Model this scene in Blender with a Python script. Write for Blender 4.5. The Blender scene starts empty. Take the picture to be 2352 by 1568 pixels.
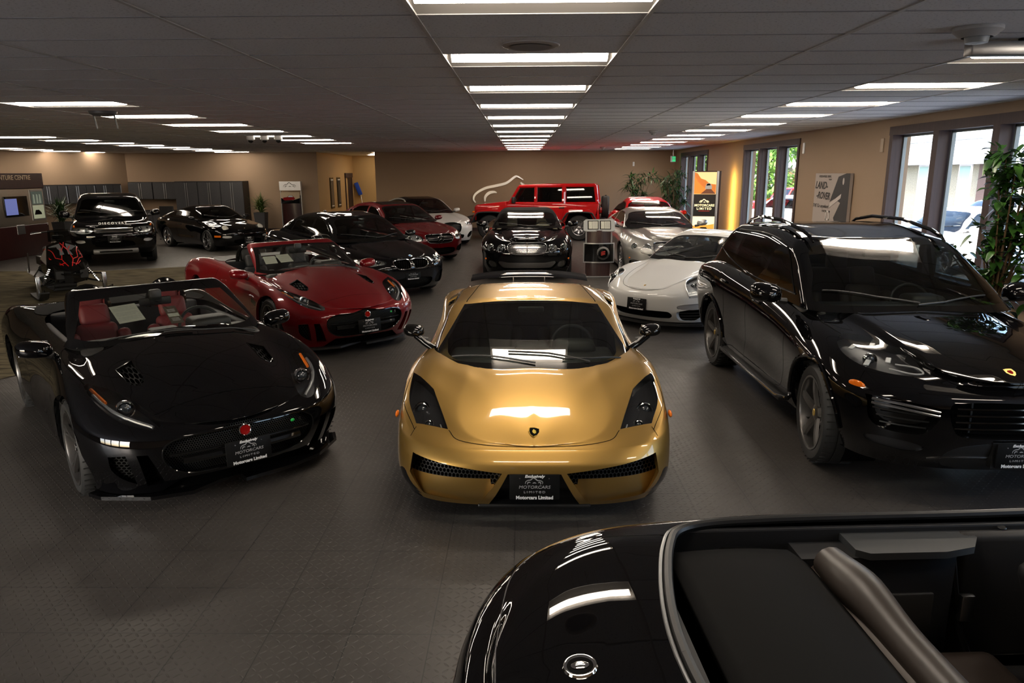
import bpy, bmesh, math, random
import numpy as np
from mathutils import Vector, Matrix, Euler
from mathutils.bvhtree import BVHTree
from mathutils.noise import noise as vnoise

# ---------------------------------------------------------------- camera, sky, sun, exposure
S = bpy.context.scene
COL = S.collection
HC = 2.2
def setup_camera():
    YAW, PIT, ROL, F = -.0155, .2291, -.005, 1662.
    cy, sy, cp, sp = math.cos(YAW), math.sin(YAW), math.cos(PIT), math.sin(PIT)
    f = Vector((sy*cp, cy*cp, -sp)); r = Vector((cy, -sy, 0)); u = r.cross(f)
    cr, sr = math.cos(ROL), math.sin(ROL)
    r2 = r*cr + u*sr; u2 = -r*sr + u*cr
    cd = bpy.data.cameras.new('camera'); cd.sensor_width = 36; cd.lens = F/2352*36
    cd.clip_start = .05; cd.clip_end = 300
    c = bpy.data.objects.new('camera', cd); COL.objects.link(c)
    m = Matrix((r2, u2, -f)).transposed().to_4x4(); m.translation = Vector((0, 0, HC))
    c.matrix_world = m
    cd.dof.use_dof = False
    S.camera = c
setup_camera()
W_ = bpy.data.worlds.new('sky'); S.world = W_; W_.use_nodes = True
_n = W_.node_tree.nodes; _l = W_.node_tree.links
_bg = _n['Background']; _sky = _n.new('ShaderNodeTexSky'); _sky.sky_type = 'NISHITA'
_sky.sun_elevation = math.radians(38); _sky.sun_rotation = math.radians(200); _sky.sun_disc = False
_sky.air_density = 1.0; _sky.dust_density = 3.0; _sky.ozone_density = 1.0
_l.new(_sky.outputs[0], _bg.inputs[0]); _bg.inputs[1].default_value = 2.0
_sd = bpy.data.lights.new('sun', 'SUN'); _sd.energy = 7; _sd.angle = math.radians(3); _sd.color = (1, .95, .88)
_so = bpy.data.objects.new('sun', _sd); COL.objects.link(_so); _so.rotation_euler = (math.radians(42), 0, math.radians(-35))
S.view_settings.view_transform = 'Standard'; S.view_settings.look = 'None'
S.view_settings.exposure = -0.1; S.view_settings.gamma = 1.0; S.view_settings.use_curve_mapping = False
S.cycles.use_denoising = True
S.cycles.max_bounces = 7; S.cycles.diffuse_bounces = 3; S.cycles.glossy_bounces = 4
S.cycles.transmission_bounces = 4; S.cycles.transparent_max_bounces = 12
S.cycles.sample_clamp_indirect = 12; S.cycles.caustics_reflective = False; S.cycles.caustics_refractive = False
S.cycles.use_adaptive_sampling = True; S.cycles.adaptive_threshold = .02
LIGHT = 34.0          # radiance of the ceiling fixtures' lenses

# ---------------------------------------------------------------- materials
def nodes_of(name):
    m = bpy.data.materials.new(name); m.use_nodes = True
    nt = m.node_tree
    return m, nt, nt.nodes, nt.links, nt.nodes['Principled BSDF']
def mat(name, col, rough=.5, metal=0., coat=0., emit=None, es=1., spec=.5):
    m, nt, n, l, p = nodes_of(name)
    p.inputs['Base Color'].default_value = (*col, 1); p.inputs['Roughness'].default_value = rough
    p.inputs['Metallic'].default_value = metal; p.inputs['Coat Weight'].default_value = coat
    p.inputs['Coat Roughness'].default_value = .015; p.inputs['Coat IOR'].default_value = 1.5; p.inputs['Specular IOR Level'].default_value = spec
    if emit: p.inputs['Emission Color'].default_value = (*emit, 1); p.inputs['Emission Strength'].default_value = es
    return m
def noisy(name, c1, c2, scale=30, rough=.6, bump=.0, metal=0, detail=4, dist=.02, stretch=(1, 1, 1), spec=.5):
    m, nt, n, l, p = nodes_of(name)
    tc = n.new('ShaderNodeTexCoord'); mp = n.new('ShaderNodeMapping'); mp.inputs['Scale'].default_value = stretch
    nz = n.new('ShaderNodeTexNoise'); nz.inputs['Scale'].default_value = scale; nz.inputs['Detail'].default_value = detail
    cr = n.new('ShaderNodeValToRGB'); cr.color_ramp.elements[0].color = (*c1, 1); cr.color_ramp.elements[1].color = (*c2, 1)
    cr.color_ramp.elements[0].position = .35; cr.color_ramp.elements[1].position = .65
    l.new(tc.outputs['Object'], mp.inputs[0]); l.new(mp.outputs[0], nz.inputs['Vector'])
    l.new(nz.outputs['Fac'], cr.inputs[0]); l.new(cr.outputs[0], p.inputs['Base Color'])
    p.inputs['Roughness'].default_value = rough; p.inputs['Metallic'].default_value = metal
    p.inputs['Specular IOR Level'].default_value = spec
    if bump:
        b = n.new('ShaderNodeBump'); b.inputs['Strength'].default_value = bump; b.inputs['Distance'].default_value = dist
        l.new(nz.outputs['Fac'], b.inputs['Height']); l.new(b.outputs[0], p.inputs['Normal'])
    return m
def glass(name, tint=(.6, .65, .62), rough=0.0, ior=1.5, boost=1.0):
    m = bpy.data.materials.new(name); m.use_nodes = True
    n = m.node_tree.nodes; l = m.node_tree.links; n.clear()
    o = n.new('ShaderNodeOutputMaterial'); mx = n.new('ShaderNodeMixShader'); tr = n.new('ShaderNodeBsdfTransparent')
    gl = n.new('ShaderNodeBsdfGlossy'); fr = n.new('ShaderNodeFresnel'); fr.inputs['IOR'].default_value = ior
    tr.inputs[0].default_value = (*tint, 1); gl.inputs['Roughness'].default_value = rough
    gl.inputs[0].default_value = (boost, boost, boost, 1)
    geo = n.new('ShaderNodeNewGeometry'); mi = n.new('ShaderNodeMix'); mi.inputs[2].default_value = ior; mi.inputs[3].default_value = 1/ior
    l.new(geo.outputs['Backfacing'], mi.inputs[0]); l.new(mi.outputs[0], fr.inputs['IOR'])
    l.new(fr.outputs[0], mx.inputs[0]); l.new(tr.outputs[0], mx.inputs[1]); l.new(gl.outputs[0], mx.inputs[2])
    l.new(mx.outputs[0], o.inputs[0])
    return m
def mesh_grille(name, kind='hex', scale=55., c_open=(.002, .002, .002), c_bar=(.02, .02, .02), metal=0., rough=.35, thresh=.16):
    m, nt, n, l, p = nodes_of(name)
    tc = n.new('ShaderNodeTexCoord'); mp = n.new('ShaderNodeMapping')
    l.new(tc.outputs['Object'], mp.inputs[0])
    sep = n.new('ShaderNodeSeparateXYZ'); l.new(mp.outputs[0], sep.inputs[0])
    def M(op, a, b=None):
        k = n.new('ShaderNodeMath'); k.operation = op
        for i, v in enumerate((a, b)):
            if v is None: continue
            if isinstance(v, (int, float)): k.inputs[i].default_value = v
            else: l.new(v, k.inputs[i])
        return k.outputs[0]
    y, z = M('MULTIPLY', sep.outputs[1], scale), M('MULTIPLY', sep.outputs[2], scale)
    if kind == 'hex':
        # distance to the nearest of two offset lattices
        def cell(oy, oz):
            a = M('SUBTRACT', M('FRACT', M('ADD', y, oy)), .5)
            b = M('MULTIPLY', M('SUBTRACT', M('FRACT', M('ADD', M('MULTIPLY', z, .5774), oz)), .5), 1.732)
            return M('SQRT', M('ADD', M('MULTIPLY', a, a), M('MULTIPLY', b, b)))
        d = M('MINIMUM', cell(0, 0), cell(.5, .5)); bar = M('GREATER_THAN', d, .42)
    elif kind == 'diamond':
        a = M('ABSOLUTE', M('SUBTRACT', M('FRACT', M('ADD', y, z)), .5)); b = M('ABSOLUTE', M('SUBTRACT', M('FRACT', M('SUBTRACT', y, z)), .5))
        bar = M('GREATER_THAN', M('MAXIMUM', a, b), .5-thresh)
    elif kind == 'vert':
        bar = M('GREATER_THAN', M('FRACT', y), .62)
    else:
        bar = M('GREATER_THAN', M('FRACT', z), .62)
    mx = n.new('ShaderNodeMix'); mx.data_type = 'RGBA'; l.new(bar, mx.inputs[0])
    mx.inputs[6].default_value = (*c_open, 1); mx.inputs[7].default_value = (*c_bar, 1)
    l.new(mx.outputs[2], p.inputs['Base Color']); l.new(M('MULTIPLY', bar, metal), p.inputs['Metallic'])
    p.inputs['Roughness'].default_value = rough
    l.new(M('MULTIPLY', bar, .5), p.inputs['Specular IOR Level'])
    b = n.new('ShaderNodeBump'); b.inputs['Distance'].default_value = .004; l.new(bar, b.inputs['Height']); l.new(b.outputs[0], p.inputs['Normal'])
    return m
def paint(name, col, metal=0., rough=.35, spec=.5):
    m = mat(name, col, rough, metal, coat=1., spec=spec); return m

BLACKP = paint('black_paint', (.0022, .0022, .0026), rough=.5, spec=.0)
REDP = paint('candy_red_paint', (.15, .0015, .004), metal=.25, rough=.42, spec=.1)
GOLDP = paint('gold_paint', (.42, .25, .062), metal=.8, rough=.40)
WHITEP = paint('white_paint', (.60, .595, .57), rough=.4, spec=.2)
SILVP = paint('silver_paint', (.33, .32, .30), metal=.7, rough=.40)
CRIMP = paint('dark_red_paint', (.10, .002, .004), metal=.2, rough=.4, spec=.1)
JEEPR = paint('bright_red_paint', (.50, .004, .006), rough=.4, spec=.1)
GREYP = paint('graphite_paint', (.0032, .0033, .0042), rough=.5, spec=.0)
GREYB = paint('blue_grey_paint', (.10, .13, .17), rough=.3)
RUBBER = mat('tyre_rubber', (.012, .012, .012), .65)
PLAST = mat('black_plastic', (.008, .008, .008), .45)
GLOSSB = mat('gloss_black', (.004, .004, .004), .06)
CHROME = mat('chrome', (.75, .75, .75), .08, 1.)
STEEL = mat('brushed_steel', (.42, .42, .42), .32, 1.)
DKMET = mat('dark_gunmetal', (.13, .125, .12), .32, .85)
ALLOY = mat('alloy_silver', (.45, .45, .46), .22, 1.)
DISC = mat('brake_steel', (.25, .25, .25), .3, 1.)
GAP = mat('panel_gap', (.002, .002, .002), .9, spec=.05)
AMBER = mat('amber_lens', (.75, .16, .01), .1)
REDLENS = mat('red_lens', (.25, .005, .005), .08)
GLASSC = glass('clear_glass', (.93, .95, .95))
GLASSW = glass('windscreen_glass', (.48, .52, .50))
GLASSL = glass('light_windscreen', (.75, .78, .76))
GLASST = glass('tinted_glass', (.10, .105, .105))
HOUSE = mat('lamp_housing', (.05, .05, .054), .3, .7)
DRL = mat('lamp_clear_optic', (.55, .56, .56), .3, .2)
HOUSEC = mat('chrome_housing', (.62, .62, .62), .3, .65)
LENSB = mat('projector_lens', (.03, .035, .04), .03, spec=.9)
INT_B = mat('black_interior', (.012, .012, .013), .6)
INT_G = mat('charcoal_leather', (.022, .021, .020), .5)
INT_R = mat('red_leather', (.12, .006, .008), .6)
INT_T = mat('tan_leather', (.30, .27, .19), .5)
INT_BR = mat('brown_leather', (.055, .04, .032), .5)
SOFT = mat('soft_top_fabric', (.008, .008, .008), .85, spec=.1)
PAPER = noisy('paper_sheet', (.50, .50, .42), (.56, .56, .48), 40, .8)
INK = mat('ink', (.03, .03, .03), .7)
WHITET = mat('white_lettering', (.75, .75, .75), .5)
GREYT = mat('grey_lettering', (.33, .33, .33), .4)
PLATEB = mat('plate_black', (.005, .005, .005), .5, spec=.15)
DRLD = mat('dim_light_bar', (.16, .16, .165), .25, .3)
HEXB = mesh_grille('black_hex_mesh', 'hex', 62., c_bar=(.03, .03, .03))
HEXS = mesh_grille('black_small_hex_mesh', 'hex', 40., c_bar=(.02, .02, .02))
DIAC = mesh_grille('chrome_diamond_mesh', 'diamond', 34., c_bar=(.6, .6, .6), metal=1., rough=.15, thresh=.13)
SLATB = mesh_grille('black_slats', 'horiz', 24., c_bar=(.03, .03, .03), rough=.2)

# ---------------------------------------------------------------- objects
def new_obj(name, me, parent=None, m=None):
    o = bpy.data.objects.new(name, me); COL.objects.link(o)
    if parent is not None: o.parent = parent
    if m is not None and me is not None and not me.materials: me.materials.append(m)
    return o
def mk(name, V, F, m, parent=None, N=None, smooth=True):
    me = bpy.data.meshes.new(name)
    me.from_pydata([tuple(v) for v in V], [], [tuple(f) for f in F]); me.update()
    if smooth: me.shade_smooth()
    if N is not None: me.normals_split_custom_set_from_vertices([tuple(n) for n in N])
    return new_obj(name, me, parent, m)
def empty(name, loc=(0, 0, 0), rz=0, parent=None):
    o = bpy.data.objects.new(name, None); COL.objects.link(o); o.location = loc; o.rotation_euler = (0, 0, rz)
    o.empty_display_size = .1
    if parent is not None: o.parent = parent
    return o
def tag(o, label=None, cat=None, group=None, kind=None):
    if label: o['label'] = label
    if cat: o['category'] = cat
    if group: o['group'] = group
    if kind: o['kind'] = kind
    return o
class MB:
    """collects simple solids into one mesh"""
    def __init__(s): s.V = []; s.F = []; s.flat = True
    def add(s, V, F, M=None):
        k = len(s.V)
        for v in V:
            v = Vector(v); s.V.append(tuple(M @ v) if M else tuple(v))
        s.F += [tuple(k+i for i in f) for f in F]; return s
    def box(s, x0, x1, y0, y1, z0, z1, M=None):
        V = [(x, y, z) for x in (x0, x1) for y in (y0, y1) for z in (z0, z1)]
        return s.add(V, [(0, 1, 3, 2), (4, 6, 7, 5), (0, 4, 5, 1), (2, 3, 7, 6), (0, 2, 6, 4), (1, 5, 7, 3)], M)
    def rbox(s, x0, x1, y0, y1, z0, z1, r=.02, seg=2, M=None):
        bm = bmesh.new(); bmesh.ops.create_cube(bm, size=1)
        for v in bm.verts: v.co = Vector(((x0+x1)/2+v.co.x*(x1-x0), (y0+y1)/2+v.co.y*(y1-y0), (z0+z1)/2+v.co.z*(z1-z0)))
        bmesh.ops.bevel(bm, geom=list(bm.edges), offset=r, segments=seg, profile=.5, affect='EDGES')
        bm.verts.index_update()
        s.add([v.co.copy() for v in bm.verts], [[v.index for v in f.verts] for f in bm.faces], M); bm.free(); return s
    def tube(s, pts, r=.01, n=8, closed=False, caps=True):
        pts = [Vector(p) for p in pts]; m = len(pts); rs = r if isinstance(r, (list, tuple)) else [r]*m
        k0 = len(s.V); up = None
        for i, p in enumerate(pts):
            a = pts[i-1] if (i > 0 or closed) else p; b = pts[(i+1) % m] if (i < m-1 or closed) else p
            t = (b-a).normalized() if (b-a).length > 1e-9 else Vector((0, 0, 1))
            if up is None: up = t.orthogonal().normalized()
            up = (up-t*up.dot(t)); up = up.normalized() if up.length > 1e-6 else t.orthogonal().normalized()
            w = t.cross(up)
            for j in range(n):
                a_ = 2*math.pi*j/n; s.V.append(tuple(p+(up*math.cos(a_)+w*math.sin(a_))*rs[i]))
        for i in range(m if closed else m-1):
            i2 = (i+1) % m
            for j in range(n):
                j2 = (j+1) % n; s.F.append((k0+i*n+j, k0+i*n+j2, k0+i2*n+j2, k0+i2*n+j))
        if caps and not closed:
            s.F.append(tuple(k0+j for j in range(n))[::-1]); s.F.append(tuple(k0+(m-1)*n+j for j in range(n)))
        return s
    def lathe(s, prof, n=32, M=None, axis='z', closed=False):
        V = []; F = []; m = len(prof)
        for i in range(n):
            a = 2*math.pi*i/n; c, q = math.cos(a), math.sin(a)
            for r, h in prof:
                V.append((r*c, r*q, h) if axis == 'z' else (r*c, h, r*q) if axis == 'y' else (h, r*c, r*q))
        for i in range(n):
            i2 = (i+1) % n
            for j in range(m if closed else m-1):
                j2 = (j+1) % m; F.append((i*m+j, i2*m+j, i2*m+j2, i*m+j2))
        return s.add(V, F, M)
    def prism(s, poly, h0, h1, axis='z', M=None):
        n = len(poly)
        def P(a, b, h): return (a, b, h) if axis == 'z' else (a, h, b) if axis == 'y' else (h, a, b)
        V = [P(a, b, h0) for a, b in poly]+[P(a, b, h1) for a, b in poly]
        F = [tuple(range(n))[::-1], tuple(range(n, 2*n))]+[(i, (i+1) % n, n+(i+1) % n, n+i) for i in range(n)]
        return s.add(V, F, M)
    def ball(s, c, rx, ry, rz, n=16, M=None):
        V = []; F = []
        for i in range(n//2+1):
            t = math.pi*i/(n//2)
            for j in range(n):
                a = 2*math.pi*j/n; V.append((c[0]+rx*math.sin(t)*math.cos(a), c[1]+ry*math.sin(t)*math.sin(a), c[2]+rz*math.cos(t)))
        for i in range(n//2):
            for j in range(n): F.append((i*n+j, (i+1)*n+j, (i+1)*n+(j+1) % n, i*n+(j+1) % n))
        return s.add(V, F, M)
    def build(s, name, m, parent=None, smooth=False):
        bm = bmesh.new()
        vs = [bm.verts.new(v) for v in s.V]
        for f in s.F:
            if len(set(f)) < 3: continue
            try: bm.faces.new([vs[i] for i in dict.fromkeys(f)])
            except ValueError: pass
        bmesh.ops.recalc_face_normals(bm, faces=bm.faces)
        me = bpy.data.meshes.new(name); bm.to_mesh(me); bm.free()
        if smooth:
            me.shade_smooth()
            try: me.set_sharp_from_angle(angle=math.radians(38))
            except Exception: pass
        return new_obj(name, me, parent, m)
def T(x=0, y=0, z=0, rx=0, ry=0, rz=0, s=1.):
    return Matrix.Translation((x, y, z)) @ Euler((rx, ry, rz)).to_matrix().to_4x4() @ Matrix.Scale(s, 4)
def text(name, body, size, m, parent=None, M=None, shear=0., bold=0., spacing=1., depth=.0008, align='CENTER', sx=1.):
    cu = bpy.data.curves.new(name, 'FONT'); cu.body = body; cu.size = size; cu.align_x = align; cu.align_y = 'CENTER'
    cu.shear = shear; cu.offset = bold; cu.space_character = spacing; cu.extrude = depth; cu.resolution_u = 3
    t = bpy.data.objects.new(name, cu)
    me = bpy.data.meshes.new_from_object(t); bpy.data.objects.remove(t); bpy.data.curves.remove(cu)
    me.transform(Matrix.Diagonal((sx, 1, 1, 1)))
    if M is not None: me.transform(M)
    me.materials.clear()
    return new_obj(name, me, parent, m)
def copy_tree(o, parent=None):
    c = o.copy(); COL.objects.link(c); c.parent = parent
    for ch in list(o.children): copy_tree(ch, c)
    return c
# ---------------------------------------------------------------- car body engine
def tab(pts):
    """monotone cubic through (x, value) pairs"""
    if isinstance(pts, (int, float)): return lambda x: np.full(np.shape(x), float(pts))
    p = sorted(pts); X = np.array([a for a, _ in p], float); Y = np.array([b for _, b in p], float)
    if len(X) == 1: return lambda x: np.full(np.shape(x), Y[0])
    h = np.diff(X); d = np.diff(Y)/h; m = np.zeros(len(X)); m[0] = d[0]; m[-1] = d[-1]
    for i in range(1, len(X)-1):
        if d[i-1]*d[i] > 0:
            w1 = 2*h[i]+h[i-1]; w2 = h[i]+2*h[i-1]; m[i] = (w1+w2)/(w1/d[i-1]+w2/d[i])
    def f(x):
        x = np.asarray(x, float); i = np.clip(np.searchsorted(X, x)-1, 0, len(X)-2)
        t = np.clip((x-X[i])/h[i], 0, 1); a = Y[i]; b = Y[i+1]
        return a*(2*t**3-3*t**2+1)+m[i]*h[i]*(t**3-2*t**2+t)+b*(3*t**2-2*t**3)+m[i+1]*h[i]*(t**3-t**2)
    return f
def R(xf, xr, w, z, Lf=.7, nf=2.6, Lr=.5, nr=2.8, sharp=0, zy=0., wt=None):
    return dict(xf=xf, xr=xr, w=w, z=z, Lf=Lf, nf=nf, Lr=Lr, nr=nr, sharp=sharp, zy=zy, wt=wt)
def resamp(P, n):
    d = np.r_[0, np.cumsum(np.linalg.norm(np.diff(P, axis=0), axis=1))]
    s = np.linspace(0, d[-1], n); return np.stack([np.interp(s, d, P[:, k]) for k in range(P.shape[1])], 1)
def row_pts(r, nF, nS, nR):
    w = r['w']; a = np.linspace(0, math.pi/2, 200)
    F = np.stack([(r['xf']-r['Lf'])+r['Lf']*np.cos(a)**(2/r['nf']), w*np.sin(a)**(2/r['nf'])], 1)
    B = np.stack([(r['xr']+r['Lr'])-r['Lr']*np.cos(a[::-1])**(2/r['nr']), w*np.sin(a[::-1])**(2/r['nr'])], 1)
    F = resamp(F, nF+1); B = resamp(B, nR+1)
    xs = np.linspace(r['xf']-r['Lf'], r['xr']+r['Lr'], nS+1)
    M = np.stack([xs, np.full(nS+1, w)], 1)
    P = np.vstack([F, M[1:], B[1:]])
    if r['wt'] is not None: P[:, 1] *= tab(r['wt'])(P[:, 0])
    z = r['z'](P[:, 0], P[:, 1]) if callable(r['z']) else tab(r['z'])(P[:, 0])
    z = z+r['zy']*(P[:, 1]/max(w, .01))**2
    return np.stack([P[:, 0], P[:, 1], z], 1)
def surface(rows, nF=34, nS=64, nR=24, sub=6, close=True):
    Q = np.array([row_pts(r, nF, nS, nR) for r in rows])
    K = len(rows); sharp = [r['sharp'] for r in rows]
    h = np.maximum(np.linalg.norm(np.diff(Q, axis=0), axis=2), 1e-3)
    h = np.maximum(h.mean(axis=1, keepdims=True)*.35+h*.65, 1e-3)
    d = np.diff(Q, axis=0)/h[:, :, None]
    m = np.zeros_like(Q)
    for i in range(1, K-1): m[i] = (d[i-1]*h[i][:, None]+d[i]*h[i-1][:, None])/(h[i-1]+h[i])[:, None]
    m[0] = d[0]
    if close: m[-1] = d[-1]; m[-1][:, 2] = 0
    else: m[-1] = d[-1]
    out = []
    for k in range(K-1):
        m0 = m[k]*(1-sharp[k])+d[k]*sharp[k]; m1 = m[k+1]*(1-sharp[k+1])+d[k]*sharp[k+1]
        hk = h[k][:, None]
        n = sub if not isinstance(sub, (list, tuple)) else sub[k]
        for t in np.linspace(0, 1, n+1)[:-1]:
            out.append(Q[k]*(2*t**3-3*t**2+1)+m0*hk*(t**3-2*t**2+t)+Q[k+1]*(3*t**2-2*t**3)+m1*hk*(t**3-t**2))
    out.append(Q[-1])
    P = np.array(out); P[:, 0, 1] = 0; P[:, -1, 1] = 0
    if close: P[-1, :, 1] = 0
    return P
def inside(poly, x, y):
    c = False; j = len(poly)-1
    for i in range(len(poly)):
        xi, yi = poly[i]; xj, yj = poly[j]
        if (yi > y) != (yj > y) and x < (xj-xi)*(y-yi)/(yj-yi)+xi: c = not c
        j = i
    return c
AX = {'front': (1, 2), 'side': (0, 2), 'top': (0, 1)}
def smooth_poly(poly, n=5):
    P = [np.array(p[:2], float) for p in poly]; m = len(P); out = []
    fl = [len(p) > 2 for p in poly]   # a third element marks a hard corner
    for i in range(m):
        p0, p1, p2, p3 = P[i-1], P[i], P[(i+1) % m], P[(i+2) % m]
        L = np.linalg.norm(p2-p1)
        t1 = (p2-p0); t1 = t1/max(np.linalg.norm(t1), 1e-9)*L; t2 = (p3-p1); t2 = t2/max(np.linalg.norm(t2), 1e-9)*L
        if fl[i]: t1 = p2-p1
        if fl[(i+1) % m]: t2 = p2-p1
        k = 1 if (fl[i] and fl[(i+1) % m]) else n
        for j in range(k):
            t = j/k; q = p1*(2*t**3-3*t**2+1)+t1*(t**3-2*t**2+t)+p2*(3*t**2-2*t**3)+t2*(t**3-t**2)
            out.append((float(q[0]), float(q[1])))
    return out
class Skin:
    """half (y >= 0) skin surface cut into parts by projected outlines"""
    def __init__(s, P):
        nv, nu = P.shape[:2]
        du = np.gradient(P, axis=1); dv = np.gradient(P, axis=0); N = np.cross(du, dv)
        L = np.linalg.norm(N, axis=2, keepdims=True); bad = L[:, :, 0] < 1e-12
        N = N/np.maximum(L, 1e-12)
        c = P[nv//3, nu//2]; sgn = 1 if N[nv//3, nu//2][1] > 0 else -1
        N *= sgn
        ce = np.abs(P[:, :, 1]) < 1e-6
        N[ce, 1] = 0; N[bad] = (0, 0, 1)
        N /= np.maximum(np.linalg.norm(N, axis=2, keepdims=True), 1e-9)
        bm = s.bm = bmesh.new(); s.ln = bm.verts.layers.float_vector.new('nn'); s.lp = bm.faces.layers.int.new('part')
        idx = [[None]*nu for _ in range(nv)]; key = {}
        for i in range(nv):
            for j in range(nu):
                k = (round(float(P[i, j, 0]), 5), round(float(P[i, j, 1]), 5), round(float(P[i, j, 2]), 5))
                if k in key: idx[i][j] = key[k]; continue
                v = bm.verts.new(P[i, j]); v[s.ln] = Vector(N[i, j]); idx[i][j] = v; key[k] = v
        for i in range(nv-1):
            for j in range(nu-1):
                q = [idx[i][j], idx[i][j+1], idx[i+1][j+1], idx[i+1][j]]
                q = list(dict.fromkeys(q))
                if len(q) < 3: continue
                if sgn < 0: q.reverse()
                try: bm.faces.new(q)
                except ValueError: pass
        bm.normal_update(); s.P = P
        Vh = [tuple(v.co) for v in bm.verts]; bm.verts.index_update()
        Fh = [[v.index for v in f.verts] for f in bm.faces]; n = len(Vh)
        s.tree = BVHTree.FromPolygons(Vh+[(x, -y, z) for x, y, z in Vh], Fh+[[n+i for i in reversed(f)] for f in Fh])
        s.names = ['_']
    def cut(s, name, proj, poly, ok=None, only=None, hard=False):
        """faces inside the outline (and passing ok(centre, normal)) become part `name`"""
        bm = s.bm; a, b = AX[proj]
        poly = [tuple(p[:2]) for p in poly] if hard else smooth_poly(poly)
        x0, x1 = min(p[0] for p in poly), max(p[0] for p in poly); y0, y1 = min(p[1] for p in poly), max(p[1] for p in poly)
        if name not in s.names: s.names.append(name)
        pid = s.names.index(name); sel = []; lim = None if only is None else [s.names.index(o) for o in only]
        def bb(f):
            A = [v.co[a] for v in f.verts]; B = [v.co[b] for v in f.verts]; return min(A), max(A), min(B), max(B)
        for f in bm.faces:
            if lim is not None and f[s.lp] not in lim: continue
            u0, u1, v0, v1 = bb(f)
            if u1 < x0 or u0 > x1 or v1 < y0 or v0 > y1: continue
            c = f.calc_center_median()
            if ok is None or ok(c, f.normal): sel.append(f)
        cand = set(sel)
        for i in range(len(poly)):
            p, q = poly[i], poly[(i+1) % len(poly)]
            ex0, ex1 = min(p[0], q[0])-1e-4, max(p[0], q[0])+1e-4; ey0, ey1 = min(p[1], q[1])-1e-4, max(p[1], q[1])+1e-4
            d = Vector((q[0]-p[0], q[1]-p[1]))
            if d.length < 1e-6: continue
            no = Vector((0, 0, 0)); no[a] = -d.y; no[b] = d.x; co = Vector((0, 0, 0)); co[a] = p[0]; co[b] = p[1]
            fs = []
            for f in cand:
                u0, u1, v0, v1 = bb(f)
                if u1 < ex0 or u0 > ex1 or v1 < ey0 or v0 > ey1: continue
                fs.append(f)
            if not fs: continue
            es = {e for f in fs for e in f.edges}; vs = {v for f in fs for v in f.verts}
            old = set(fs)
            r = bmesh.ops.bisect_plane(bm, geom=list(fs)+list(es)+list(vs), dist=1e-5, plane_co=co, plane_no=no.normalized())
            cand -= {f for f in old if not f.is_valid}
            cand = {f for f in cand if f.is_valid}
            cand |= {g for g in r['geom'] if isinstance(g, bmesh.types.BMFace) and g.is_valid}
        for f in cand:
            c = f.calc_center_median()
            if inside(poly, c[a], c[b]):
                f.normal_update()
                if ok is None or ok(c, f.normal): f[s.lp] = pid
        bm.normal_update()
        return s
    def patch(s, name):
        pid = s.names.index(name); V = []; N = []; F = []; mp = {}
        for f in s.bm.faces:
            if f[s.lp] != pid: continue
            q = []
            for v in f.verts:
                if v not in mp: mp[v] = len(V); V.append(np.array(v.co)); n = np.array(v[s.ln]); N.append(n/max(np.linalg.norm(n), 1e-9))
                q.append(mp[v])
            F.append(q)
        return Patch(np.array(V).reshape(-1, 3), F, np.array(N).reshape(-1, 3))
    def snap(s, proj, pts, side=1, flip=False):
        """points of an outline laid on the skin: [(position, normal)]"""
        out = []
        for p in pts:
            u, v = p[:2]
            if proj == 'top': o, d = Vector((u, v*side, 5)), Vector((0, 0, -1))
            elif proj == 'side': o, d = Vector((u, 5*side, v)), Vector((0, -side, 0))
            elif proj == 'rear': o, d = Vector((-8, u*side, v)), Vector((1, 0, 0))
            else: o, d = Vector((8, u*side, v)), Vector((-1, 0, 0))
            h = s.tree.ray_cast(o, d)
            if h[0] is not None: out.append((h[0], h[1] if h[1].dot(d) < 0 else -h[1]))
        return out
class Patch:
    def __init__(s, V, F, N): s.V, s.F, s.N = V, F, N
    def mirrored(s):
        V = s.V.copy(); V[:, 1] *= -1; N = s.N.copy(); N[:, 1] *= -1
        return Patch(V, [f[::-1] for f in s.F], N)
    def both(s):
        m = s.mirrored(); n = len(s.V)
        return Patch(np.vstack([s.V, m.V]), s.F+[[n+i for i in f] for f in m.F], np.vstack([s.N, m.N]))
    def moved(s, d=None, along=0.):
        V = s.V.copy()
        if callable(d): return Patch(d(V), s.F, s.N)
        if d is not None: V = V+np.array(d)
        if along: V = V+s.N*along
        return Patch(V, s.F, s.N)
    def border(s):
        cnt = {}
        for f in s.F:
            for i in range(len(f)):
                a, b = f[i], f[(i+1) % len(f)]
                if (b, a) in cnt: del cnt[(b, a)]
                else: cnt[(a, b)] = 1
        return [e for e in cnt if not (abs(s.V[e[0]][1]) < 1e-5 and abs(s.V[e[1]][1]) < 1e-5)]
    def rim(s, d=None, along=0., scale=1.):
        """walls from the patch's border to its moved copy"""
        W2 = s.moved(d, along).V; V = []; F = []; ids = {}
        E = s.border()
        for a, b in E:
            for i in (a, b):
                if i not in ids: ids[i] = len(V); V.append(s.V[i]); V.append(W2[i])
            F.append([ids[a], ids[a]+1, ids[b]+1, ids[b]])
        return Patch(np.array(V).reshape(-1, 3), F, None)
    def obj(s, name, m, parent, smooth=True):
        if not len(s.F): return None
        return mk(name, s.V, s.F, m, parent, s.N, smooth)
def mirror_pair(p): return [p, p.mirrored()]
def ribbon(pts, w=.005, off=.0012):
    """thin strip lying on snapped points"""
    V = []; F = []; n = len(pts)
    for i, (c, no) in enumerate(pts):
        a = pts[max(i-1, 0)][0]; b = pts[min(i+1, n-1)][0]; t = (b-a)
        if t.length < 1e-9: t = Vector((1, 0, 0))
        sd = t.normalized().cross(no).normalized()*w/2
        V += [c+sd+no*off, c-sd+no*off]
    for i in range(n-1):
        if (pts[i+1][0]-pts[i][0]).length < .25: F.append((2*i, 2*i+1, 2*i+3, 2*i+2))
    return V, F
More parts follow.
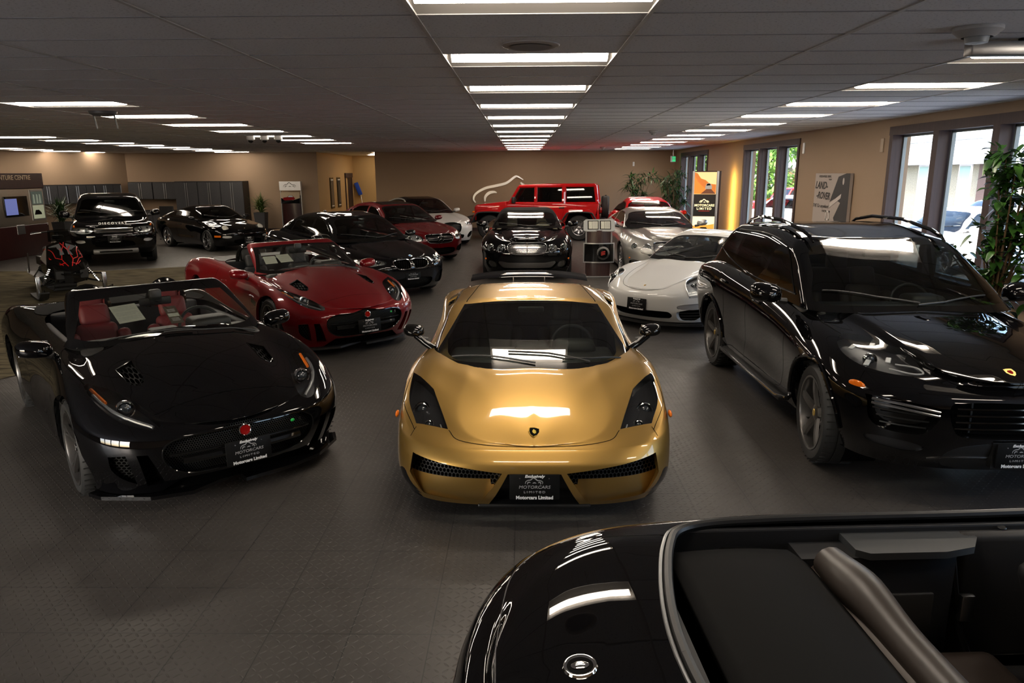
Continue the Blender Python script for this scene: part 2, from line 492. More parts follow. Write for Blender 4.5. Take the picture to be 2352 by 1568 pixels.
def on_skin(c, n, lift=.002):
    """frame lying on the skin: x towards the car's front, z outwards"""
    z = n.normalized(); x = Vector((1, 0, 0)); x = (x-z*x.dot(z)).normalized(); y = z.cross(x)
    m = Matrix((x, y, z)).transposed().to_4x4(); m.translation = c+z*lift
    return m
def dense(pts, step=.03, closed=False):
    P = [np.array(p[:2], float) for p in pts]
    if closed: P.append(P[0])
    out = []
    for a, b in zip(P[:-1], P[1:]):
        n = max(1, int(np.linalg.norm(b-a)/step))
        for i in range(n): out.append(tuple(a+(b-a)*i/n))
    out.append(tuple(P[-1])); return out
def curve(pts, n=8):
    """open smooth polyline through 2-D points"""
    P = [np.array(p, float) for p in pts]; out = []
    for i in range(len(P)-1):
        p0 = P[i-1] if i else P[0]*2-P[1]; p3 = P[i+2] if i+2 < len(P) else P[-1]*2-P[-2]; p1, p2 = P[i], P[i+1]
        for j in range(n):
            t = j/n; out.append(tuple(.5*(2*p1+(p2-p0)*t+(2*p0-5*p1+4*p2-p3)*t*t+(3*p1-p0-3*p2+p3)*t**3)))
    out.append(tuple(P[-1])); return out

# ---------------------------------------------------------------- wheels
def make_wheel(r=.34, w=.25, rim=.24, spokes=5, style='twin', m=ALLOY, rimm=None, cal=None, capcol=None, lite=False):
    """wheel with its outer face towards +y, centred on the hub"""
    k = empty('wheel'); rimm = rimm or m; n = 40 if lite else 56
    h = w/2
    b = MB(); b.lathe([(rim, -h+.01), (rim+.01, -h+.004), (r-.035, -h), (r-.012, -h+.02), (r-.002, -h+.05), (r-.002, -h*.34), (r-.009, -h*.33), (r-.009, -h*.27), (r, -h*.26),
                       (r, h*.26), (r-.009, h*.27), (r-.009, h*.33), (r-.002, h*.34), (r-.002, h-.05), (r-.012, h-.02), (r-.035, h), (rim+.012, h-.002), (rim, h-.012)], n, axis='y')
    if not lite:
        for i in range(44):
            a = 2*math.pi*i/44; M = Euler((0, a, 0)).to_matrix().to_4x4()
            for sg in (-1, 1): b.box(r-.006, r+.001, sg*h*.42, sg*h*.92, -.003, .003, M)
    b.build('tyre', RUBBER, k, True)
    b = MB(); b.lathe([(rim*.93, -h+.02), (rim*.95, h*.2), (rim*.96, h-.03), (rim+.003, h-.006), (rim+.003, h-.001), (rim-.012, h-.003), (rim-.02, h-.018), (rim*.9, h*.2), (rim*.88, -h+.02)], n, axis='y')
    b.build('rim_barrel', rimm, k, True)
    b = MB()
    def spoke(a0, a1, w0, w1, y0, y1, r0=.05, r1=rim-.012, th=.022):
        # tapered bar from the hub to the rim, domed outward
        L = []
        for t in np.linspace(0, 1, 6):
            a = a0+(a1-a0)*t; rr = r0+(r1-r0)*t; ww = w0+(w1-w0)*t; yy = y0+(y1-y0)*(1-(1-t)**2)
            c = Vector((rr*math.cos(a), yy, rr*math.sin(a))); sd = Vector((-math.sin(a), 0, math.cos(a)))*ww/2; up = Vector((0, th, 0))
            L.append([c-sd-up, c-sd*.8, c+sd*.8, c+sd-up])
        V = [v for q in L for v in q]; F = []
        for i in range(5):
            for j in range(4): F.append((i*4+j, i*4+(j+1) % 4, i*4+4+(j+1) % 4, i*4+4+j))
        F += [(0, 1, 2, 3), (20, 23, 22, 21)]; b.add(V, F)
    yh, yr = h-.045, h-.012
    for i in range(spokes):
        a = 2*math.pi*i/spokes+.3
        if style == 'wide': spoke(a, a, .075, .055, yh, yr); 
        elif style == 'twin': spoke(a-.10, a-.17, .024, .022, yh, yr); spoke(a+.10, a+.17, .024, .022, yh, yr)
        elif style == 'split':
            spoke(a, a, .05, .03, yh, yh+.02, r1=rim*.6); spoke(a, a-.16, .028, .022, yh+.01, yr, r0=rim*.45); spoke(a, a+.16, .028, .022, yh+.01, yr, r0=rim*.45)
        else: spoke(a, a, .030, .024, yh, yr)
    b.lathe([(0, yh+.012), (.045, yh+.010), (.066, yh), (.07, yh-.03), (0, yh-.03)], 24, axis='y')
    for i in range(5):
        a = 2*math.pi*i/5; b.lathe([(0, yh+.006), (.008, yh+.006), (.009, yh-.01)], 6, T(.045*math.cos(a), 0, .045*math.sin(a)), axis='y')
    b.build('spokes', m, k, True)
    MB().lathe([(0, yh+.018), (.024, yh+.017), (.029, yh+.012)], 20, axis='y').build('centre_cap', capcol or m, k, True)
    MB().lathe([(.06, h*.05), (rim*.80, h*.05), (rim*.80, h*.05-.03), (.06, h*.05-.03)], n, axis='y', closed=True).build('brake_disc', DISC, k, True)
    if cal:
        q = MB(); V = []
        for t in np.linspace(-.5, .5, 8):
            a = 2.6+t; 
            for rr, yy in ((rim*.56, h*.05+.02), (rim*.56, h*.05+.05), (rim*.86, h*.05+.045), (rim*.86, h*.05+.02)): V.append((rr*math.cos(a), yy, rr*math.sin(a)))
        F = [(i*4+j, i*4+(j+1) % 4, i*4+4+(j+1) % 4, i*4+4+j) for i in range(7) for j in range(4)]+[(0, 1, 2, 3), (28, 31, 30, 29)]
        q.add(V, F).build('brake_caliper', cal, k)
    return k
def place_wheels(car, proto, a, track, r, steer=0., rear=None):
    first = True
    for x in (a, -a):
        for sd in (1, -1):
            src = rear if (rear and x < 0) else proto
            o = src if not src.get('used') else copy_tree(src, car)
            if o is src: src['used'] = 1; o.parent = car
            if 'used' in o and o is not src: del o['used']
            o.location = (x, track*sd, r if not rear or x > 0 else rear['r'])
            o.rotation_euler = (0, 0, (0 if sd > 0 else math.pi)+(steer if x > 0 else 0))
    for s_ in (proto, rear):
        if s_ and 'used' in s_: del s_['used']

# ---------------------------------------------------------------- car details
def logo_curves():
    """the dealer's car-outline mark, in a unit box about 1 wide"""
    top = curve([(-.5, -.10), (-.47, .02), (-.36, .10), (-.20, .13), (-.08, .24), (.04, .20), (.16, .10), (.34, .08), (.44, .0), (.42, -.10)], 6)
    arc1 = curve([(-.38, -.13), (-.36, -.03), (-.28, .0), (-.21, -.03)], 5)
    arc2 = curve([(.32, -.13), (.33, -.04), (.26, .0), (.19, -.05)], 5)
    mid = curve([(-.10, -.06), (0, -.03), (.10, -.06)], 4)
    return [top, arc1, arc2, mid]
def logo(name, size, m, parent, M, w=.018):
    b = MB()
    for c in logo_curves():
        n = len(c); V = []; F = []
        for i, p in enumerate(c):
            a = np.array(c[max(i-1, 0)]); q = np.array(c[min(i+1, n-1)]); t = q-a; t = t/max(np.linalg.norm(t), 1e-9)
            ww = w*(.35+.65*math.sin(math.pi*i/(n-1)))*2
            sd = np.array([-t[1], t[0]])*ww/2
            V += [(*(np.array(p)+sd)*size, 0), (*(np.array(p)-sd)*size, 0)]
        for i in range(n-1): F.append((2*i, 2*i+1, 2*i+3, 2*i+2))
        b.add([(x*1., y*1., z) for x, y, z in V], F, M)
    return b.build(name, m, parent)
_plate = []
def plate(car, x, z, y=0, tilt=0., yaw=0.):
    """dealer plate facing +x"""
    if _plate:
        p = copy_tree(_plate[0], car)
    else:
        p = MB().rbox(-.006, .006, -.155, .155, -.082, .082, .005, 2).build('licence_plate', PLATEB, car, True); _plate.append(p)
        M = T(.0068, 0, 0, math.pi/2, 0, math.pi/2)
        fr = MB()
        text('lettering', 'Exclusively', .024, WHITET, p, M @ T(0, .070, 0), shear=.25, bold=.0009, sx=1.15)
        text('lettering', 'Motorcars Limited', .030, WHITET, p, M @ T(0, -.068, 0), bold=.0011, sx=1.02)
        text('lettering', 'MOTORCARS', .028, GREYT, p, M @ T(0, .000, 0), shear=.15, sx=1.15)
        text('lettering', 'L·I·M·I·T·E·D', .020, GREYT, p, M @ T(0, -.032, 0), sx=1.3)
        logo('logo', .115, GREYT, p, M @ T(0, .033, 0), .03)
        for yy in (-.09, .09): MB().lathe([(0, .009), (.004, .0085), (.005, .006)], 8, T(0, yy, .057), axis='x').build('screw', CHROME, p)
    p.location = (x, y, z); p.rotation_euler = (0, -tilt, yaw)
    return p
def seam(car, sk, lines, w=.0045, name='panel_seam', m=None):
    for proj, pts, sides in lines:
        P = dense(curve(pts, 6) if len(pts) > 2 else pts, .03)
        if abs(P[0][0 if proj == 'front' else 1]) < 1e-6 and proj == 'top' and sides == 2:      # runs across the middle: one line
            v, f = ribbon([sk.snap(proj, [p], -1)[0] for p in P[:0:-1] if sk.snap(proj, [p], -1)]+sk.snap(proj, P, 1), w)
            mk(name, v, f, m or GAP, car, smooth=False); continue
        for sd in ((1, -1) if sides == 2 else (1,)):
            v, f = ribbon(sk.snap(proj, P, sd), w)
            if f: mk(name, v, f, m or GAP, car, smooth=False)
def trim_tube(car, sk, proj, pts, r, m, name, sides=2, closed=False, off=.0):
    for sd in ((1, -1) if sides == 2 else (1,)):
        P = sk.snap(proj, dense(pts, .03, closed), sd)
        if len(P) > 1: MB().tube([c+n*off for c, n in P], r, 6).build(name, m, car, True)
def mirror_shell(car, x, y, z, sx=.11, sy=.12, sz=.075, m=BLACKP, arm=(.0, -.10, -.06), name='door_mirror', base=PLAST):
    for sd in (1, -1):
        b = MB()
        V = []; F = []; n = 16; K = 8
        for i in range(K+1):
            t = i/K; xx = (t-.35)*sx*1.4; sc = (1-(t)**2.6)**.5 if t > .0 else 1
            sc = max(sc, .02)*(.93 if i == 0 else 1)
            for j in range(n):
                a = 2*math.pi*j/n; cy, cz = math.cos(a), math.sin(a)
                e = .72; yy = math.copysign(abs(cy)**e, cy)*sy*sc; zz = math.copysign(abs(cz)**e, cz)*sz*sc
                V.append((xx, yy*(1 if yy > 0 else 1.0), zz*(1 if cz > 0 else .8)+.10*yy))
        for i in range(K):
            for j in range(n): F.append((i*n+j, i*n+(j+1) % n, (i+1)*n+(j+1) % n, (i+1)*n+j))
        F.append(tuple(range(n))); F.append(tuple(K*n+j for j in range(n)))
        V = [(a, b_*sd, c) for a, b_, c in V]
        o = b.add(V, F).build(name, m, car, True); o.location = (x, y*sd, z)
        g = MB().rbox(-.006, .0, -sy*.8, sy*.8, -sz*.62, sz*.78, .002, 1, T(-sx*1.4*.35-.002)).build('mirror_glass', CHROME, o)
        MB().tube([(.0, arm[1]*1.9*sd+0, arm[2]*1.25), (.01, arm[1]*sd, arm[2]), (.02, arm[1]*.3*sd, arm[2]*.4)], [.028, .022, .02], 8).build('mirror_arm', base, o, True)
def seat(car, x, y, z, m, m2=None, s=1., hr=True):
    k = empty('seat', (x, y, z), 0, car)
    b = MB()
    b.rbox(-.25*s, .25*s, -.17*s, .17*s, 0, .16, .05, 3)
    b.rbox(-.24*s, .24*s, -.27*s, -.15*s, .0, .20, .045, 3); b.rbox(-.24*s, .24*s, .15*s, .27*s, .0, .20, .045, 3)
    b.build('seat_cushion', m, k, True)
    Mb = T(-.24, 0, .10, 0, -math.radians(20), 0)
    b = MB(); b.rbox(-.06, .06, -.17*s, .17*s, 0, .58, .05, 3, Mb)
    for q in (-1, 1): b.rbox(-.04, .10, q*.21*s-.055, q*.21*s+.055, .05, .50, .045, 3, Mb)
    b.build('seat_back', m, k, True)
    if hr: MB().rbox(-.045, .05, -.125*s, .125*s, .56, .76, .045, 3, Mb).build('headrest', m2 or m, k, True)
    return k
def steering(car, x, y, z, tilt=.45, r=.18, m=INT_B):
    b = MB(); b.tube([(0, r*math.cos(a), r*math.sin(a)) for a in np.linspace(0, 2*math.pi, 33)[:-1]], .014, 8, closed=True)
    b.rbox(-.01, .02, -.06, .06, -.05, .05, .015, 2)
    for a in (0, math.pi, -math.pi/2): b.tube([(0, .04*math.cos(a), .04*math.sin(a)), (0, r*math.cos(a), r*math.sin(a))], .012, 6)
    o = b.build('steering_wheel', m, car, True); o.location = (x, y, z); o.rotation_euler = (0, -tilt, 0)
    return o
def wipers(car, sk, segs, m=PLAST, h=.012):
    for pts in segs:
        P = sk.snap('top', dense(pts, .05), 1)
        b = MB(); b.tube([c+n*h for c, n in P], .007, 6); b.build('wiper', m, car, True)
def wheel_well(car, x, r, y0, y1, zc):
    for sd in (1, -1):
        b = MB(); n = 20; V = []; F = []
        for i in range(n+1):
            a = math.radians(-35)+math.radians(250)*i/n
            for yy in (y0, y1): V.append((x+r*math.cos(a), yy*sd, zc+r*math.sin(a)))
        for i in range(n): F.append((2*i, 2*i+2, 2*i+3, 2*i+1))
        F.append(tuple(2*i for i in range(n+1)))
        b.add(V, F).build('wheel_arch_liner', GAP, car)
def cut_arches(sk, spec, ymin=.55):
    """wheel openings: (x, z, radius) each"""
    for x, z, r in spec: sk.cut('arch', 'side', circle_poly(x, z, r), lambda c, n: c.y > ymin and abs(n.y) > .03, hard=True)
def arch_walls(car, sk, spec, m=None, depth=.30):
    p = sk.patch('arch')
    def mv(V):
        V = V.copy(); V[:, 1] -= .02; return V
    for q in mirror_pair(p):
        s = 1 if q.V[:, 1].mean() > 0 else -1
        for x, z, r in spec:
            g = Patch(q.V, [f for f in q.F if abs(q.V[f[0]][0]-x) < r+.05], q.N)
            g.rim((0, -s*.035, 0)).obj('arch_lip', m or PLAST, car, smooth=False)
    for x, z, r in spec: wheel_well(car, x, r+.012, p.V[:, 1].max()-depth-.1, p.V[:, 1].max()-.15, z)
def circle_poly(x, z, r, n=28, a0=0, a1=360):
    return [(x+r*math.cos(math.radians(a)), z+r*math.sin(math.radians(a))) for a in np.linspace(a0, a1, n, endpoint=(a1-a0) < 360)]
def lamp_unit(car, sk, name, patch, depth, lenses, cover=GLASSC, house=HOUSE, dvec=None, ring=CHROME):
    """cover glass at the skin, recessed housing, round lenses given as (x, y, z, r)"""
    for sd, p in ((1, patch), (-1, patch.mirrored())):
        L = p.obj(name, cover, car)
        d = dvec or (-depth, 0, -depth*.3)
        p.moved(d).obj('lamp_housing', house, L)
        rm = p.rim(d); rm.obj('lamp_surround', GLOSSB, L, smooth=False)
        for (x, y, z, r) in lenses:
            M = T(x, y*sd, z)
            MB().ball((0, 0, 0), r*.75, r*.8, r*.8, 16, M).build('projector_lens', LENSB, L, True)
            MB().lathe([(r*.86, -.01), (r*.88, r*.45), (r, r*.5), (r*1.04, r*.42), (r*1.04, -.01)], 24, M, axis='x').build('lens_ring', ring, L, True)
def recess(car, name, patch, d, m, rimm, pair=False, pname='grille_surround'):
    """opening with walls and a floor set back by d"""
    out = []
    items = [(patch, 0), (patch.mirrored(), 1)] if pair else [(patch.both(), 0)]
    for p, _ in items:
        g = p.moved(d).obj(name, m, car)
        if g: p.rim(d).obj(pname, rimm, g, smooth=False)
        out.append(g)
    return out
def badge(car, x, z, y=0, ry=.06, rz=.06, m=CHROME, M=None, poly=None, name='badge'):
    return None
# ---------------------------------------------------------------- room
CZ = 3.0
def quad(name, V, m, kind='structure'):
    o = mk(name, V, [(0, 1, 2, 3)], m, smooth=False); o['kind'] = kind; return o
def floor_material():
    m, nt, n, l, p = nodes_of('diamond_plate_tiles')
    tc = n.new('ShaderNodeTexCoord'); sep = n.new('ShaderNodeSeparateXYZ'); l.new(tc.outputs['Object'], sep.inputs[0])
    def M(op, a, b=None, c=None):
        k = n.new('ShaderNodeMath'); k.operation = op
        for i, v in enumerate((a, b, c)):
            if v is None: continue
            if isinstance(v, (int, float)): k.inputs[i].default_value = v
            else: l.new(v, k.inputs[i])
        return k.outputs[0]
    X, Y = sep.outputs[0], sep.outputs[1]
    s = 24.
    gx, gy = M('MULTIPLY', X, s), M('MULTIPLY', Y, s)
    par = M('MODULO', M('ABSOLUTE', M('ADD', M('FLOOR', gx), M('FLOOR', gy))), 2.)
    fx, fy = M('SUBTRACT', M('FRACT', gx), .5), M('SUBTRACT', M('FRACT', gy), .5)
    u = M('ADD', fx, fy); v = M('SUBTRACT', fx, fy)
    a = M('ADD', M('MULTIPLY', par, u), M('MULTIPLY', M('SUBTRACT', 1., par), v))
    b = M('ADD', M('MULTIPLY', par, v), M('MULTIPLY', M('SUBTRACT', 1., par), u))
    a2 = M('DIVIDE', a, .62); b2 = M('DIVIDE', b, .17)
    d = M('ADD', M('MULTIPLY', a2, a2), M('MULTIPLY', b2, b2))
    bump = M('MAXIMUM', M('SUBTRACT', 1., d), 0.)
    # tile joints every 0.4 m
    jx = M('ABSOLUTE', M('SUBTRACT', M('FRACT', M('ADD', M('MULTIPLY', X, 2.5), .13)), .5)); jy = M('ABSOLUTE', M('SUBTRACT', M('FRACT', M('ADD', M('MULTIPLY', Y, 2.5), .2)), .5))
    j = M('GREATER_THAN', M('MAXIMUM', jx, jy), .4945)
    nz = n.new('ShaderNodeTexNoise'); nz.inputs['Scale'].default_value = 1.7; nz.inputs['Detail'].default_value = 6; l.new(tc.outputs['Object'], nz.inputs['Vector'])
    nz2 = n.new('ShaderNodeTexNoise'); nz2.inputs['Scale'].default_value = 9; nz2.inputs['Detail'].default_value = 5; l.new(tc.outputs['Object'], nz2.inputs['Vector'])
    cr = n.new('ShaderNodeValToRGB'); cr.color_ramp.elements[0].position = .3; cr.color_ramp.elements[1].position = .7
    cr.color_ramp.elements[0].color = (.044, .039, .035, 1); cr.color_ramp.elements[1].color = (.064, .057, .050, 1)
    l.new(M('ADD', M('MULTIPLY', nz.outputs['Fac'], .6), M('MULTIPLY', nz2.outputs['Fac'], .4)), cr.inputs[0])
    mx = n.new('ShaderNodeMix'); mx.data_type = 'RGBA'; l.new(j, mx.inputs[0]); l.new(cr.outputs[0], mx.inputs[6]); mx.inputs[7].default_value = (.008, .008, .008, 1)
    l.new(mx.outputs[2], p.inputs['Base Color'])
    l.new(M('ADD', .32, M('MULTIPLY', nz2.outputs['Fac'], .22)), p.inputs['Roughness'])
    p.inputs['Specular IOR Level'].default_value = .55
    bp = n.new('ShaderNodeBump'); bp.inputs['Distance'].default_value = .0022; bp.inputs['Strength'].default_value = .9
    l.new(M('ADD', bump, M('ADD', M('MULTIPLY', j, -1.), M('MULTIPLY', nz.outputs['Fac'], .25))), bp.inputs['Height']); l.new(bp.outputs[0], p.inputs['Normal'])
    return m
def ceiling_material():
    m, nt, n, l, p = nodes_of('acoustic_tiles')
    tc = n.new('ShaderNodeTexCoord')
    a = n.new('ShaderNodeTexNoise'); a.inputs['Scale'].default_value = 60; a.inputs['Detail'].default_value = 3
    l.new(tc.outputs['Object'], a.inputs['Vector'])
    cr = n.new('ShaderNodeValToRGB'); cr.color_ramp.elements[0].position = .33; cr.color_ramp.elements[1].position = .42
    cr.color_ramp.elements[0].color = (.60, .60, .60, 1); cr.color_ramp.elements[1].color = (.85, .85, .85, 1)
    l.new(a.outputs['Fac'], cr.inputs[0]); l.new(cr.outputs[0], p.inputs['Base Color']); p.inputs['Roughness'].default_value = .9
    return m
FLOORM = floor_material(); CEILM = ceiling_material()
WALLM = noisy('tan_wall_paint', (.275, .188, .120), (.29, .198, .126), 90, .8, .15, dist=.004)
WALLY = noisy('ochre_wall_paint', (.42, .27, .11), (.44, .285, .12), 90, .8, .1, dist=.004)
CARPET = noisy('striped_carpet', (.045, .036, .022), (.15, .125, .075), 3.2, .95, .3, detail=9, stretch=(.7, 3.4, 1), spec=.1)
WOODM = noisy('dark_mahogany', (.028, .012, .010), (.05, .022, .018), 6, .35, .03, stretch=(8, 8, .6))
WOODR = noisy('red_mahogany', (.020, .005, .005), (.034, .009, .008), 6, .3, .02, stretch=(6, 6, .5))
YB, YN, XR = 28.5, -1.5, 5.8
quad('floor', [(-22, YN, 0), (5.85, YN, 0), (5.85, YB+7, 0), (-22, YB+7, 0)], FLOORM)
# ceiling sheet with the fixtures cut out as cells of a grid
TR = .632; Y0 = 3.4
def row_y(k): return Y0+TR*k
xs_ = [XR]
cols = {}
XL = [-.56-1.34*i for i in range(17)][::-1]      # grid lines left of the centre column
XRt = [.66+1.28*i for i in range(5)]             # and right of it
GX = XL+XRt
lights = []
for k in range(-1, 13): lights.append((-.56, .66, row_y(3*k), 'c'))
for k in range(-1, 13): lights.append((.66+2.56, .66+3.84, row_y(3*k), 'r'))
for k in range(0, 7): lights.append((-.56-4*1.34, -.56-3*1.34, row_y(8+3*k), 'l'))
for k in range(0, 8): lights.append((-.56-8*1.34-.2, -.56-7*1.34-.2, 15.9+TR*3*k*.86, 'm'))
for k in range(0, 5): lights.append((-.56-12*1.34-.0, -.56-11*1.34, 22.4+1.5*k, 'n'))
for k in range(0, 3): lights.append((-.56-4*1.34-.5*k, -.56-3*1.34-.5*k, 29.1+1.9*k, 'a'))
lights = [q for q in lights if q[2]+TR < YB or q[3] == 'a']
def ceiling():
    X = sorted(set([-22., 5.85]+[round(v, 4) for q in lights for v in q[:2]])); Yv = sorted(set([YN, YB+7]+[round(v, 4) for q in lights for v in (q[2], q[2]+TR)]))
    holes = [(round(q[0], 4), round(q[1], 4), round(q[2], 4), round(q[2]+TR, 4)) for q in lights]
    V = [(x, y, CZ) for x in X for y in Yv]; F = []
    for i in range(len(X)-1):
        for j in range(len(Yv)-1):
            cx, cy = (X[i]+X[i+1])/2, (Yv[j]+Yv[j+1])/2
            if any(a < cx < b and c < cy < d for a, b, c, d in holes): continue
            F.append((i*len(Yv)+j, i*len(Yv)+j+1, (i+1)*len(Yv)+j+1, (i+1)*len(Yv)+j))
    o = mk('ceiling', V, F, CEILM, smooth=False); o['kind'] = 'structure'
    b = MB()
    b.box(-22, 5.85, YN, YB+7, CZ+.32, CZ+.36); q = b.build('ceiling_slab', mat('plenum_grey', (.1, .1, .1), .9)); q['kind'] = 'structure'
    g = MB()
    for x in [v for v in GX]: g.box(x-.012, x+.012, YN, YB, CZ-.006, CZ+.004)
    y = row_y(-7)
    k = -7
    h = MB()
    while row_y(k) < YB:
        h.box(-21, XR, row_y(k)-.007, row_y(k)+.007, CZ-.003, CZ+.002); k += 1
    o = h.build('trim_3', mat('ceiling_joint_grey', (.30, .30, .30), .7)); o['kind'] = 'structure'
    o = g.build('trim_1', mat('ceiling_grid_white', (.55, .54, .52), .5)); o['kind'] = 'structure'
ceiling()
LENS = mat('lit_lens', (.9, .9, .9), .5, emit=(1., .87, .72), es=LIGHT)
BAFF = mat('white_reflector', (.16, .15, .14), .6)
def make_fixture():
    w, d = 1.22, TR
    k = empty('ceiling_light')
    # recessed tray, linear lens down the middle
    prof = [(0, .0), (.10, .055), (d*.34, .085), (d*.66, .085), (d-.10, .055), (d, .0)]
    V = []; F = []
    for x in (-w/2, w/2):
        for y, z in prof: V.append((x, y-d/2, z))
    for i in range(5): F.append((i, i+1, 7+i, 6+i))
    for s in (0, 6): F.append(tuple(s+i for i in range(6)))
    MB().add(V, F).build('reflector_tray', BAFF, k)
    V = []; F = []; n = 8
    for x in (-w/2+.045, w/2-.045):
        for i in range(n+1):
            t = i/n; V.append((x, (t-.5)*.20, .045-.058*math.sin(math.pi*t)))
    for i in range(n): F.append((i, i+1, n+2+i, n+1+i))
    F += [tuple(range(n+1)), tuple(range(n+1, 2*n+2))]
    MB().add(V, F).build('lens', LENS, k, True)
    return k
fx0 = make_fixture(); names = {'c': 'row down the middle of the ceiling', 'r': 'row near the windows', 'l': 'row left of the middle', 'm': 'second row from the far left', 'n': 'far left row', 'a': 'alcove ceiling'}
def put_fixtures():
    grp = {'c': 'ceiling lights down the middle', 'r': 'ceiling lights near the windows', 'l': 'ceiling lights left of the middle', 'm': 'ceiling lights over the far left cars', 'n': 'ceiling lights at the far left', 'a': 'ceiling lights in the alcove'}
    lab = {'c': 'recessed ceiling light in the middle row above the gold car', 'r': 'recessed ceiling light in the row along the windows', 'l': 'recessed ceiling light in the first row left of the middle row',
           'm': 'recessed ceiling light in the second row left of the middle', 'n': 'recessed ceiling light in the row by the far left wall', 'a': 'recessed ceiling light in the alcove past the framed pictures'}
    first = True; cnt = {}; tot = {}
    for q in lights: tot[q[3]] = tot.get(q[3], 0)+1
    ORD = ['nearest', 'second nearest', 'third', 'fourth', 'fifth', 'sixth', 'seventh', 'eighth', 'ninth', 'tenth', 'eleventh', 'twelfth', 'thirteenth', 'fourteenth']
    for x0, x1, y, c in lights:
        o = fx0 if first else copy_tree(fx0); first = False
        o.location = ((x0+x1)/2, y+TR/2, CZ); o.scale = ((x1-x0)/1.22, 1, 1); k = cnt[c] = cnt.get(c, 0)+1
        tag(o, ('farthest' if k == tot[c] else ORD[k-1])+' '+lab[c], 'ceiling light', grp[c])
put_fixtures()
def wall(name, a, b, m=WALLM, z0=0, z1=CZ+.3):
    return quad(name, [(a[0], a[1], z0), (b[0], b[1], z0), (b[0], b[1], z1), (a[0], a[1], z1)], m)
WX = [(.3, 4.25), (7.97, 11.9), (15.73, 19.65), (23.4, 27.33)]; SILL, HEAD, XO = .74, 2.74, 6.01
TRIMM = noisy('walnut_stain', (.030, .013, .011), (.042, .020, .017), 5, .65, .02, stretch=(6, 6, .5))
GREYM = mat('window_seal', (.16, .19, .20), .4)
BRICK = noisy('pale_brick', (.22, .20, .15), (.29, .26, .20), 14, .9, .2)
def building():
    wall('wall_back', (-5.67, YB), (XR, YB)); wall('wall_back_left', (-15.3, YB), (-7.9, YB))
    wall('wall_left', (-17.6, 24.2), (-15.3, YB)); wall('wall_far_left', (-19.6, YN), (-17.6, 24.2))
    b = MB()
    for x0, x1, z0, z1 in ((-19.6, -11.5, 0, CZ+.3), (-4.5, XR, 0, CZ+.3), (-11.5, -4.5, 0, .5), (-11.5, -4.5, 2.75, CZ+.3)): b.box(x0, x1, YN-.15, YN, z0, z1)
    o = b.build('wall_front', WALLM); o['kind'] = 'structure'
    b = MB()
    for x in (-11.5, -9.75, -8.0, -6.25, -4.58): b.box(x, x+.08, YN-.15, YN+.02, .5, 2.75)
    b.box(-11.5, -4.5, YN-.15, YN+.02, .42, .5); o = b.build('window_5', TRIMM); o['kind'] = 'structure'  # unseen window bank, inferred from reflections, added to light ceiling and left side
    wall('wall_alcove_left', (-7.9, YB), (-7.9, 34.5), WALLY); wall('wall_alcove_back', (-7.9, 34.5), (-5.67, 34.5), WALLY)
    wall('wall_alcove_right', (-5.67, YB), (-5.67, 34.5), WALLY)
    # right wall with window openings, solid between inner and outer faces
    b = MB(); y = YN
    for a, c in WX:
        b.box(XR, XO+.1, y, a, 0, CZ+.3); b.box(XR, XO+.1, a, c, 0, SILL-.02); b.box(XR, XO+.1, a, c, HEAD+.02, CZ+.3); y = c
    b.box(XR, XO+.1, y, YB, 0, CZ+.3)
    o = b.build('wall_right', WALLM); o['kind'] = 'structure'
    PANE = glass('window_pane', (.92, .95, .95))
    for i, (a, c) in enumerate(WX):
        b = MB(); n = 3; w = (c-a)
        b.box(XR-.025, XO, a-.02, c+.02, HEAD, HEAD+.13); b.box(XR-.025, XO, a, c, SILL-.13, SILL)
        ms = [a, a+w/3-.02, a+2*w/3, c]
        for j, yy in enumerate(ms):
            y0, y1 = (yy, yy+.10) if j == 0 else (yy-.10, yy) if j == 3 else (yy-.07, yy+.07)
            b.box(XR-.025, XR+.03, y0, y1, SILL, HEAD); b.box(XR+.04, XO, y0+.02, y1-.02, SILL, HEAD)
        o = b.build('window_%d' % (i+1), TRIMM); o['kind'] = 'structure'
        b = MB()
        for j in range(3):
            y0, y1 = ms[j]+.075, ms[j+1]-.075
            for q in ((y0, y0+.03), (y1-.03, y1)): b.box(XO-.06, XO-.01, q[0], q[1], SILL, HEAD)
            b.box(XO-.06, XO-.01, y0, y1, SILL, SILL+.03); b.box(XO-.06, XO-.01, y0, y1, HEAD-.03, HEAD)
        b.build('window_frame', GREYM, o)
        mk('window_pane', [(XO-.035, a, SILL), (XO-.035, c, SILL), (XO-.035, c, HEAD), (XO-.035, a, HEAD)], [(0, 1, 2, 3)], PANE, o, smooth=False)
    b = MB()
    for i, (p, q) in enumerate([((-15.3, YB-.02), (-7.9, YB-.02)), ((-5.67, YB-.02), (XR, YB-.02))]): b.box(p[0], q[0], p[1]-.0, p[1]+.02, 0, .12)
    o = b.build('baseboard_back', TRIMM); o['kind'] = 'structure'
    o = MB().box(XR-.02, XR, YN, YB, 0, .12).build('baseboard_right', TRIMM); o['kind'] = 'structure'
    # carpeted area left of the tiled display floor
    o = mk('trim_2', [(-5.1, 6.1, .006), (-6.2, 7.45, .006), (-5.68, 8.3, .006), (-5.3, 16.9, .006), (-7.75, 17.7, .006), (-10, 16.7, .006), (-19, 16.5, .006), (-19.3, YN+.1, .006), (-9, YN+.1, .006), (-6.5, 6.9, .006)][:0] or
           [(-5.5, 8.2, .005), (-4.9, 14.5, .005), (-6.2, 17.4, .005), (-7.75, 17.72, .005), (-9.8, 16.8, .005), (-18.8, 16.6, .005), (-19.4, 5, .005), (-12, 4.4, .005), (-7.2, 6.4, .005), (-5.95, 7.3, .005)], [tuple(range(10))[::-1]], CARPET, smooth=False)
    o.name = 'floor_carpet'; o['kind'] = 'structure'
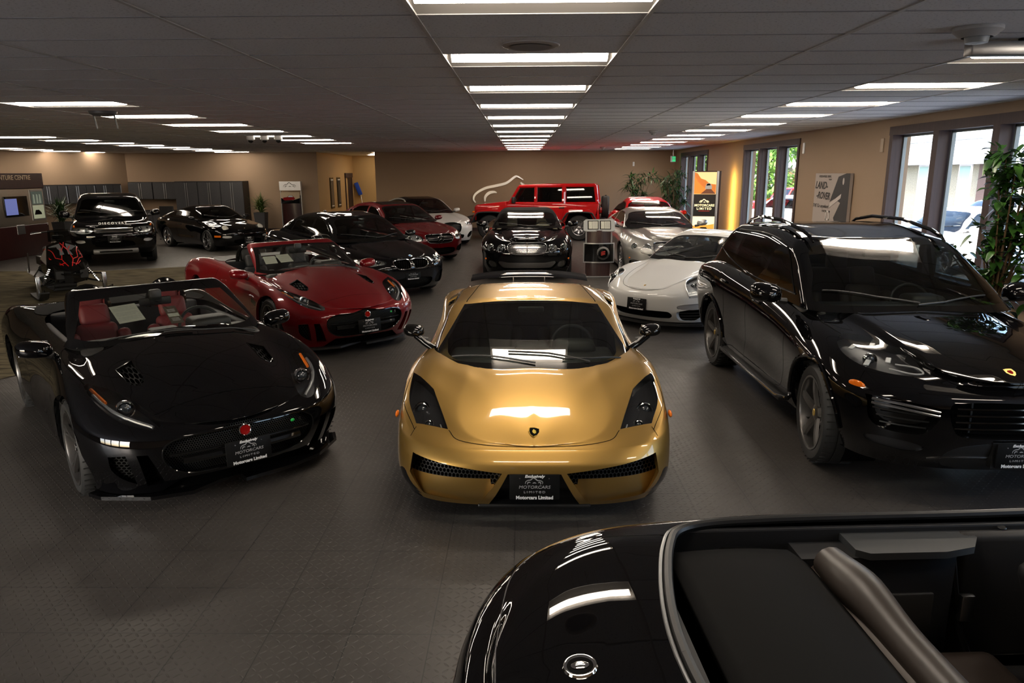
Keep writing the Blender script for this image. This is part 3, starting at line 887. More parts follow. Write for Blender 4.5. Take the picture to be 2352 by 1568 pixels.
    o = mk('floor_inlay', [(-3.4, 2.8, .004), (-2.62, 3.1, .004), (-2.80, 3.40, .004), (-3.1, 3.7, .004), (-3.5, 3.5, .004)][:5], [(0, 1, 2, 3, 4)], mat('inlay_black', (.01, .01, .01), .5), smooth=False); o['kind'] = 'structure'
    # two doorways in the alcove
    for nm, x0, x1, yy, ax in (('door_1', 32.9, 34.0, -7.9, 'x'), ('door_2', -6.15, -5.67, 34.5, 'y')):
        b = MB(); c = MB()
        if ax == 'x':
            b.box(-7.94, -7.84, x0-.12, x1+.12, 2.02, 2.22); b.box(-7.93, -7.86, x0-.1, x0, 0, 2.05); b.box(-7.93, -7.86, x1, x1+.1, 0, 2.05); c.box(-7.92, -7.88, x0+.42, x1, 0, 2.02)
        else:
            b.box(x0-.12, x1, 34.40, 34.5, 2.02, 2.22); b.box(x0-.1, x0, 34.42, 34.49, 0, 2.05); c.box(x0+.2, x1, 34.46, 34.5, 0, 2.02)
        o = b.build(nm, TRIMM); o['kind'] = 'structure'; c.build('door_leaf', mat('door_dark_brown', (.02, .008, .006), .5), o)  # door leaves in one plain dark brown
building()
def logo_bar(c, w, depth, size, M):
    """thick curved bar"""
    n = len(c); V = []; F = []
    for i, p in enumerate(c):
        a = np.array(c[max(i-1, 0)]); q = np.array(c[min(i+1, n-1)]); t = q-a; t = t/max(np.linalg.norm(t), 1e-9)
        ww = w*(.35+.65*math.sin(math.pi*min(1, (i+1)/(n)*1.0)))
        sd = np.array([-t[1], t[0]])*ww/2; p = np.array(p)
        for z in (0, depth): V += [(*(p+sd)*size, z), (*(p-sd)*size, z)]
    for i in range(n-1):
        k = 4*i
        F += [(k, k+4, k+5, k+1), (k+2, k+3, k+7, k+6), (k, k+2, k+6, k+4), (k+1, k+5, k+7, k+3)]
    F += [(0, 1, 3, 2), (4*n-4, 4*n-2, 4*n-1, 4*n-3)]
    return MB().add(V, F, M)
def wall_things():
    # brushed metal emblem on the back wall: long roof line, wheel arc and a second stroke
    k = empty('wall_emblem', (0, YB-.03, 0)); tag(k, 'large brushed metal car outline mounted on the tan back wall behind the red off-roader', 'wall emblem')
    M = T(0, 0, 0, math.pi/2, 0, 0)
    EM = mat('brushed_emblem', (.62, .62, .62), .28, 1.)
    logo_bar(curve([(-1.82, 1.08), (-1.90, 1.22), (-1.80, 1.42), (-1.45, 1.62), (-1.0, 1.72), (-.62, 1.82), (-.32, 2.03), (-.20, 2.06), (.02, 1.93)], 7), .10, .03, 1, M).build('roof_stroke', EM, k)
    logo_bar(curve([(-1.46, 1.12), (-1.44, 1.30), (-1.30, 1.44), (-1.12, 1.48), (-1.0, 1.45)], 7), .11, .03, 1, M).build('wheel_stroke', EM, k)
    logo_bar(curve([(-.08, 1.83), (.10, 1.70), (.40, 1.62), (.9, 1.60)], 7), .11, .03, 1, M).build('bonnet_stroke', EM, k)
    o = MB().rbox(-.035, .035, -.03, .0, -.08, .08, .01).build('motion_sensor', WHITET); o.location = (4.23, YB-.001, 2.5); tag(o, 'small white motion sensor high on the tan back wall', 'sensor')
    o = MB().rbox(-.02, 0, -.05, .05, -.11, .11, .01).build('door_chime', mat('beige_plastic', (.34, .25, .17), .5)); o.location = (XR, 12.15, 2.6); tag(o, 'beige box on the wall left of the nearest window', 'wall box')
    o = MB().rbox(-.02, 0, -.05, .05, -.11, .11, .01).build('door_contact', WHITET); o.location = (XR, 15.5, 2.66); tag(o, 'white sensor box beside the tall middle window', 'sensor')
    # exit signs
    for (x, y, z, rz, lb) in ((5.55, 27.6, 2.66, .9, 'green exit sign in the corner by the farthest window'), (-5.95, 31.0, 2.78, .7, 'green exit sign hanging in the alcove doorway')):
        e = MB().rbox(-.16, .16, -.03, .03, -.11, .11, .01).build('exit_sign', mat('exit_white', (.6, .62, .6), .4)); e.location = (x, y, z); e.rotation_euler = (0, 0, rz); tag(e, lb, 'exit sign')
        GR = mat('exit_green', (.05, .5, .2), .4, emit=(.05, .9, .3), es=.9)
        MB().box(-.13, .13, -.034, -.031, -.085, .085).build('lit_panel', GR, e); text('lettering', 'EXIT', .13, WHITET, e, T(0, -.036, 0, math.pi/2), bold=.004)
        MB().box(-.01, .01, -.01, .01, .10, CZ-z).build('hanger', STEEL, e)
    # poster with slanted 4x4 drawing
    p = MB().rbox(-.07, -.012, -.77, .77, -.56, .5, .006).build('wall_poster', mat('poster_grey', (.33, .28, .25), .7)); p.location = (XR, 13.83, 1.66)
    tag(p, 'black and white off-road vehicle poster hanging between the two near windows', 'poster')
    M = T(-.0725, 0, 0, math.pi/2, 0, -math.pi/2)
    DK = mat('poster_dark', (.02, .018, .018), .7)
    for nm, pl in (('vehicle_shape', [(.0, -.02), (.30, .44), (.62, .50), (.77, .50), (.77, -.56), (.42, -.56), (.22, -.30), (.46, -.02), (.20, .04)]), ('terrain_shape', [(-.77, -.56), (-.60, -.46), (-.30, -.50), (-.05, -.42), (.10, -.50), (.42, -.56)])):
        MB().prism(pl, 0, .002, 'z', M).build(nm, DK, p)
    MB().prism([(-.02, -.14), (.46, .06), (.48, .14), (.02, -.04)], .002, .004, 'z', M).build('bumper_shape', mat('poster_light', (.45, .40, .37), .7), p)
    bb = MB()
    for a in ((-.14, -.10, .02, -.36), (.0, .04, .02, -.36)): bb.prism([(a[0], a[3]), (a[1], a[3]), (a[1], -.18), (a[0], -.18)], .002, .004, 'z', M)
    bb.prism([(-.14, -.18), (.04, -.18), (.04, -.215), (-.14, -.215)], .002, .004, 'z', M); bb.prism([(-.14, -.33), (.04, -.33), (.04, -.36), (-.14, -.36)], .002, .004, 'z', M)
    bb.build('headlamp_outline', mat('poster_white', (.5, .46, .43), .7), p)
    MB().ball((.52, .36, 0), .05, .09, .003, 12, M).build('round_lamp', mat('poster_pale', (.4, .36, .33), .7), p)
    text('lettering', 'LAND-', .19, DK, p, M @ T(-.44, .27, .002, 0, 0, -.02), shear=.3, bold=.004)
    text('lettering', '-ROVER', .18, DK, p, M @ T(-.33, .08, .002, 0, 0, -.02), shear=.3, bold=.004)
    text('lettering', "THE 'Go anywhere'", .095, DK, p, M @ T(-.40, -.11, .002), shear=.3)
    text('lettering', 'VEHICLE', .055, DK, p, M @ T(-.22, -.20, .002)); text('lettering', 'FOUR WHEEL DRIVE', .06, DK, p, M @ T(-.30, .44, .002)); text('lettering', '"WITH"', .04, DK, p, M @ T(-.06, .385, .002))
    # alcove pictures
    for i, (y, lb, c) in enumerate(((30.45, 'tall narrow framed picture with a pale curve, left of the pair in the alcove', (.10, .07, .045)), (31.6, 'tall narrow framed picture with a dark ground, right of the pair in the alcove', (.02, .018, .018)))):
        f = MB().rbox(0, .03, -.26, .26, -.62, .62, .005).build('framed_picture', GLOSSB); f.location = (-7.895, y, 1.42); tag(f, lb, 'picture', 'framed pictures in the alcove')
        MB().box(.031, .033, -.20, .20, -.56, .56).build('print', mat('print_%d' % i, c, .5), f)
        MB().box(.034, .035, -.19, .19, .50, .55).box(.034, .035, -.19, .19, -.55, -.50).build('print_bands', WHITET, f)
        MB().tube([(.035, -.12, .4), (.035, .02, .1), (.035, .10, -.2), (.035, .06, -.42)], .012, 6).build('print_curve', mat('print_pale', (.35, .32, .28), .5), f)
    m = empty('mop', (-7.55, 33.9, 0)); tag(m, 'blue flat mop leaning head up against the alcove back wall', 'mop')
    MB().tube([(.25, 0, .0), (-.02, .5, 1.25)], .014, 8).build('handle', WHITET, m); MB().rbox(-.1, .1, -.04, .04, -.30, .30, .03, 2, T(-.12, .48, 1.50, 0, -.35, 0)).build('mop_head', mat('blue_microfibre', (.02, .07, .42), .9), m, True)
    o = MB().rbox(-.04, .04, -.012, 0, -.06, .06, .004).build('light_switch', WHITET); o.location = (-6.55, 34.5, 1.15); tag(o, 'small white light switch on the alcove back wall', 'switch')
    # ceiling fittings
    s = MB().lathe([(0, -.012), (.14, -.012), (.155, -.016), (.185, -.008), (.19, .0)], 40).build('ceiling_speaker', mat('speaker_white', (.36, .34, .33), .6), None, True); s.location = (.05, row_y(2)+.3, CZ); tag(s, 'round ceiling speaker grille between the two nearest middle lights', 'speaker')
    MB().lathe([(.0, -.0165), (.135, -.0165)], 40).build('grille', mat('speaker_grey', (.20, .20, .21), .7), s)
    for i, (x, y, r, lb) in enumerate(((2.62, 4.50, .13, 'large white smoke detector on the ceiling at upper right'), (2.6, 15.0, .09, 'small smoke detector on the ceiling between the middle and right light rows'), (2.6, 24.4, .09, 'smallest and farthest smoke detector on the ceiling, right of the middle row'))):
        d = MB().lathe([(r, 0), (r, -.02), (r*.72, -.05), (r*.62, -.055)], 32).build('smoke_detector', mat('detector_white', (.42, .42, .42), .5), None, True); d.location = (x, y, CZ); tag(d, lb, 'smoke detector')
        MB().lathe([(r*.5, -.05), (r*.45, -.085), (0, -.09)], 24).build('sensor_head', mat('detector_grey', (.25, .27, .28), .4), d, True)
    b = MB().rbox(-.02, 1.6, -.045, .045, -.085, .0, .012, 2).build('ceiling_rail', STEEL, None, True); b.location = (2.80, 4.86, CZ-.02); b.rotation_euler[2] = 0; tag(b, 'brushed steel rail fixed under the ceiling at upper right beside the smoke detector', 'rail')
    bb = MB()
    for xx in (.10, .14, .28, .33, .37): bb.lathe([(.008, 0), (.008, -.004), (0, -.004)], 10, T(xx, -.045, -.04, math.pi/2))
    bb.box(.3, .34, -.02, .02, 0, .03); bb.box(1.3, 1.34, -.02, .02, 0, .03); bb.build('screw', GAP, b)
    r = empty('ceiling_receiver', (-5.45, 9.75, CZ)); tag(r, 'dark round ceiling fitting with two hanging antennas near the first left lights', 'ceiling fitting')
    MB().lathe([(0, -.06), (.12, -.055), (.16, -.03), (.17, 0)], 28).build('disc', mat('receiver_grey', (.05, .05, .055), .4), r, True)
    for q in (-.13, .14): MB().tube([(q, 0, -.03), (q+.03, 0, -.22)], .011, 8).build('antenna', PLAST, r)
    for i, x in enumerate((-5.6, -5.3, -5.0)):
        c = empty('dome_camera', (x-.28, 16.15, CZ)); tag(c, ('leftmost', 'middle', 'rightmost')[i]+' of three small white dome cameras in a row on the ceiling', 'camera', 'dome cameras on the ceiling')
        MB().lathe([(.085, 0), (.085, -.07), (.06, -.09)], 20).build('housing', WHITET, c, True); MB().ball((0, 0, -.09), .058, .058, .06, 14).build('dome', GLOSSB, c, True)
wall_things()
def foliage(name, m, parent, blades, seed=1, narrow=.02):
    """arching blades: each (base, direction, length, droop)"""
    rnd = random.Random(seed); V = []; F = []
    for (bx, by, bz, az, el, L, w, droop) in blades:
        n = 5; dx, dy = math.cos(az), math.sin(az); k = len(V)
        for i in range(n+1):
            t = i/n; r = L*t; h = r*math.sin(el)-droop*t*t*L; rr = r*math.cos(el)
            ww = w*math.sin(math.pi*min(1, .12+.88*t)**.8)*.5+.001
            c = (bx+dx*rr, by+dy*rr, bz+h); V += [(c[0]-dy*ww, c[1]+dx*ww, c[2]), (c[0], c[1], c[2]-ww*.35), (c[0]+dy*ww, c[1]-dx*ww, c[2])]
        for i in range(n): F += [(k+3*i, k+3*i+1, k+3*i+4, k+3*i+3), (k+3*i+1, k+3*i+2, k+3*i+5, k+3*i+4)]
    return mk(name, V, F, m, parent)
LEAF1 = noisy('grass_green', (.025, .055, .008), (.10, .14, .02), 9, .55)
LEAF2 = noisy('dark_leaf', (.012, .035, .008), (.035, .09, .018), 7, .4)
LEAF3 = noisy('ficus_green', (.015, .05, .01), (.05, .15, .02), 7, .3)
POT = mat('charcoal_pot', (.035, .035, .037), .5)
def grass_planter(x, y, s, lb, h=.72, dark=False, seed=3):
    k = empty('potted_grass', (x, y, 0)); tag(k, lb, 'potted plant')
    MB().add([(-.16, -.16, 0), (.16, -.16, 0), (.16, .16, 0), (-.16, .16, 0), (-.21, -.21, h), (.21, -.21, h), (.21, .21, h), (-.21, .21, h), (-.18, -.18, h), (.18, -.18, h), (.18, .18, h), (-.18, .18, h), (-.18, -.18, h-.04), (.18, -.18, h-.04), (.18, .18, h-.04), (-.18, .18, h-.04)],
             [(3, 2, 1, 0), (0, 1, 5, 4), (1, 2, 6, 5), (2, 3, 7, 6), (3, 0, 4, 7), (4, 5, 9, 8), (5, 6, 10, 9), (6, 7, 11, 10), (7, 4, 8, 11), (8, 9, 13, 12), (9, 10, 14, 13), (10, 11, 15, 14), (11, 8, 12, 15), (12, 13, 14, 15)]).build('pot', POT, k)
    rnd = random.Random(seed); B = []
    for i in range(260):
        z = h-.02+rnd.random()*.35*s; B.append((rnd.uniform(-.07, .07), rnd.uniform(-.07, .07), z, rnd.uniform(0, 6.28), rnd.uniform(.5, 1.5), rnd.uniform(.3, .7)*s, .028, rnd.uniform(.1, .75)))
    foliage('foliage', LEAF2 if dark else LEAF1, k, B, seed)
grass_planter(-9.95, 27.75, 1.0, 'spiky green grass plant in a tall charcoal pot beside the slim logo stand', .78)
grass_planter(-15.0, 23.6, 1.15, 'spiky grass plant beside the snowmobile and the touchscreen wall', .72, True, 8)
def bush(name, loc, lb, cat, n, rx, rz, zc, lw, ll, m, seed, stems, pot=None):
    k = empty(name, loc); tag(k, lb, cat); rnd = random.Random(seed); B = []
    cl = [(rnd.gauss(0, .5)*rx, rnd.gauss(0, .5)*rx, zc+rnd.uniform(-1, 1)*rz) for _ in range(max(6, n//12))]
    for i in range(n):
        c = rnd.choice(cl); B.append((c[0]+rnd.gauss(0, .05), c[1]+rnd.gauss(0, .05), c[2]+rnd.gauss(0, .05), rnd.uniform(0, 6.28), rnd.uniform(-.6, 1.1), rnd.uniform(.6, 1.1)*ll, lw, rnd.uniform(.2, .8)))
    foliage('foliage', m, k, B, seed)
    b = MB()
    for c in cl[:stems]: b.tube([(0, 0, .3), (c[0]*.3, c[1]*.3, zc*.6), (c[0], c[1], c[2])], [.02, .014, .006], 6)
    b.build('branches', mat('bark_%s' % name, (.12, .07, .03), .8), k, True)
    MB().lathe([(0, 0), (.20, 0), (.27, .42), (.24, .42), (.23, .36), (0, .36)], 24).build('pot', pot or POT, k, True)
    return k
bush('dracaena_plant', (5.0, 24.7, 0), 'big bushy dracaena plant behind the silver coupe, left of the lit sign', 'potted plant', 900, .40, .75, 1.5, .035, .26, LEAF2, 5, 40)
def dracaena_arm():
    pass
bush('corn_plant', (4.15, 26.9, 0), 'open branching plant with leaf rosettes in front of the tan back wall', 'potted plant', 260, .42, .38, 1.75, .05, .34, LEAF2, 11, 12)
bush('ficus_tree', (5.05, 7.75, 0), 'glossy green ficus hanging in at the right edge by the nearest window', 'potted plant', 900, .30, .85, 1.55, .075, .14, LEAF3, 21, 40)
def palm():
    k = empty('palm_plant', (4.95, 15.8, 0)); tag(k, 'small palm with arching fronds between the lit sign and the black luxury SUV', 'potted plant')
    V = []; F = []; rnd = random.Random(4); st = MB()
    for i in range(9):
        az = i*.7; L = rnd.uniform(.55, .85); pts = []
        for t in np.linspace(0, 1, 9): pts.append(Vector((math.cos(az)*L*t*.9, math.sin(az)*L*t*.9, .62+L*(1.0*t-.85*t*t)*1.0)))
        st.tube(pts, .006, 5)
        for j in range(2, 9):
            for s in (-1, 1):
                d = Vector((math.cos(az+s*.9), math.sin(az+s*.9), -.5)).normalized()*.22*(1.1-abs(j-5)/7); w = Vector((math.cos(az), math.sin(az), 0))*.014
                q = len(V); V += [tuple(pts[j]-w), tuple(pts[j]+w), tuple(pts[j]+d)]; F.append((q, q+1, q+2))
    mk('leaflets', V, F, LEAF1, k); st.build('fronds', LEAF1, k, True)
    MB().lathe([(0, 0), (.15, 0), (.2, .4), (.17, .4), (0, .36)], 20).build('pot', POT, k, True); MB().tube([(0, 0, .36), (0, 0, .64)], .03, 8).build('trunk', mat('palm_trunk', (.1, .06, .03), .8), k)
palm()
def cabinets():
    DOOR = noisy('slate_laminate', (.026, .026, .029), (.034, .034, .037), 30, .5); HANDLE = mat('alu_pull', (.36, .37, .38), .3, 1.); SH = mat('cabinet_black', (.008, .007, .008), .5)
    def unit(name, M, w, z0, z1, d, doors, lb, cat, grp=None):
        k = empty(name); k.matrix_world = M; tag(k, lb, cat, grp)
        MB().box(0, w, -d, 0, z0, z1).build('carcass', SH, k)
        dw = w/doors
        for i in range(doors):
            o = MB().rbox(i*dw+.008, (i+1)*dw-.008, -d-.022, -d, z0+.012, z1-.04, .004).build('door', DOOR, k)
            hx = (i+1)*dw-.05 if i % 2 == 0 else i*dw+.02
            MB().box(hx, hx+.035, -d-.034, -d-.022, z0+.02, z1-.05).build('door_pull', HANDLE, o)
    # straight run along the back-left wall
    M0 = T(-14.6, YB-.02, 0)
    for i in range(2): unit('wall_cupboard', T(-15.1+i*.95+.02, YB-.02, 0), .93, 1.27, 1.92, .42, 2, ('first' if i == 0 else 'second')+' dark wall cupboard over the tan splashback, counted from the corner', 'cupboard', 'wall cupboards on the back wall')
    for i in range(3): unit('tall_cupboard', T(-13.2+i*.87, YB-.02, 0), .86, .08, 1.94, .6, 2, ('leftmost', 'middle', 'rightmost')[i]+' tall dark double cupboard with long metal pulls behind the pale-lamped black coupe', 'cupboard', 'tall cupboards on the back wall')
    unit('end_panel', T(-10.58, YB-.02, 0), .16, .08, 1.95, .62, 1, 'plain dark end panel closing the tall cupboards near the grass planter', 'cupboard') if 0 else None
    unit('base_cupboard', T(-15.1, YB-.02, 0), 1.88, .06, .86, .6, 4, 'low dark base cupboards under the tan splashback', 'cupboard')
    # run along the slanted left wall
    a = math.atan2(YB-24.2, -15.3+17.6)
    for i in range(3):
        p = Vector((-17.6, 24.2))+Vector((math.cos(a), math.sin(a)))*(1.25+i*1.02)
        unit('wall_cupboard', Matrix.Translation((p.x+.02, p.y, 0)) @ Matrix.Rotation(a, 4, 'Z'), 1.0, 1.2, 1.86, .4, 3, ('nearest', 'middle', 'farthest')[i]+' dark wall cupboard on the slanted left wall above the black family SUV', 'cupboard', 'wall cupboards on the left wall')
    p = Vector((-17.6, 24.2))+Vector((math.cos(a), math.sin(a)))*.55
    unit('tall_cupboard', Matrix.Translation((p.x+.02, p.y, 0)) @ Matrix.Rotation(a, 4, 'Z'), .68, .05, 1.86, .62, 2, 'tall near-black cupboard with a blank side closing the left cupboard run', 'cupboard')
    # monitor on the base cupboards
    t = MB().rbox(-.24, .24, -.03, .03, -.2, .2, .01).build('monitor', PLAST); t.location = (-12.7+.35, 25.3, .93); tag(t, 'black monitor seen behind the right mirror of the black family SUV', 'monitor')
    MB().rbox(-.04, .04, -.03, .03, -.93, -.2, .005).build('stand', PLAST, t); MB().rbox(-.25, .25, -.2, .2, -.93, -.90, .005).build('base', PLAST, t)
cabinets()
def slim_stand():
    k = empty('logo_stand', (-8.85, 28.1, 0)); tag(k, 'slim dark wood display stand with a silver logo header and red car picture', 'display stand')
    b = MB(); n = 10
    P = [(.36*math.sin(t)/math.sin(.9), -.30*(math.cos(t)-math.cos(.9))) for t in np.linspace(-.9, .9, n+1)]
    MB().prism(P+[(.36, .05), (-.36, .05)], .0, 1.40, 'z').build('curved_panel', WOODR, k, True)
    for s in (-1, 1): MB().rbox(s*.39-.015, s*.39+.015, -.05, .05, 0, 1.9, .004).build('side_rail', STEEL, k)
    MB().rbox(-.41, .41, -.10, .06, 1.58, 1.92, .006).build('header', mat('silver_header', (.62, .62, .62), .4, .6), k)
    logo('logo', .50, INK, k, T(0, -.102, 1.75, math.pi/2), .022)
    pic = MB().rbox(-.36, .36, -.13, -.115, 1.10, 1.52, .003).build('picture', mat('warm_picture', (.36, .28, .18), .3), k)
    # red car on a slope
    M = T(0, -.1345, 1.28, math.pi/2)
    MB().prism([(-.36, -.18), (.36, -.18), (.36, .02), (.1, -.06), (-.2, -.02), (-.36, .02)], 0, .001, 'z', M).build('road_shape', GLOSSB, pic)
    MB().prism([(-.30, -.02), (-.26, .04), (-.12, .06), (-.06, .12), (.08, .12), (.14, .05), (.18, .0), (.14, -.05), (-.22, -.07)], .001, .002, 'z', M).build('car_shape', REDP, pic)
    MB().prism([(-.10, .06), (-.05, .11), (.07, .11), (.11, .06)], .002, .003, 'z', M).build('window_shape', mat('pale_blue', (.4, .5, .55), .3), pic)
slim_stand()
def touch_wall():
    # counter unit facing +x
    k = empty('touchscreen_wall', (-13.75, 18.4, 0)); tag(k, 'dark wood display wall with steel panel, touchscreen and lit pictures, at the far left', 'display wall')
    MB().rbox(-.5, .0, -3.2, 2.62, 0, .85, .01).build('lower_cabinet', WOODR, k); MB().rbox(-.5, .03, -3.2, 2.60, 1.84, 2.25, .01).build('sign_header', WOODR, k)
    MB().rbox(-.5, -.02, -3.2, 2.58, .85, 1.84, .01).build('steel_panel', mat('warm_steel', (.42, .37, .31), .34, 1.), k)
    M = T(.032, 1.02, 2.13, math.pi/2, 0, math.pi/2)
    text('lettering', 'ADVENTURE CENTRE', .175, mat('brass_letter', (.55, .45, .33), .3, .8), k, M @ T(.20, 0, 0), bold=.002, depth=.006, sx=1.0)
    s = MB().rbox(-.02, .0, .92, 1.86, 1.10, 1.64, .006).build('touchscreen', GLOSSB, k)
    MB().box(.001, .002, .95, 1.42, 1.15, 1.58).build('lit_screen', mat('screen_blue', (.1, .12, .3), .3, emit=(.18, .22, .55), es=.55), s)
    MB().rbox(-.02, .01, 1.26, 1.58, .62, .87, .005).build('keyboard_shelf', STEEL, k)
    for yy in (.02, 1.98):
        f = MB().rbox(-.03, -.004, yy, yy+.60, .95, 1.80, .006).build('picture_frame', STEEL, k)
        MB().box(-.003, -.001, yy+.06, yy+.54, 1.39, 1.75).build('seat_picture', mat('seat_pic', (.05, .07, .06), .3, emit=(.25, .32, .26), es=.12), f)
        q = MB()
        for c in (.16, .30, .42): q.prism([(yy+c-.05, 1.42), (yy+c+.04, 1.42), (yy+c+.03, 1.66), (yy+c-.03, 1.68)], 0, .001, 'x')
        q.build('seat_shapes', mat('seat_pale', (.3, .36, .3), .4, emit=(.3, .36, .3), es=.2), f)
        MB().box(-.003, -.001, yy+.06, yy+.54, 1.0, 1.37).build('landscape_picture', mat('land_pic', (.3, .33, .25), .3, emit=(.45, .48, .32), es=.35), f)
        MB().prism([(yy+.10, 1.11), (yy+.42, 1.11), (yy+.40, 1.17), (yy+.31, 1.24), (yy+.17, 1.24), (yy+.13, 1.17)], 0, .001, 'x').build('car_shape', GLOSSB, f)
    b = MB()
    for z in (2.20, 2.10, 2.0, 1.9, .80, .70): b.ball((.03, 2.53, z), .014, .014, .014, 8)
    b.build('studs', CHROME, k, True)
touch_wall()
def kiosk():
    k = empty('price_kiosk', (1.62, 15.55, 0)); tag(k, 'curved grey and dark wood kiosk with two price sheets, right of the black grand tourer', 'kiosk')
    def arc(w, bulge, y0, th):
        t = np.linspace(-1, 1, 11); f = [(w/2*a, y0-bulge*(1-a*a)) for a in t]; return f+[(x, y+th) for x, y in f[::-1]]
    MB().prism(arc(.50, .08, 0, .3), .02, 1.0, 'z').build('column', WOODM, k, True)
    MB().rbox(-.32, .32, -.12, .3, 0, .03, .01).build('base', STEEL, k)
    o = MB().prism(arc(.66, .10, -.06, .03), .32, .74, 'z').build('curved_sign', mat('silver_trim', (.45, .45, .45), .3, .7), k, True)
    o = MB().prism(arc(.63, .10, -.068, .02), .345, .72, 'z').build('sign_face', GLOSSB, k, True)
    MB().lathe([(.10, 0), (.135, .0), (.14, -.006), (.10, -.008)], 30, T(.08, -.185, .53) @ Matrix.Rotation(math.pi/2, 4, 'X')).build('ring', CHROME, o, True)
    b = MB()
    for i in range(3): b.rbox(-.045, .045, -.003, .003, -.008, .008, .002, 1, T(.08, -.19, .50+.03*i, 0, -.25, 0))
    b.build('stripe', mat('red_enamel', (.5, .03, .02), .4), o)
    for s in (-1, 1): MB().rbox(s*.27-.012, s*.27+.012, -.03, .0, .74, 1.0, .003).build('post', STEEL, k)
    Mt = T(0, -.02, 1.10, -.30, 0, 0)
    MB().prism([(-.33, -.11), (-.28, -.13), (.28, -.13), (.33, -.11), (.33, .09), (.28, .13), (-.28, .13), (-.33, .09)], -.02, .02, 'y', Mt).build('sheet_holder', mat('light_grey_shell', (.40, .41, .40), .4, .3), k)
    for s in (-1, 1):
        p = MB().box(s*.13-.115, s*.13+.115, -.024, -.021, -.09, .10, Mt).build('holder_window', GLOSSB, k)
        for q in (-.055, .04): MB().box(s*.13+q-(.04 if q < 0 else .055), s*.13+q+(.035 if q < 0 else .06), -.027, -.025, -.075, .085, Mt).build('price_sheet', PAPER, p)
        bb = MB()
        for j in range(9): bb.box(s*.13+.0, s*.13+.085, -.0285, -.0275, .06-j*.014, .064-j*.014, Mt)
        bb.build('printing', GREYT, p)
kiosk()
def light_tower():
    k = empty('lightbox_tower', (5.0, 20.3, 0), math.radians(-14)); tag(k, 'tall lit sign tower with mountain road picture and dealer name, by the windows', 'lightbox')
    MB().rbox(-.33, .40, -.02, .26, 0, 2.22, .01).build('cabinet', WOODR, k)
    for s in (-.36, .28): MB().rbox(s, s+.06, -.07, .0, 0, 2.22, .008).build('side_rail', STEEL, k)
    M = T(-.01, -.052, 0, math.pi/2)
    def em(n, c, e, s): return mat(n, c, .3, emit=e, es=s)
    a = MB().box(-.30, .28, -.05, -.02, 1.60, 2.19).build('road_picture', em('pic_sky', (.5, .35, .15), (1., .62, .26), 1.1), k)
    MB().prism([(-.29, 1.61), (-.29, 2.18), (-.22, 2.16), (-.12, 2.02), (.0, 1.98), (.12, 1.88), (.28, 1.86), (.28, 1.61)], 0, .002, 'z', M).build('cliff_shape', em('pic_cliff', (.5, .14, .02), (.9, .25, .03), .55), a)
    MB().prism([(-.29, 1.61), (-.29, 2.10), (-.20, 1.94), (-.10, 1.84), (.02, 1.74), (.10, 1.61)], .002, .004, 'z', M).build('slope_shape', em('pic_slope', (.5, .1, .01), (1., .34, .04), .8), a)
    MB().prism([(-.12, 1.61), (.06, 1.76), (.16, 1.74), (.28, 1.61)], .004, .005, 'z', M).build('road_shape', em('pic_road', (.08, .03, .02), (.35, .10, .03), .4), a)
    MB().prism([(.0, 1.74), (.01, 1.82), (.04, 1.89), (.12, 1.90), (.16, 1.84), (.18, 1.80), (.17, 1.74)], .005, .007, 'z', M).build('vehicle_shape', em('pic_vehicle', (.3, .28, .25), (.5, .45, .38), .5), a)
    MB().prism([(.03, 1.83), (.05, 1.88), (.12, 1.885), (.145, 1.84)], .007, .008, 'z', M).build('window_shape', GLOSSB, a)
    b = MB().box(-.30, .28, -.05, -.02, 1.02, 1.58).build('name_panel', mat('panel_brown', (.012, .008, .006), .3), k)
    CR = em('cream_letters', (.8, .7, .4), (1., .84, .45), 1.2)
    text('lettering', 'MOTORCARS', .088, CR, b, M @ T(0, 1.30, 0), bold=.0022, shear=.1, depth=.002, sx=1.0); text('lettering', 'LIMITED', .085, CR, b, M @ T(0, 1.21, 0), bold=.0022, spacing=1.35, depth=.002)
    logo('logo', .26, CR, b, M @ T(0, 1.40, .002), .045); MB().box(-.16, .14, -.056, -.052, 1.145, 1.152).build('underline', em('red_line', (.5, .02, .01), (.9, .05, .02), .8), b)
    for s in (-.22, .20): MB().box(s-.008, s+.008, -.056, -.052, 1.42, 1.54).build('reflection_strip', WHITET, b) if 0 else None
    c = MB().box(-.30, .28, -.05, -.02, .40, 1.0).build('desert_picture', em('pic_haze', (.6, .5, .3), (1., .8, .5), 1.2), k)
    MB().prism([(-.29, .55), (-.29, .74), (-.1, .80), (.1, .77), (.28, .80), (.28, .55)], 0, .002, 'z', M).build('dune_shape', em('pic_dune', (.6, .25, .03), (1., .42, .06), .9), c)
    MB().prism([(-.13, .60), (-.12, .67), (-.06, .71), (.08, .71), (.12, .66), (.13, .60)], .002, .004, 'z', M).build('vehicle_shape', GLOSSB, c)
light_tower()
YL = bpy.data.lights.new('tower_glow', 'AREA'); YL.energy = 45; YL.color = (1., .62, .12); YL.size = 1.9; YL.size_y = .12; YL.shape = 'RECTANGLE'
yo = bpy.data.objects.new('tower_glow', YL); COL.objects.link(yo); yo.location = (5.55, 20.45, 1.2); yo.rotation_euler = (0, math.radians(-90), 0)
for i, (x, y) in enumerate(((-7.3, 30.2), (-7.3, 32.4))):
    l = bpy.data.lights.new('downlight', 'SPOT'); l.energy = 110; l.color = (1., .72, .38); l.spot_size = math.radians(80); l.spot_blend = .8; l.shadow_soft_size = .05
    o = bpy.data.objects.new('downlight', l); COL.objects.link(o); o.location = (x, y, CZ-.03); o.rotation_euler = (0, math.radians(-18), 0)
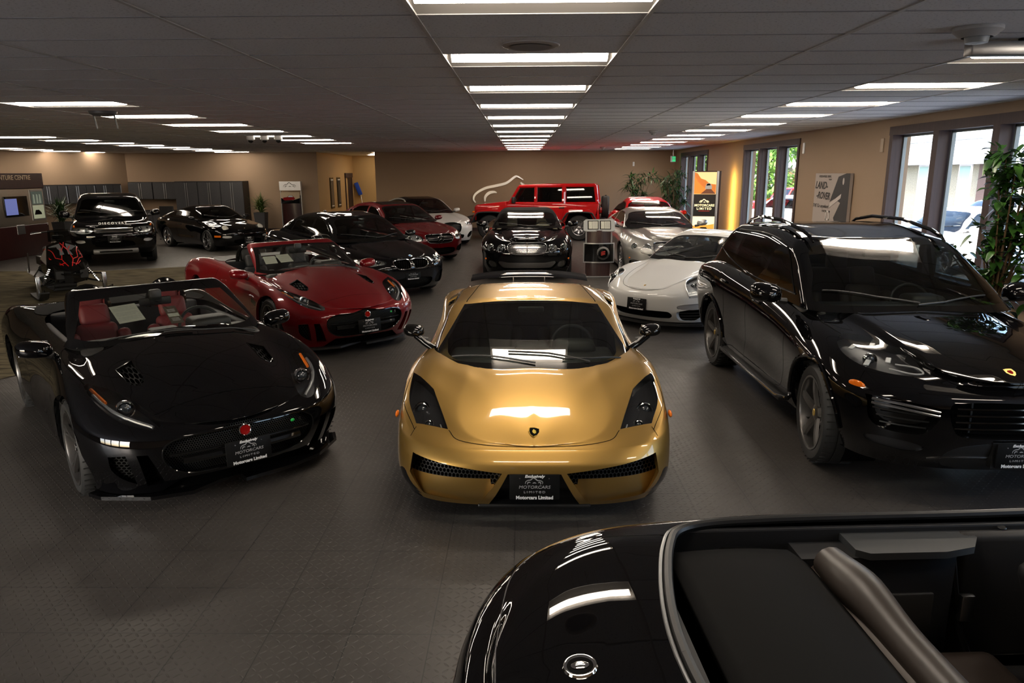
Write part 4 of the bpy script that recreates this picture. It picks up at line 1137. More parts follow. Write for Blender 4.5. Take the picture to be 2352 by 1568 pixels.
# ---------------------------------------------------------------- outside the windows
def outside():
    o = quad('ground_outside', [(XO+.1, -30, -.45), (60, -30, -.45), (60, 70, -.45), (XO+.1, 70, -.45)], noisy('concrete_lot', (.24, .25, .27), (.29, .30, .32), 20, .9))
    quad('ground_front', [(-40, -30, -.05), (XO+.1, -30, -.05), (XO+.1, YN-.15, -.05), (-40, YN-.15, -.05)], bpy.data.materials['concrete_lot'])
    o = quad('roof_eave', [(XO+.1, YN, 3.3), (7.0, YN, 3.3), (7.0, 30, 3.3), (XO+.1, 30, 3.3)], mat('eave_white', (.5, .5, .5), .8))
    b = MB(); b.box(22, 30, -10, 64, -.45, 2.5)
    o = b.build('building_across', BRICK); tag(o, 'pale brick building with a white fascia across the parking lot', 'building')
    WF = mat('white_fascia', (.8, .8, .8), .7)
    MB().box(21.2, 30.5, -11, 65, 2.5, 3.65).build('fascia', WF, o); MB().box(21.0, 31, -11.5, 65.5, 3.65, 3.9).build('roof_edge', mat('roof_grey', (.4, .45, .48), .7), o)
    for y in (49, 45, 41, 37.2, 33.6, 30.2, 26.5, 23.3, 20.1, 16.5, 12.8, 9.5, 6.0, 2): 
        f = MB().box(21.95, 22, y-.55, y+.55, -.45, 2.5).build('window_bay', WF, o); MB().box(21.92, 21.95, y-.42, y+.42, .5, 2.4).build('pane', mat('pale_pane', (.35, .5, .5), .2), f)
    MB().box(21.9, 21.98, 35.0, 36.0, -.45, 2.5).build('brown_panel', mat('brown_cladding', (.10, .06, .05), .6), o)
    rnd = random.Random(2)
    for i, (x, y, h, r) in enumerate(((15.0, 46.0, 5.4, 2.3), (15.0, 58.0, 7.2, 2.4), (8.0, 34.5, 5.0, .9), (18.9, 52, 2.4, .7))):
        k = empty('tree', (x, y, -.45)); tag(k, ('round green tree beyond the red vehicle outside', 'tallest green tree far behind the parking lot', 'narrow tree closest to the showroom corner outside', 'low reddish-green bush in front of the pale wall outside')[i], 'tree')
        B = []
        cl = [(rnd.gauss(0, .45)*r, rnd.gauss(0, .45)*r, h*.55+rnd.uniform(-.5, .5)*h*.75) for _ in range(60)]
        for j in range(2400):
            c = rnd.choice(cl); B.append((c[0]+rnd.gauss(0, .3), c[1]+rnd.gauss(0, .3), c[2]+rnd.gauss(0, .3), rnd.uniform(0, 6.28), rnd.uniform(-1, 1.2), .34, .19, .3))
        foliage('foliage', LEAF_OUT if i < 3 else LEAF_RED, k, B, i); MB().tube([(0, 0, 0), (.1, 0, h*.5)], [.2, .1], 8).build('trunk', mat('trunk_%d' % i, (.12, .08, .05), .9), k)
LEAF_OUT = noisy('outdoor_leaf', (.06, .16, .02), (.16, .30, .05), 3, .6); LEAF_RED = noisy('red_leaf', (.3, .16, .10), (.25, .30, .08), 3, .6)  # leaf colours of the outdoor trees and the reddish bush
outside()
# ---------------------------------------------------------------- long-nosed roadsters (one black, one red)
def lip(car, pts, z0, z1, m, name='front_splitter'):
    P = [tuple(p) for p in pts]; P = P+[(x, -y) for x, y in P[::-1] if abs(y) > 1e-6]
    return MB().prism(P, z0, z1, 'z').build(name, m, car)
def disc_badge(car, x, y, z, r, m_in, tilt=0, name='badge', side=1):
    M = T(x, y, z, 0, -tilt, 0)
    b = MB().lathe([(0, .0), (r, .0), (r, .008), (r*.86, .012), (r*.80, .008), (0, .008)], 24, M, axis='x').build(name, CHROME, car, True)
    MB().lathe([(0, .0095), (r*.8, .009)], 20, M, axis='x').build('badge_field', m_in, b)
    return b
def roadster(pose, PM, seatm, label, badge2, rimm, cal, sheets, topm):
    x0, y0, th = pose; car = empty('roadster', (x0, y0, 0), math.radians(th)); tag(car, label, 'car'); a = 1.311
    Z4 = [(2.08, .575), (1.85, .655), (1.6, .735), (1.31, .80), (.8, .86), (0, .88), (-.8, .93), (-1.31, .96), (-1.9, .90), (-2.1, .86)]
    wv = [(2.3, 1), (1.31, 1.0), (.5, .955), (0, .945), (-.5, .955), (-1.31, 1.005), (-2.3, 1)]
    rows = [R(2.02, -2.1, .86, .13, .6, 2.8), R(2.11, -2.2, .925, .25, .9, 2.7),
            R(2.17, -2.28, .955, [(2.2, .43), (1.3, .42), (0, .45), (-2.2, .5)], .90, 2.75, sharp=.15, wt=wv),
            R(2.15, -2.27, .948, [(2.15, .545), (1.9, .565), (1.31, .65), (0, .70), (-1.3, .78), (-2.2, .74)], .90, 2.7, sharp=.15, wt=wv),
            R(2.09, -2.15, .865, Z4, .92, 2.5, sharp=.1, wt=[(2.3, 1), (1.31, 1), (.4, .96), (-.4, .96), (-1.31, 1.0)]),
            R(2.11, -2.1, .64, [(2.1, .58), (1.8, .66), (1.31, .77), (.9, .845), (.5, .895), (0, .9), (-1.3, .955), (-2.1, .87)], .70, 2.4),
            R(2.13, -2.1, .40, [(2.13, .575), (1.8, .695), (1.31, .83), (.9, .90), (.5, .95), (0, .93), (-1.3, .96), (-2.1, .87)], .40, 2.3, sharp=.75, wt=[(2.2, .95), (1.6, .9), (.8, 1.08)]),
            R(2.145, -2.1, .0, [(2.145, .575), (1.8, .715), (1.31, .858), (.9, .935), (.5, .982), (0, .93), (-1.3, .96), (-2.1, .87)], .40, 2.3)]
    sk = Skin(surface(rows))
    AR = [(a, .345, .38), (-a, .345, .38)]; cut_arches(sk, AR)
    sk.cut('soft_top_cover', 'top', [(-1.0, -.1, 1), (-1.0, .50), (-.85, .70), (-1.1, .74), (-1.42, .62), (-1.52, .3), (-1.54, -.1, 1)], lambda c, n: c.z > .8)
    sk.cut('del', 'top', [(.66, -.1, 1), (.62, .45), (.48, .68), (0, .735), (-.55, .73), (-.86, .66), (-1.0, .48), (-1.03, -.1, 1)], lambda c, n: c.z > .75)
    sk.cut('headlight', 'top', [(1.33, .80, 1), (1.40, .67), (1.62, .575), (1.86, .505), (2.02, .50), (1.95, .635), (1.80, .735), (1.58, .795)], lambda c, n: c.z > .50 and n.z > .03)
    sk.cut('grille', 'front', [(-.1, .53), (.25, .53), (.43, .52), (.515, .46), (.49, .34), (.37, .262), (.15, .25), (-.1, .25)], lambda c, n: c.x > 1.7 and n.x > .1)
    sk.cut('outer_intake', 'front', [(.80, .43, 1), (.715, .44, 1), (.655, .21, 1), (.735, .26), (.785, .33)], lambda c, n: c.x > 1.4 and n.x > .1)
    sk.cut('inner_intake', 'front', [(.66, .44, 1), (.60, .44, 1), (.50, .20, 1), (.60, .19, 1)], lambda c, n: c.x > 1.5 and n.x > .1)
    sk.cut('chin', 'front', [(-.1, .225, 1), (.40, .225, 1), (.52, .13, 1), (-.1, .12, 1)], lambda c, n: c.x > 1.5 and n.x > .05)
    sk.cut('bonnet_vent', 'top', [(1.16, .555, 1), (1.12, .43, 1), (1.42, .425), (1.49, .47), (1.40, .53)], lambda c, n: c.z > .7)
    sk.cut('side_vent', 'side', [(.98, .60, 1), (.78, .64, 1), (.75, .58, 1), (.93, .54, 1)], lambda c, n: c.y > .7)
    sk.patch('_').both().obj('body', PM, car)
    p = sk.patch('soft_top_cover').both(); p.moved((0, 0, .004)).obj('soft_top_cover', topm, car)
    lamp_unit(car, sk, 'headlight', sk.patch('headlight'), .05, [(1.70, .625, .665, .058)], dvec=(-.035, 0, -.055))
    for sd in (1, -1):
        def on(pts, off): return [c-n*off for c, n in sk.snap('top', pts, sd)]
        MB().tube(on(dense(curve([(1.50, .765), (1.70, .725), (1.86, .64), (1.985, .53)]), .04), .022), .013, 8).build('running_light', DRLD, car, True)
        MB().tube(on(dense([(1.40, .755), (1.62, .715)], .04), .02), .012, 6).build('indicator', AMBER, car, True)
    recess(car, 'grille', sk.patch('grille'), (-.06, 0, 0), HEXB, GLOSSB)
    recess(car, 'outer_intake', sk.patch('outer_intake'), (-.06, 0, 0), HEXS, PM, True); recess(car, 'inner_intake', sk.patch('inner_intake'), (-.08, .0, 0), GAP, PM, True)
    recess(car, 'lower_grille', sk.patch('chin'), (-.05, 0, 0), GLOSSB, GLOSSB); recess(car, 'bonnet_vent', sk.patch('bonnet_vent'), (-.0, 0, -.03), HEXS, GLOSSB, True, 'vent_surround')
    recess(car, 'side_vent', sk.patch('side_vent'), (0, 0, 0), GLOSSB, GLOSSB, True)
    gp = smooth_poly([(-.25, .53), (.25, .53), (.43, .52), (.515, .46), (.49, .34), (.37, .262), (.15, .25), (-.15, .25), (-.37, .262), (-.49, .34), (-.515, .46), (-.43, .52)])
    trim_tube(car, sk, 'front', gp, .006, GLOSSB, 'grille_ring', 1, True)
    bar = [c for c, n in sk.snap('front', dense([(-.48, .415), (.48, .415)], .04), 1)]
    MB().tube([c+Vector((-.02, 0, 0)) for c in bar], .010, 8).build('grille_bar', GLOSSB, car, True)
    MB().tube([c+Vector((-.03, 0, -.05)) for c in bar[2:-2]], .028, 8).build('grille_bar', GLOSSB, car, True)
    vp = [(1.16, .555), (1.12, .43), (1.42, .425), (1.49, .47), (1.40, .53)]
    trim_tube(car, sk, 'top', vp, .0045, GLOSSB, 'vent_ring', 2, True)
    lip(car, [(1.95, 0), (2.10, 0), (2.08, .35), (2.0, .60), (1.78, .85), (1.66, .90), (1.64, .84), (1.78, .70), (1.90, .5)], .10, .125, PM if PM is BLACKP else PLAST)
    for sd in (1, -1): MB().prism([(1.62, .12), (1.98, .12), (1.98, .15), (1.7, .17)], sd*.80, sd*.815, 'y').build('splitter_fin', PM, car) if 0 else None
    (c, n), = sk.snap('front', [(0, .50)])
    disc_badge(car, c.x-.01, 0, .497, .043, REDLENS, .1)
    (c, n), = sk.snap('front', [(.35, .48)])
    b2 = MB().ball((c.x-.01, .35, .482), .006, .016, .012, 10).build('performance_badge', mat('badge_green', (.02, .45, .08), .3), car, True)
    text('lettering', badge2, .045, CHROME, b2, T(c.x+.0, .40, .482, math.pi/2, 0, math.pi/2+.3), bold=.001)
    seam(car, sk, [('top', [(1.845, 0), (1.86, .25), (1.88, .49)], 2), ('top', [(1.36, .79), (1.0, .83), (.62, .80), (.52, .74)], 2), ('side', [(.62, .82), (.70, .60), (.66, .22), (-.2, .2)], 2),
                   ('side', [(-.58, .88), (-.62, .66), (-.42, .3), (-.2, .2)], 2), ('side', [(1.68, .50), (1.5, .68)], 2)])
    for sd in (1, -1):
        q = sk.snap('side', [(-.30, .74)], sd)[0][0]
        MB().rbox(-.09, .09, -.008, .008, -.013, .013, .006, 2, T(q.x, q.y, q.z)).build('door_handle', PM, car, True)
    # windscreen and its frame
    g = [R(.82, -.9, .765, [(.82, .915), (.6, .90), (0, .9)], .36, 2.5), R(.46, -.85, .69, 1.08, .22, 3.2), R(.11, -.8, .615, [(.12, 1.245), (0, 1.235), (-.2, 1.235)], .11, 4.2, sharp=.4), R(.06, -.8, .585, [(.06, 1.266), (-.02, 1.256), (-.3, 1.255)], .09, 4.2), R(.035, -.8, .55, [(.06, 1.270), (-.02, 1.262), (-.3, 1.26)], .09, 4.2)]
    gk = Skin(surface(g, 34, 30, 10, 6, close=False))
    gk.cut('border', 'front', [(-.1, .90, 1), (.3, .90), (.60, .90), (.74, .925, 1), (.675, 1.06), (.605, 1.212, 1), (.3, 1.225), (-.1, 1.23, 1)], lambda c, n: n.x > .12 and c.x > -.03)
    gk.cut('glass', 'front', [(-.1, .95, 1), (.3, .945), (.60, .945), (.69, .962, 1), (.625, 1.08), (.562, 1.192, 1), (.3, 1.203), (-.1, 1.208, 1)], lambda c, n: n.x > .12 and c.x > -.03)
    gk.cut('del', 'side', [(.50, .70, 1), (.50, .95, 1), (.27, 1.08, 1), (-.045, 1.23, 1), (-.06, 1.40, 1), (-1.2, 1.4, 1), (-1.2, .7, 1)], None)
    f = gk.patch('_').both(); fo = f.obj('windscreen_frame', PM, car); f.moved(along=-.028).obj('frame_lining', PLAST, fo); f.rim(along=-.028).obj('frame_edge', PLAST, fo, smooth=False)
    gk.patch('border').both().obj('windscreen_border', GLOSSB, car)
    gk.patch('glass').both().obj('windscreen', GLASSL, car)
    wipers(car, sk, [[(.78, .12), (.72, -.30), (.64, -.70)], [(.80, .62), (.83, .20), (.79, -.10)]], h=.022)
    # cockpit
    MB().box(-1.02, .75, -.70, .70, .16, .20).build('cabin_floor', INT_B, car)
    b = MB(); b.rbox(.32, .80, -.70, .70, .50, .90, .07, 3); b.rbox(.26, .52, .20, .54, .84, .985, .05, 3); b.rbox(.30, .5, -.12, .12, .84, .93, .03, 2); b.build('dashboard', INT_G, car, True)
    for sd in (1, -1):
        b = MB(); b.rbox(-.80, .45, sd*.70-.045, sd*.70+.045, .25, .885, .035, 3); b.rbox(-.6, .2, sd*.63-.04, sd*.63+.04, .52, .62, .03, 2); o = b.build('door_card', INT_B, car, True)
        MB().rbox(-.45, .1, sd*.66-.012-.03*sd, sd*.66+.012-.03*sd, .66, .78, .01).build('door_inlay', seatm, o, True)
        # head fairing with roll hoop
        h = MB(); h.tube([(-.78, sd*.34+.17*math.cos(t), .93+.25*math.sin(t)) for t in np.linspace(0, math.pi, 15)], .028, 8); h.build('roll_hoop', GLOSSB, car, True)
        MB().rbox(-.80, -.76, sd*.34-.13, sd*.34+.13, .92, 1.13, .05, 3).build('hoop_pad', seatm, car, True)
        seat(car, -.12, sd*.34, .22, seatm)
    MB().rbox(-.98, -.84, -.66, .66, .2, .94, .03, 2).build('rear_bulkhead', INT_B, car, True); MB().rbox(-.5, .35, -.09, .09, .2, .58, .04, 3).build('centre_tunnel', INT_B, car, True)
    steering(car, .22, .36, .86, .42, .185)
    b = MB().rbox(.20, .23, -.13, .13, 1.10, 1.17, .015, 2); b.rbox(.2, .26, -.05, .05, 1.12, 1.24, .02, 2); b.build('rear_view_mirror', PLAST, car, True)
    mirror_shell(car, .50, .955, .90, .095, .125, .075, PM, (0, -.09, -.05))
    plate(car, 2.20 if PM is BLACKP else 2.20, .36, 0, .06)
    arch_walls(car, sk, AR, PM)
    wf = make_wheel(.345, .255, .262, 5, 'split', rimm, cal=cal, capcol=GLOSSB); place_wheels(car, wf, a, .79, .345)
    M0 = Matrix.Translation((x0, y0, 0)) @ Matrix.Rotation(math.radians(th), 4, 'Z')
    for (y, z, w, h, rot, kind, lb) in sheets:
        # lies against the inside of the windscreen
        hit = gk.tree.ray_cast(Vector((3, y, z)), Vector((-1, 0, 0)))
        c, n = hit[0], hit[1]
        if n.x < 0: n = -n
        M = M0 @ Matrix.Translation(c-n*.012) @ n.to_track_quat('Z', 'Y').to_matrix().to_4x4() @ Matrix.Rotation(rot, 4, 'Z')
        p = MB().box(-w/2, w/2, -h/2, h/2, -.001, .001).build('window_sticker' if kind != 'tag' else 'hanging_tag', PAPER if kind != 'tag' else mat('tag_brown', (.10, .08, .06), .5)); p.matrix_world = M; tag(p, lb, 'price sheet' if kind != 'tag' else 'tag')
        bb = MB()
        if kind == 'tag':
            MB().box(-w*.42, w*.42, -.03, .02, .0012, .0016).build('white_field', PAPER, p)
            for j in range(3): bb.box(-w*.3, w*.3, -.055-j*.018, -.050-j*.018, .0012, .0016); bb.box(-w*.3, w*.3, .045+j*.016, .050+j*.016, .0012, .0016)
            bb.build('printing', WHITET, p)
        else:
            bb.box(-w*.2, w*.2, h*.39, h*.41, .0012, .0016)
            for j in range(11):
                if j in (3, 7): continue
                e = w*.42*(1 if j % 3 else .7); bb.box(-w*.42, e, h*.32-j*h*.068, h*.333-j*h*.068, .0012, .0016)
            bb.build('printing', GREYT, p)
    return car
roadster((-3.32, 6.29, -49), BLACKP, INT_R, 'black open-top roadster with red leather seats, nearest on the left', 'R', DKMET, None,
         [(-.27, 1.10, .20, .25, .12, 'sheet', 'cream notice sheet inside the windscreen of the black roadster'), (.06, 1.06, .10, .26, 0, 'tag', 'brown mirror tag with white number field in the black roadster')], SOFT)
roadster((-3.35, 10.45, -49), REDP, INT_B, 'dark red open-top roadster with black seats, behind the black one', 'S', DKMET, mat('red_caliper', (.5, .01, .01), .3),
         [(-.30, 1.08, .18, .20, .06, 'sheet', 'cream price sheet, right of the two in the red roadster windscreen'), (-.50, 1.07, .16, .18, .06, 'sheet', 'ruled price sheet, left of the two in the red roadster windscreen')], PLAST)
# ---------------------------------------------------------------- closed cars from one recipe
def default_rows(s):
    """lower body rows from a short set of heights; s: dict of dimensions"""
    a, xf, xr, W = s['a'], s['xf'], s['xr'], s['W']; Lf, nf, Lr, nr = s.get('Lf', .85), s.get('nf', 3.), s.get('Lr', .6), s.get('nr', 3.2)
    zb = s.get('zb', .2); wv = s.get('wv') or [(xf+.3, 1), (a, 1.0), (.3, .965), (-.3, .965), (-a, 1.0), (xr, 1)]
    sh, cr, ho, hm, hc = s['shoulder'], s['crest'], s['hood_out'], s['hood_mid'], s['hood_c']
    tuck = s.get('tuck', .08)
    return [R(xf-tuck-.04, xr+.15, W-.09, zb, .6*Lf/.85, nf, .5, nr), R(xf-.03, xr+.05, W-.03, zb+.12, Lf*.92, nf, Lr, nr),
            R(xf, xr, W, s.get('wide', .46), Lf, nf, Lr, nr, sharp=.1, wt=wv),
            R(xf-.02, xr+.02, W-.008, sh, Lf, nf, Lr, nr, sharp=s.get('s3', .15), wt=wv),
            R(s.get('xf4', xf-.10), xr+.10, W*s.get('k4', .92), cr, Lf*.95, nf, Lr, nr, sharp=s.get('s4', .15), wt=wv),
            R(s.get('xf5', xf-.09), xr+.14, W*s.get('k5', .70), ho, Lf*.8, nf*.9, Lr, nr, sharp=s.get('s5', 0), wt=s.get('w5')),
            R(s.get('xf6', xf-.08), xr+.14, W*s.get('k6', .42), hm, Lf*.45, 2.6, Lr*.5, 2.6, sharp=s.get('s6', 0), wt=s.get('w6')),
            R(s.get('xf7', xf-.07), xr+.14, 0., hc, Lf*.45, 2.6, Lr*.5, 2.6)]
def default_cabin(s):
    """rows of the glasshouse: base, middle, top of glass, roof shoulder, roof"""
    cb, zb, rb, zr, wb = s['cowl_x'], s['cowl_z'], s['rear_x'], s['rear_z'], s['wb']
    hx, hz, rx, rz, wt = s['head_x'], s['head_z'], s['back_x'], s['back_z'], s['wt']
    pk = s['peak']; pz = s['peak_z']; cf = s.get('curve', .34); n0 = s.get('n0', 2.7); cr_ = s.get('crown', .05)
    bm = s.get('bulge', .012)
    def z(base): return base
    return [R(cb, rb, wb, [(cb, zb-.03), (cb-.5, zb-.03), (0, (zb+zr)/2-.03), (rb+.3, zr-.03), (rb, zr-.03)], cf, n0, s.get('cr', .35), 3),
            R((cb+hx)/2+.03, (rb+rx)/2-.02, (wb+wt)/2+bm, [((cb+hx)/2, (zb+hz)/2), (0, (zb+zr+hz+rz)/4+.01), ((rb+rx)/2, (zr+rz)/2+.01)], cf*.8, n0, s.get('cr', .35)*.8, 3),
            R(hx+.03, rx, wt, [(hx+.03, hz), (pk, pz-cr_-.012), (rx, rz)], cf*.5, n0, .22, 3, sharp=s.get('sg', .35)),
            R(hx-.02, rx+.02, wt*.86, [(hx, hz+.022), (pk, pz-cr_*.35), (rx, rz+.02)], cf*.42, n0, .2, 3),
            R(hx-.03, rx+.03, wt*.45, [(hx, hz+.032), (pk, pz-cr_*.06), (rx, rz+.035)], cf*.3, n0, .15, 3),
            R(hx-.03, rx+.03, 0., [(hx, hz+.034), (pk, pz), (rx, rz+.038)], cf*.3, n0, .15, 3)]
FRONTF = lambda c, n: c.x > .9 and n.x > .08
def build_car(s):
    x0, y0, th = s['pose']; car = empty(s['name'], (x0, y0, 0), math.radians(th)); tag(car, s['label'], 'car')
    PM = s['paint']; a = s['a']; q = s.get('q', 1.)
    sk = Skin(surface(s['rows'] if 'rows' in s else default_rows(s), int(34*q), int(60*q), int(22*q), 6 if q > .8 else 4))
    AR = [(a, s['r'], s['r']+.04), (-a, s['r'], s['r']+.04)]; cut_arches(sk, AR, s.get('amin', .55))
    wb, cb, rb = s['wb'], s['cowl_x'], s['rear_x']
    sk.cut('del', 'top', [(cb-.16, -.1, 1), (cb-.2, wb*.55), (cb-.45, wb-.10), (rb+.5, wb-.10), (rb+.3, wb*.5), (rb+.3, -.1, 1)], lambda c, n: n.z > .5 and c.z > .6)
    for (nm, proj, poly, act, arg) in s.get('cuts', []):
        ok = {'front': FRONTF, 'top': (lambda c, n: n.z > .02 and c.z > .4), 'side': (lambda c, n: n.y > .1 and c.y > .5)}[proj]
        sk.cut(nm, proj, poly, ok)
    BP = sk.patch('_').both().obj('body', PM, car)
    for (nm, proj, poly, act, arg) in s.get('cuts', []):
        p = sk.patch(nm)
        if not len(p.F): print('EMPTY CUT', s['name'], nm); continue
        if act == 'lamp': lamp_unit(car, sk, nm, p, .05, arg[1], dvec=arg[0], house=arg[2] if len(arg) > 2 else HOUSE)
        elif act == 'recess': recess(car, nm, p, arg[0], arg[1], arg[2], arg[3] if len(arg) > 3 else False)
        elif act == 'skin':
            for pp in (mirror_pair(p) if len(arg) > 1 and arg[1] else [p.both()]): pp.moved(along=.001).obj(nm, arg[0], car)
    for (nm, proj, pts, r, m, sides, closed) in s.get('tubes', []): trim_tube(car, sk, proj, pts, r, m, nm, sides, closed)
    if s.get('seams'): seam(car, sk, s['seams'])
    # cabin
    gk = Skin(surface(s['cabin'] if 'cabin' in s else default_cabin(s), int(26*q)+4, int(46*q), int(16*q)+4, 6 if q > .8 else 4))
    zb, hz, wt = s['cowl_z'], s['head_z'], s['wt']; bz = s.get('blip', .0)
    fr = lambda c, n: n.x > .12 and c.x > s['head_x']-.12
    gk.cut('windscreen_border', 'front', [(-.1, zb-.05, 1), (wb*.5, zb-.05), (wb-.10, zb-.05), (wb-.035, zb+.02), ((wb+wt)/2-.035, (zb+hz)/2), (wt-.025, hz-.03), (wt*.5, hz+.008), (-.1, hz+.012, 1)], fr)
    gk.cut('windscreen', 'front', [(-.1, zb+.02, 1), (wb*.5, zb+.02), (wb-.13, zb+.022), (wb-.075, zb+.05), ((wb+wt)/2-.068, (zb+hz)/2), (wt-.06, hz-.045), (wt*.5, hz-.018), (-.1, hz-.012, 1)], fr)
    for i, w in enumerate(s.get('side_glass', [])): gk.cut('side_window_%d' % i, 'side', w, lambda c, n: n.y > .25)
    if 'rear_glass' in s: gk.cut('rear_window', 'front', s['rear_glass'], lambda c, n: n.x < -.1 and c.x < 0)
    if 'roof_glass' in s: gk.cut('sunroof', 'top', s['roof_glass'], lambda c, n: n.z > .6)
    gk.patch('_').both().obj('roof', s.get('roofm', PM), car)
    gk.patch('windscreen_border').both().obj('windscreen_border', GLOSSB, car); gk.patch('windscreen').both().obj('windscreen', s.get('glass', GLASSW), car)
    for i in range(len(s.get('side_glass', []))):
        for p in mirror_pair(gk.patch('side_window_%d' % i)): p.obj('side_window', s.get('sglass', GLASST), car)
    if 'rear_glass' in s: gk.patch('rear_window').both().obj('rear_window', s.get('sglass', GLASST), car)
    if 'roof_glass' in s: gk.patch('sunroof').both().obj('sunroof', GLOSSB, car)
    for (nm, proj, pts, r, m, sides, closed) in s.get('ctubes', []): trim_tube(car, gk, proj, pts, r, m, nm, sides, closed)
    # inside
    im = s.get('inner', INT_B); sx = s.get('seat_x', -.2); fz = s.get('floor_z', .26); W = s['W']
    MB().box(rb+.3, cb-.1, -W+.18, W-.18, fz-.06, fz).build('cabin_floor', INT_B, car)
    b = MB(); b.rbox(cb-.75, cb-.12, -wb+.07, wb-.07, zb-.34, zb-.05, .06, 3); b.rbox(cb-.80, cb-.55, .20, .52, zb-.10, zb+.015, .05, 3); b.build('dashboard', s.get('dash', INT_G), car, True)
    for sd in (1, -1):
        seat(car, sx, sd*.36, fz, im); MB().rbox(rb+.5, cb-.3, sd*(wb-.04)-.03, sd*(wb-.04)+.03, fz, zb-.04, .03, 2).build('door_card', s.get('dash', INT_G), car, True)
    if s.get('rear_seat', 1): MB().rbox(sx-1.15, sx-1.0, -.62, .62, fz, hz-.42, .06, 3).build('rear_seat_back', im, car, True)
    if 'rear_seat' not in s or s['rear_seat'] == 2:
        for sd in (1, -1): MB().rbox(sx-1.14, sx-1.04, sd*.36-.12, sd*.36+.12, hz-.44, hz-.24, .04, 2).build('rear_headrest', im, car, True)
    steering(car, cb-.86, .36, zb-.10, .42, .18); MB().rbox(s['head_x']+.05, s['head_x']+.08, -.12, .12, hz-.13, hz-.06, .015, 2).build('rear_view_mirror', PLAST, car, True)
    mx, my, mz = s['mirror']; mirror_shell(car, mx, my, mz, *s.get('msize', (.09, .115, .075)), s.get('mirrorm', PM), (0, -.09, -.05))
    if s.get('wipers', 1): wipers(car, gk, [[(cb-.10, .02), (cb-.17, -.3), (cb-.30, -wb+.16)], [(cb-.22, wb-.24), (cb-.11, .22), (cb-.08, .0)]], h=.012)
    if 'plate' in s: plate(car, *s['plate'])
    arch_walls(car, sk, AR, s.get('archm', PM))
    wf = make_wheel(s['r'], s.get('tw', .245), s['rim'], s.get('spokes', 5), s.get('wstyle', 'twin'), s.get('wm', ALLOY), cal=s.get('cal'), capcol=s.get('cap'), lite=s.get('lite', True))
    place_wheels(car, wf, a, W-s.get('tw', .245)/2-.02, s['r'], s.get('steer', 0))
    for sd in (1, -1):
        for hx, hz_ in s.get('handles', []):
            h = sk.snap('side', [(hx, hz_)], sd)
            if h: MB().rbox(-.10, .10, -.012, .012, -.013, .013, .006, 2, T(h[0][0].x, h[0][0].y+sd*.01, h[0][0].z)).build('door_handle', s.get('handlem', PM), car, True)
    return car, sk, gk
def round_lamp(car, x, y, z, r, face=CHROME, yaw=.15, tilt=.25, name='headlight'):
    for sd in (1, -1):
        M = T(x, y*sd, z, 0, -tilt, yaw*sd)
        h = MB().lathe([(r*1.06, -.06), (r*1.06, .0), (r, .014), (r*.93, .006), (r*.93, -.05)], 32, M, axis='x').build(name, face, car, True)
        MB().lathe([(0, -.05), (r*.93, -.035)], 24, M, axis='x').build('reflector', HOUSEC, h, True)
        MB().ball((-.02, 0, 0), .03, r*.42, r*.42, 16, M).build('projector_lens', LENSB, h, True)
        MB().lathe([(r*.93, .0), (r*.7, .02), (r*.35, .03), (0, .033)], 28, M, axis='x').build('lamp_glass', GLASSC, h, True)
def slats(car, name, x, y0, y1, z0, z1, n, m, r=.007, vert=False, bend=0.):
    """individual bars across an opening"""
    out = []
    for i in range(n):
        t = (i+.5)/n
        if vert: P = [(x, y0+(y1-y0)*t, z0), (x, y0+(y1-y0)*t, z1)]
        else: P = [(x-bend*(abs(y)/.5)**2, y, z0+(z1-z0)*t) for y in np.linspace(y0, y1, 9)]
        out.append(MB().tube(P, r, 6).build(name, m, car, True))
    return out
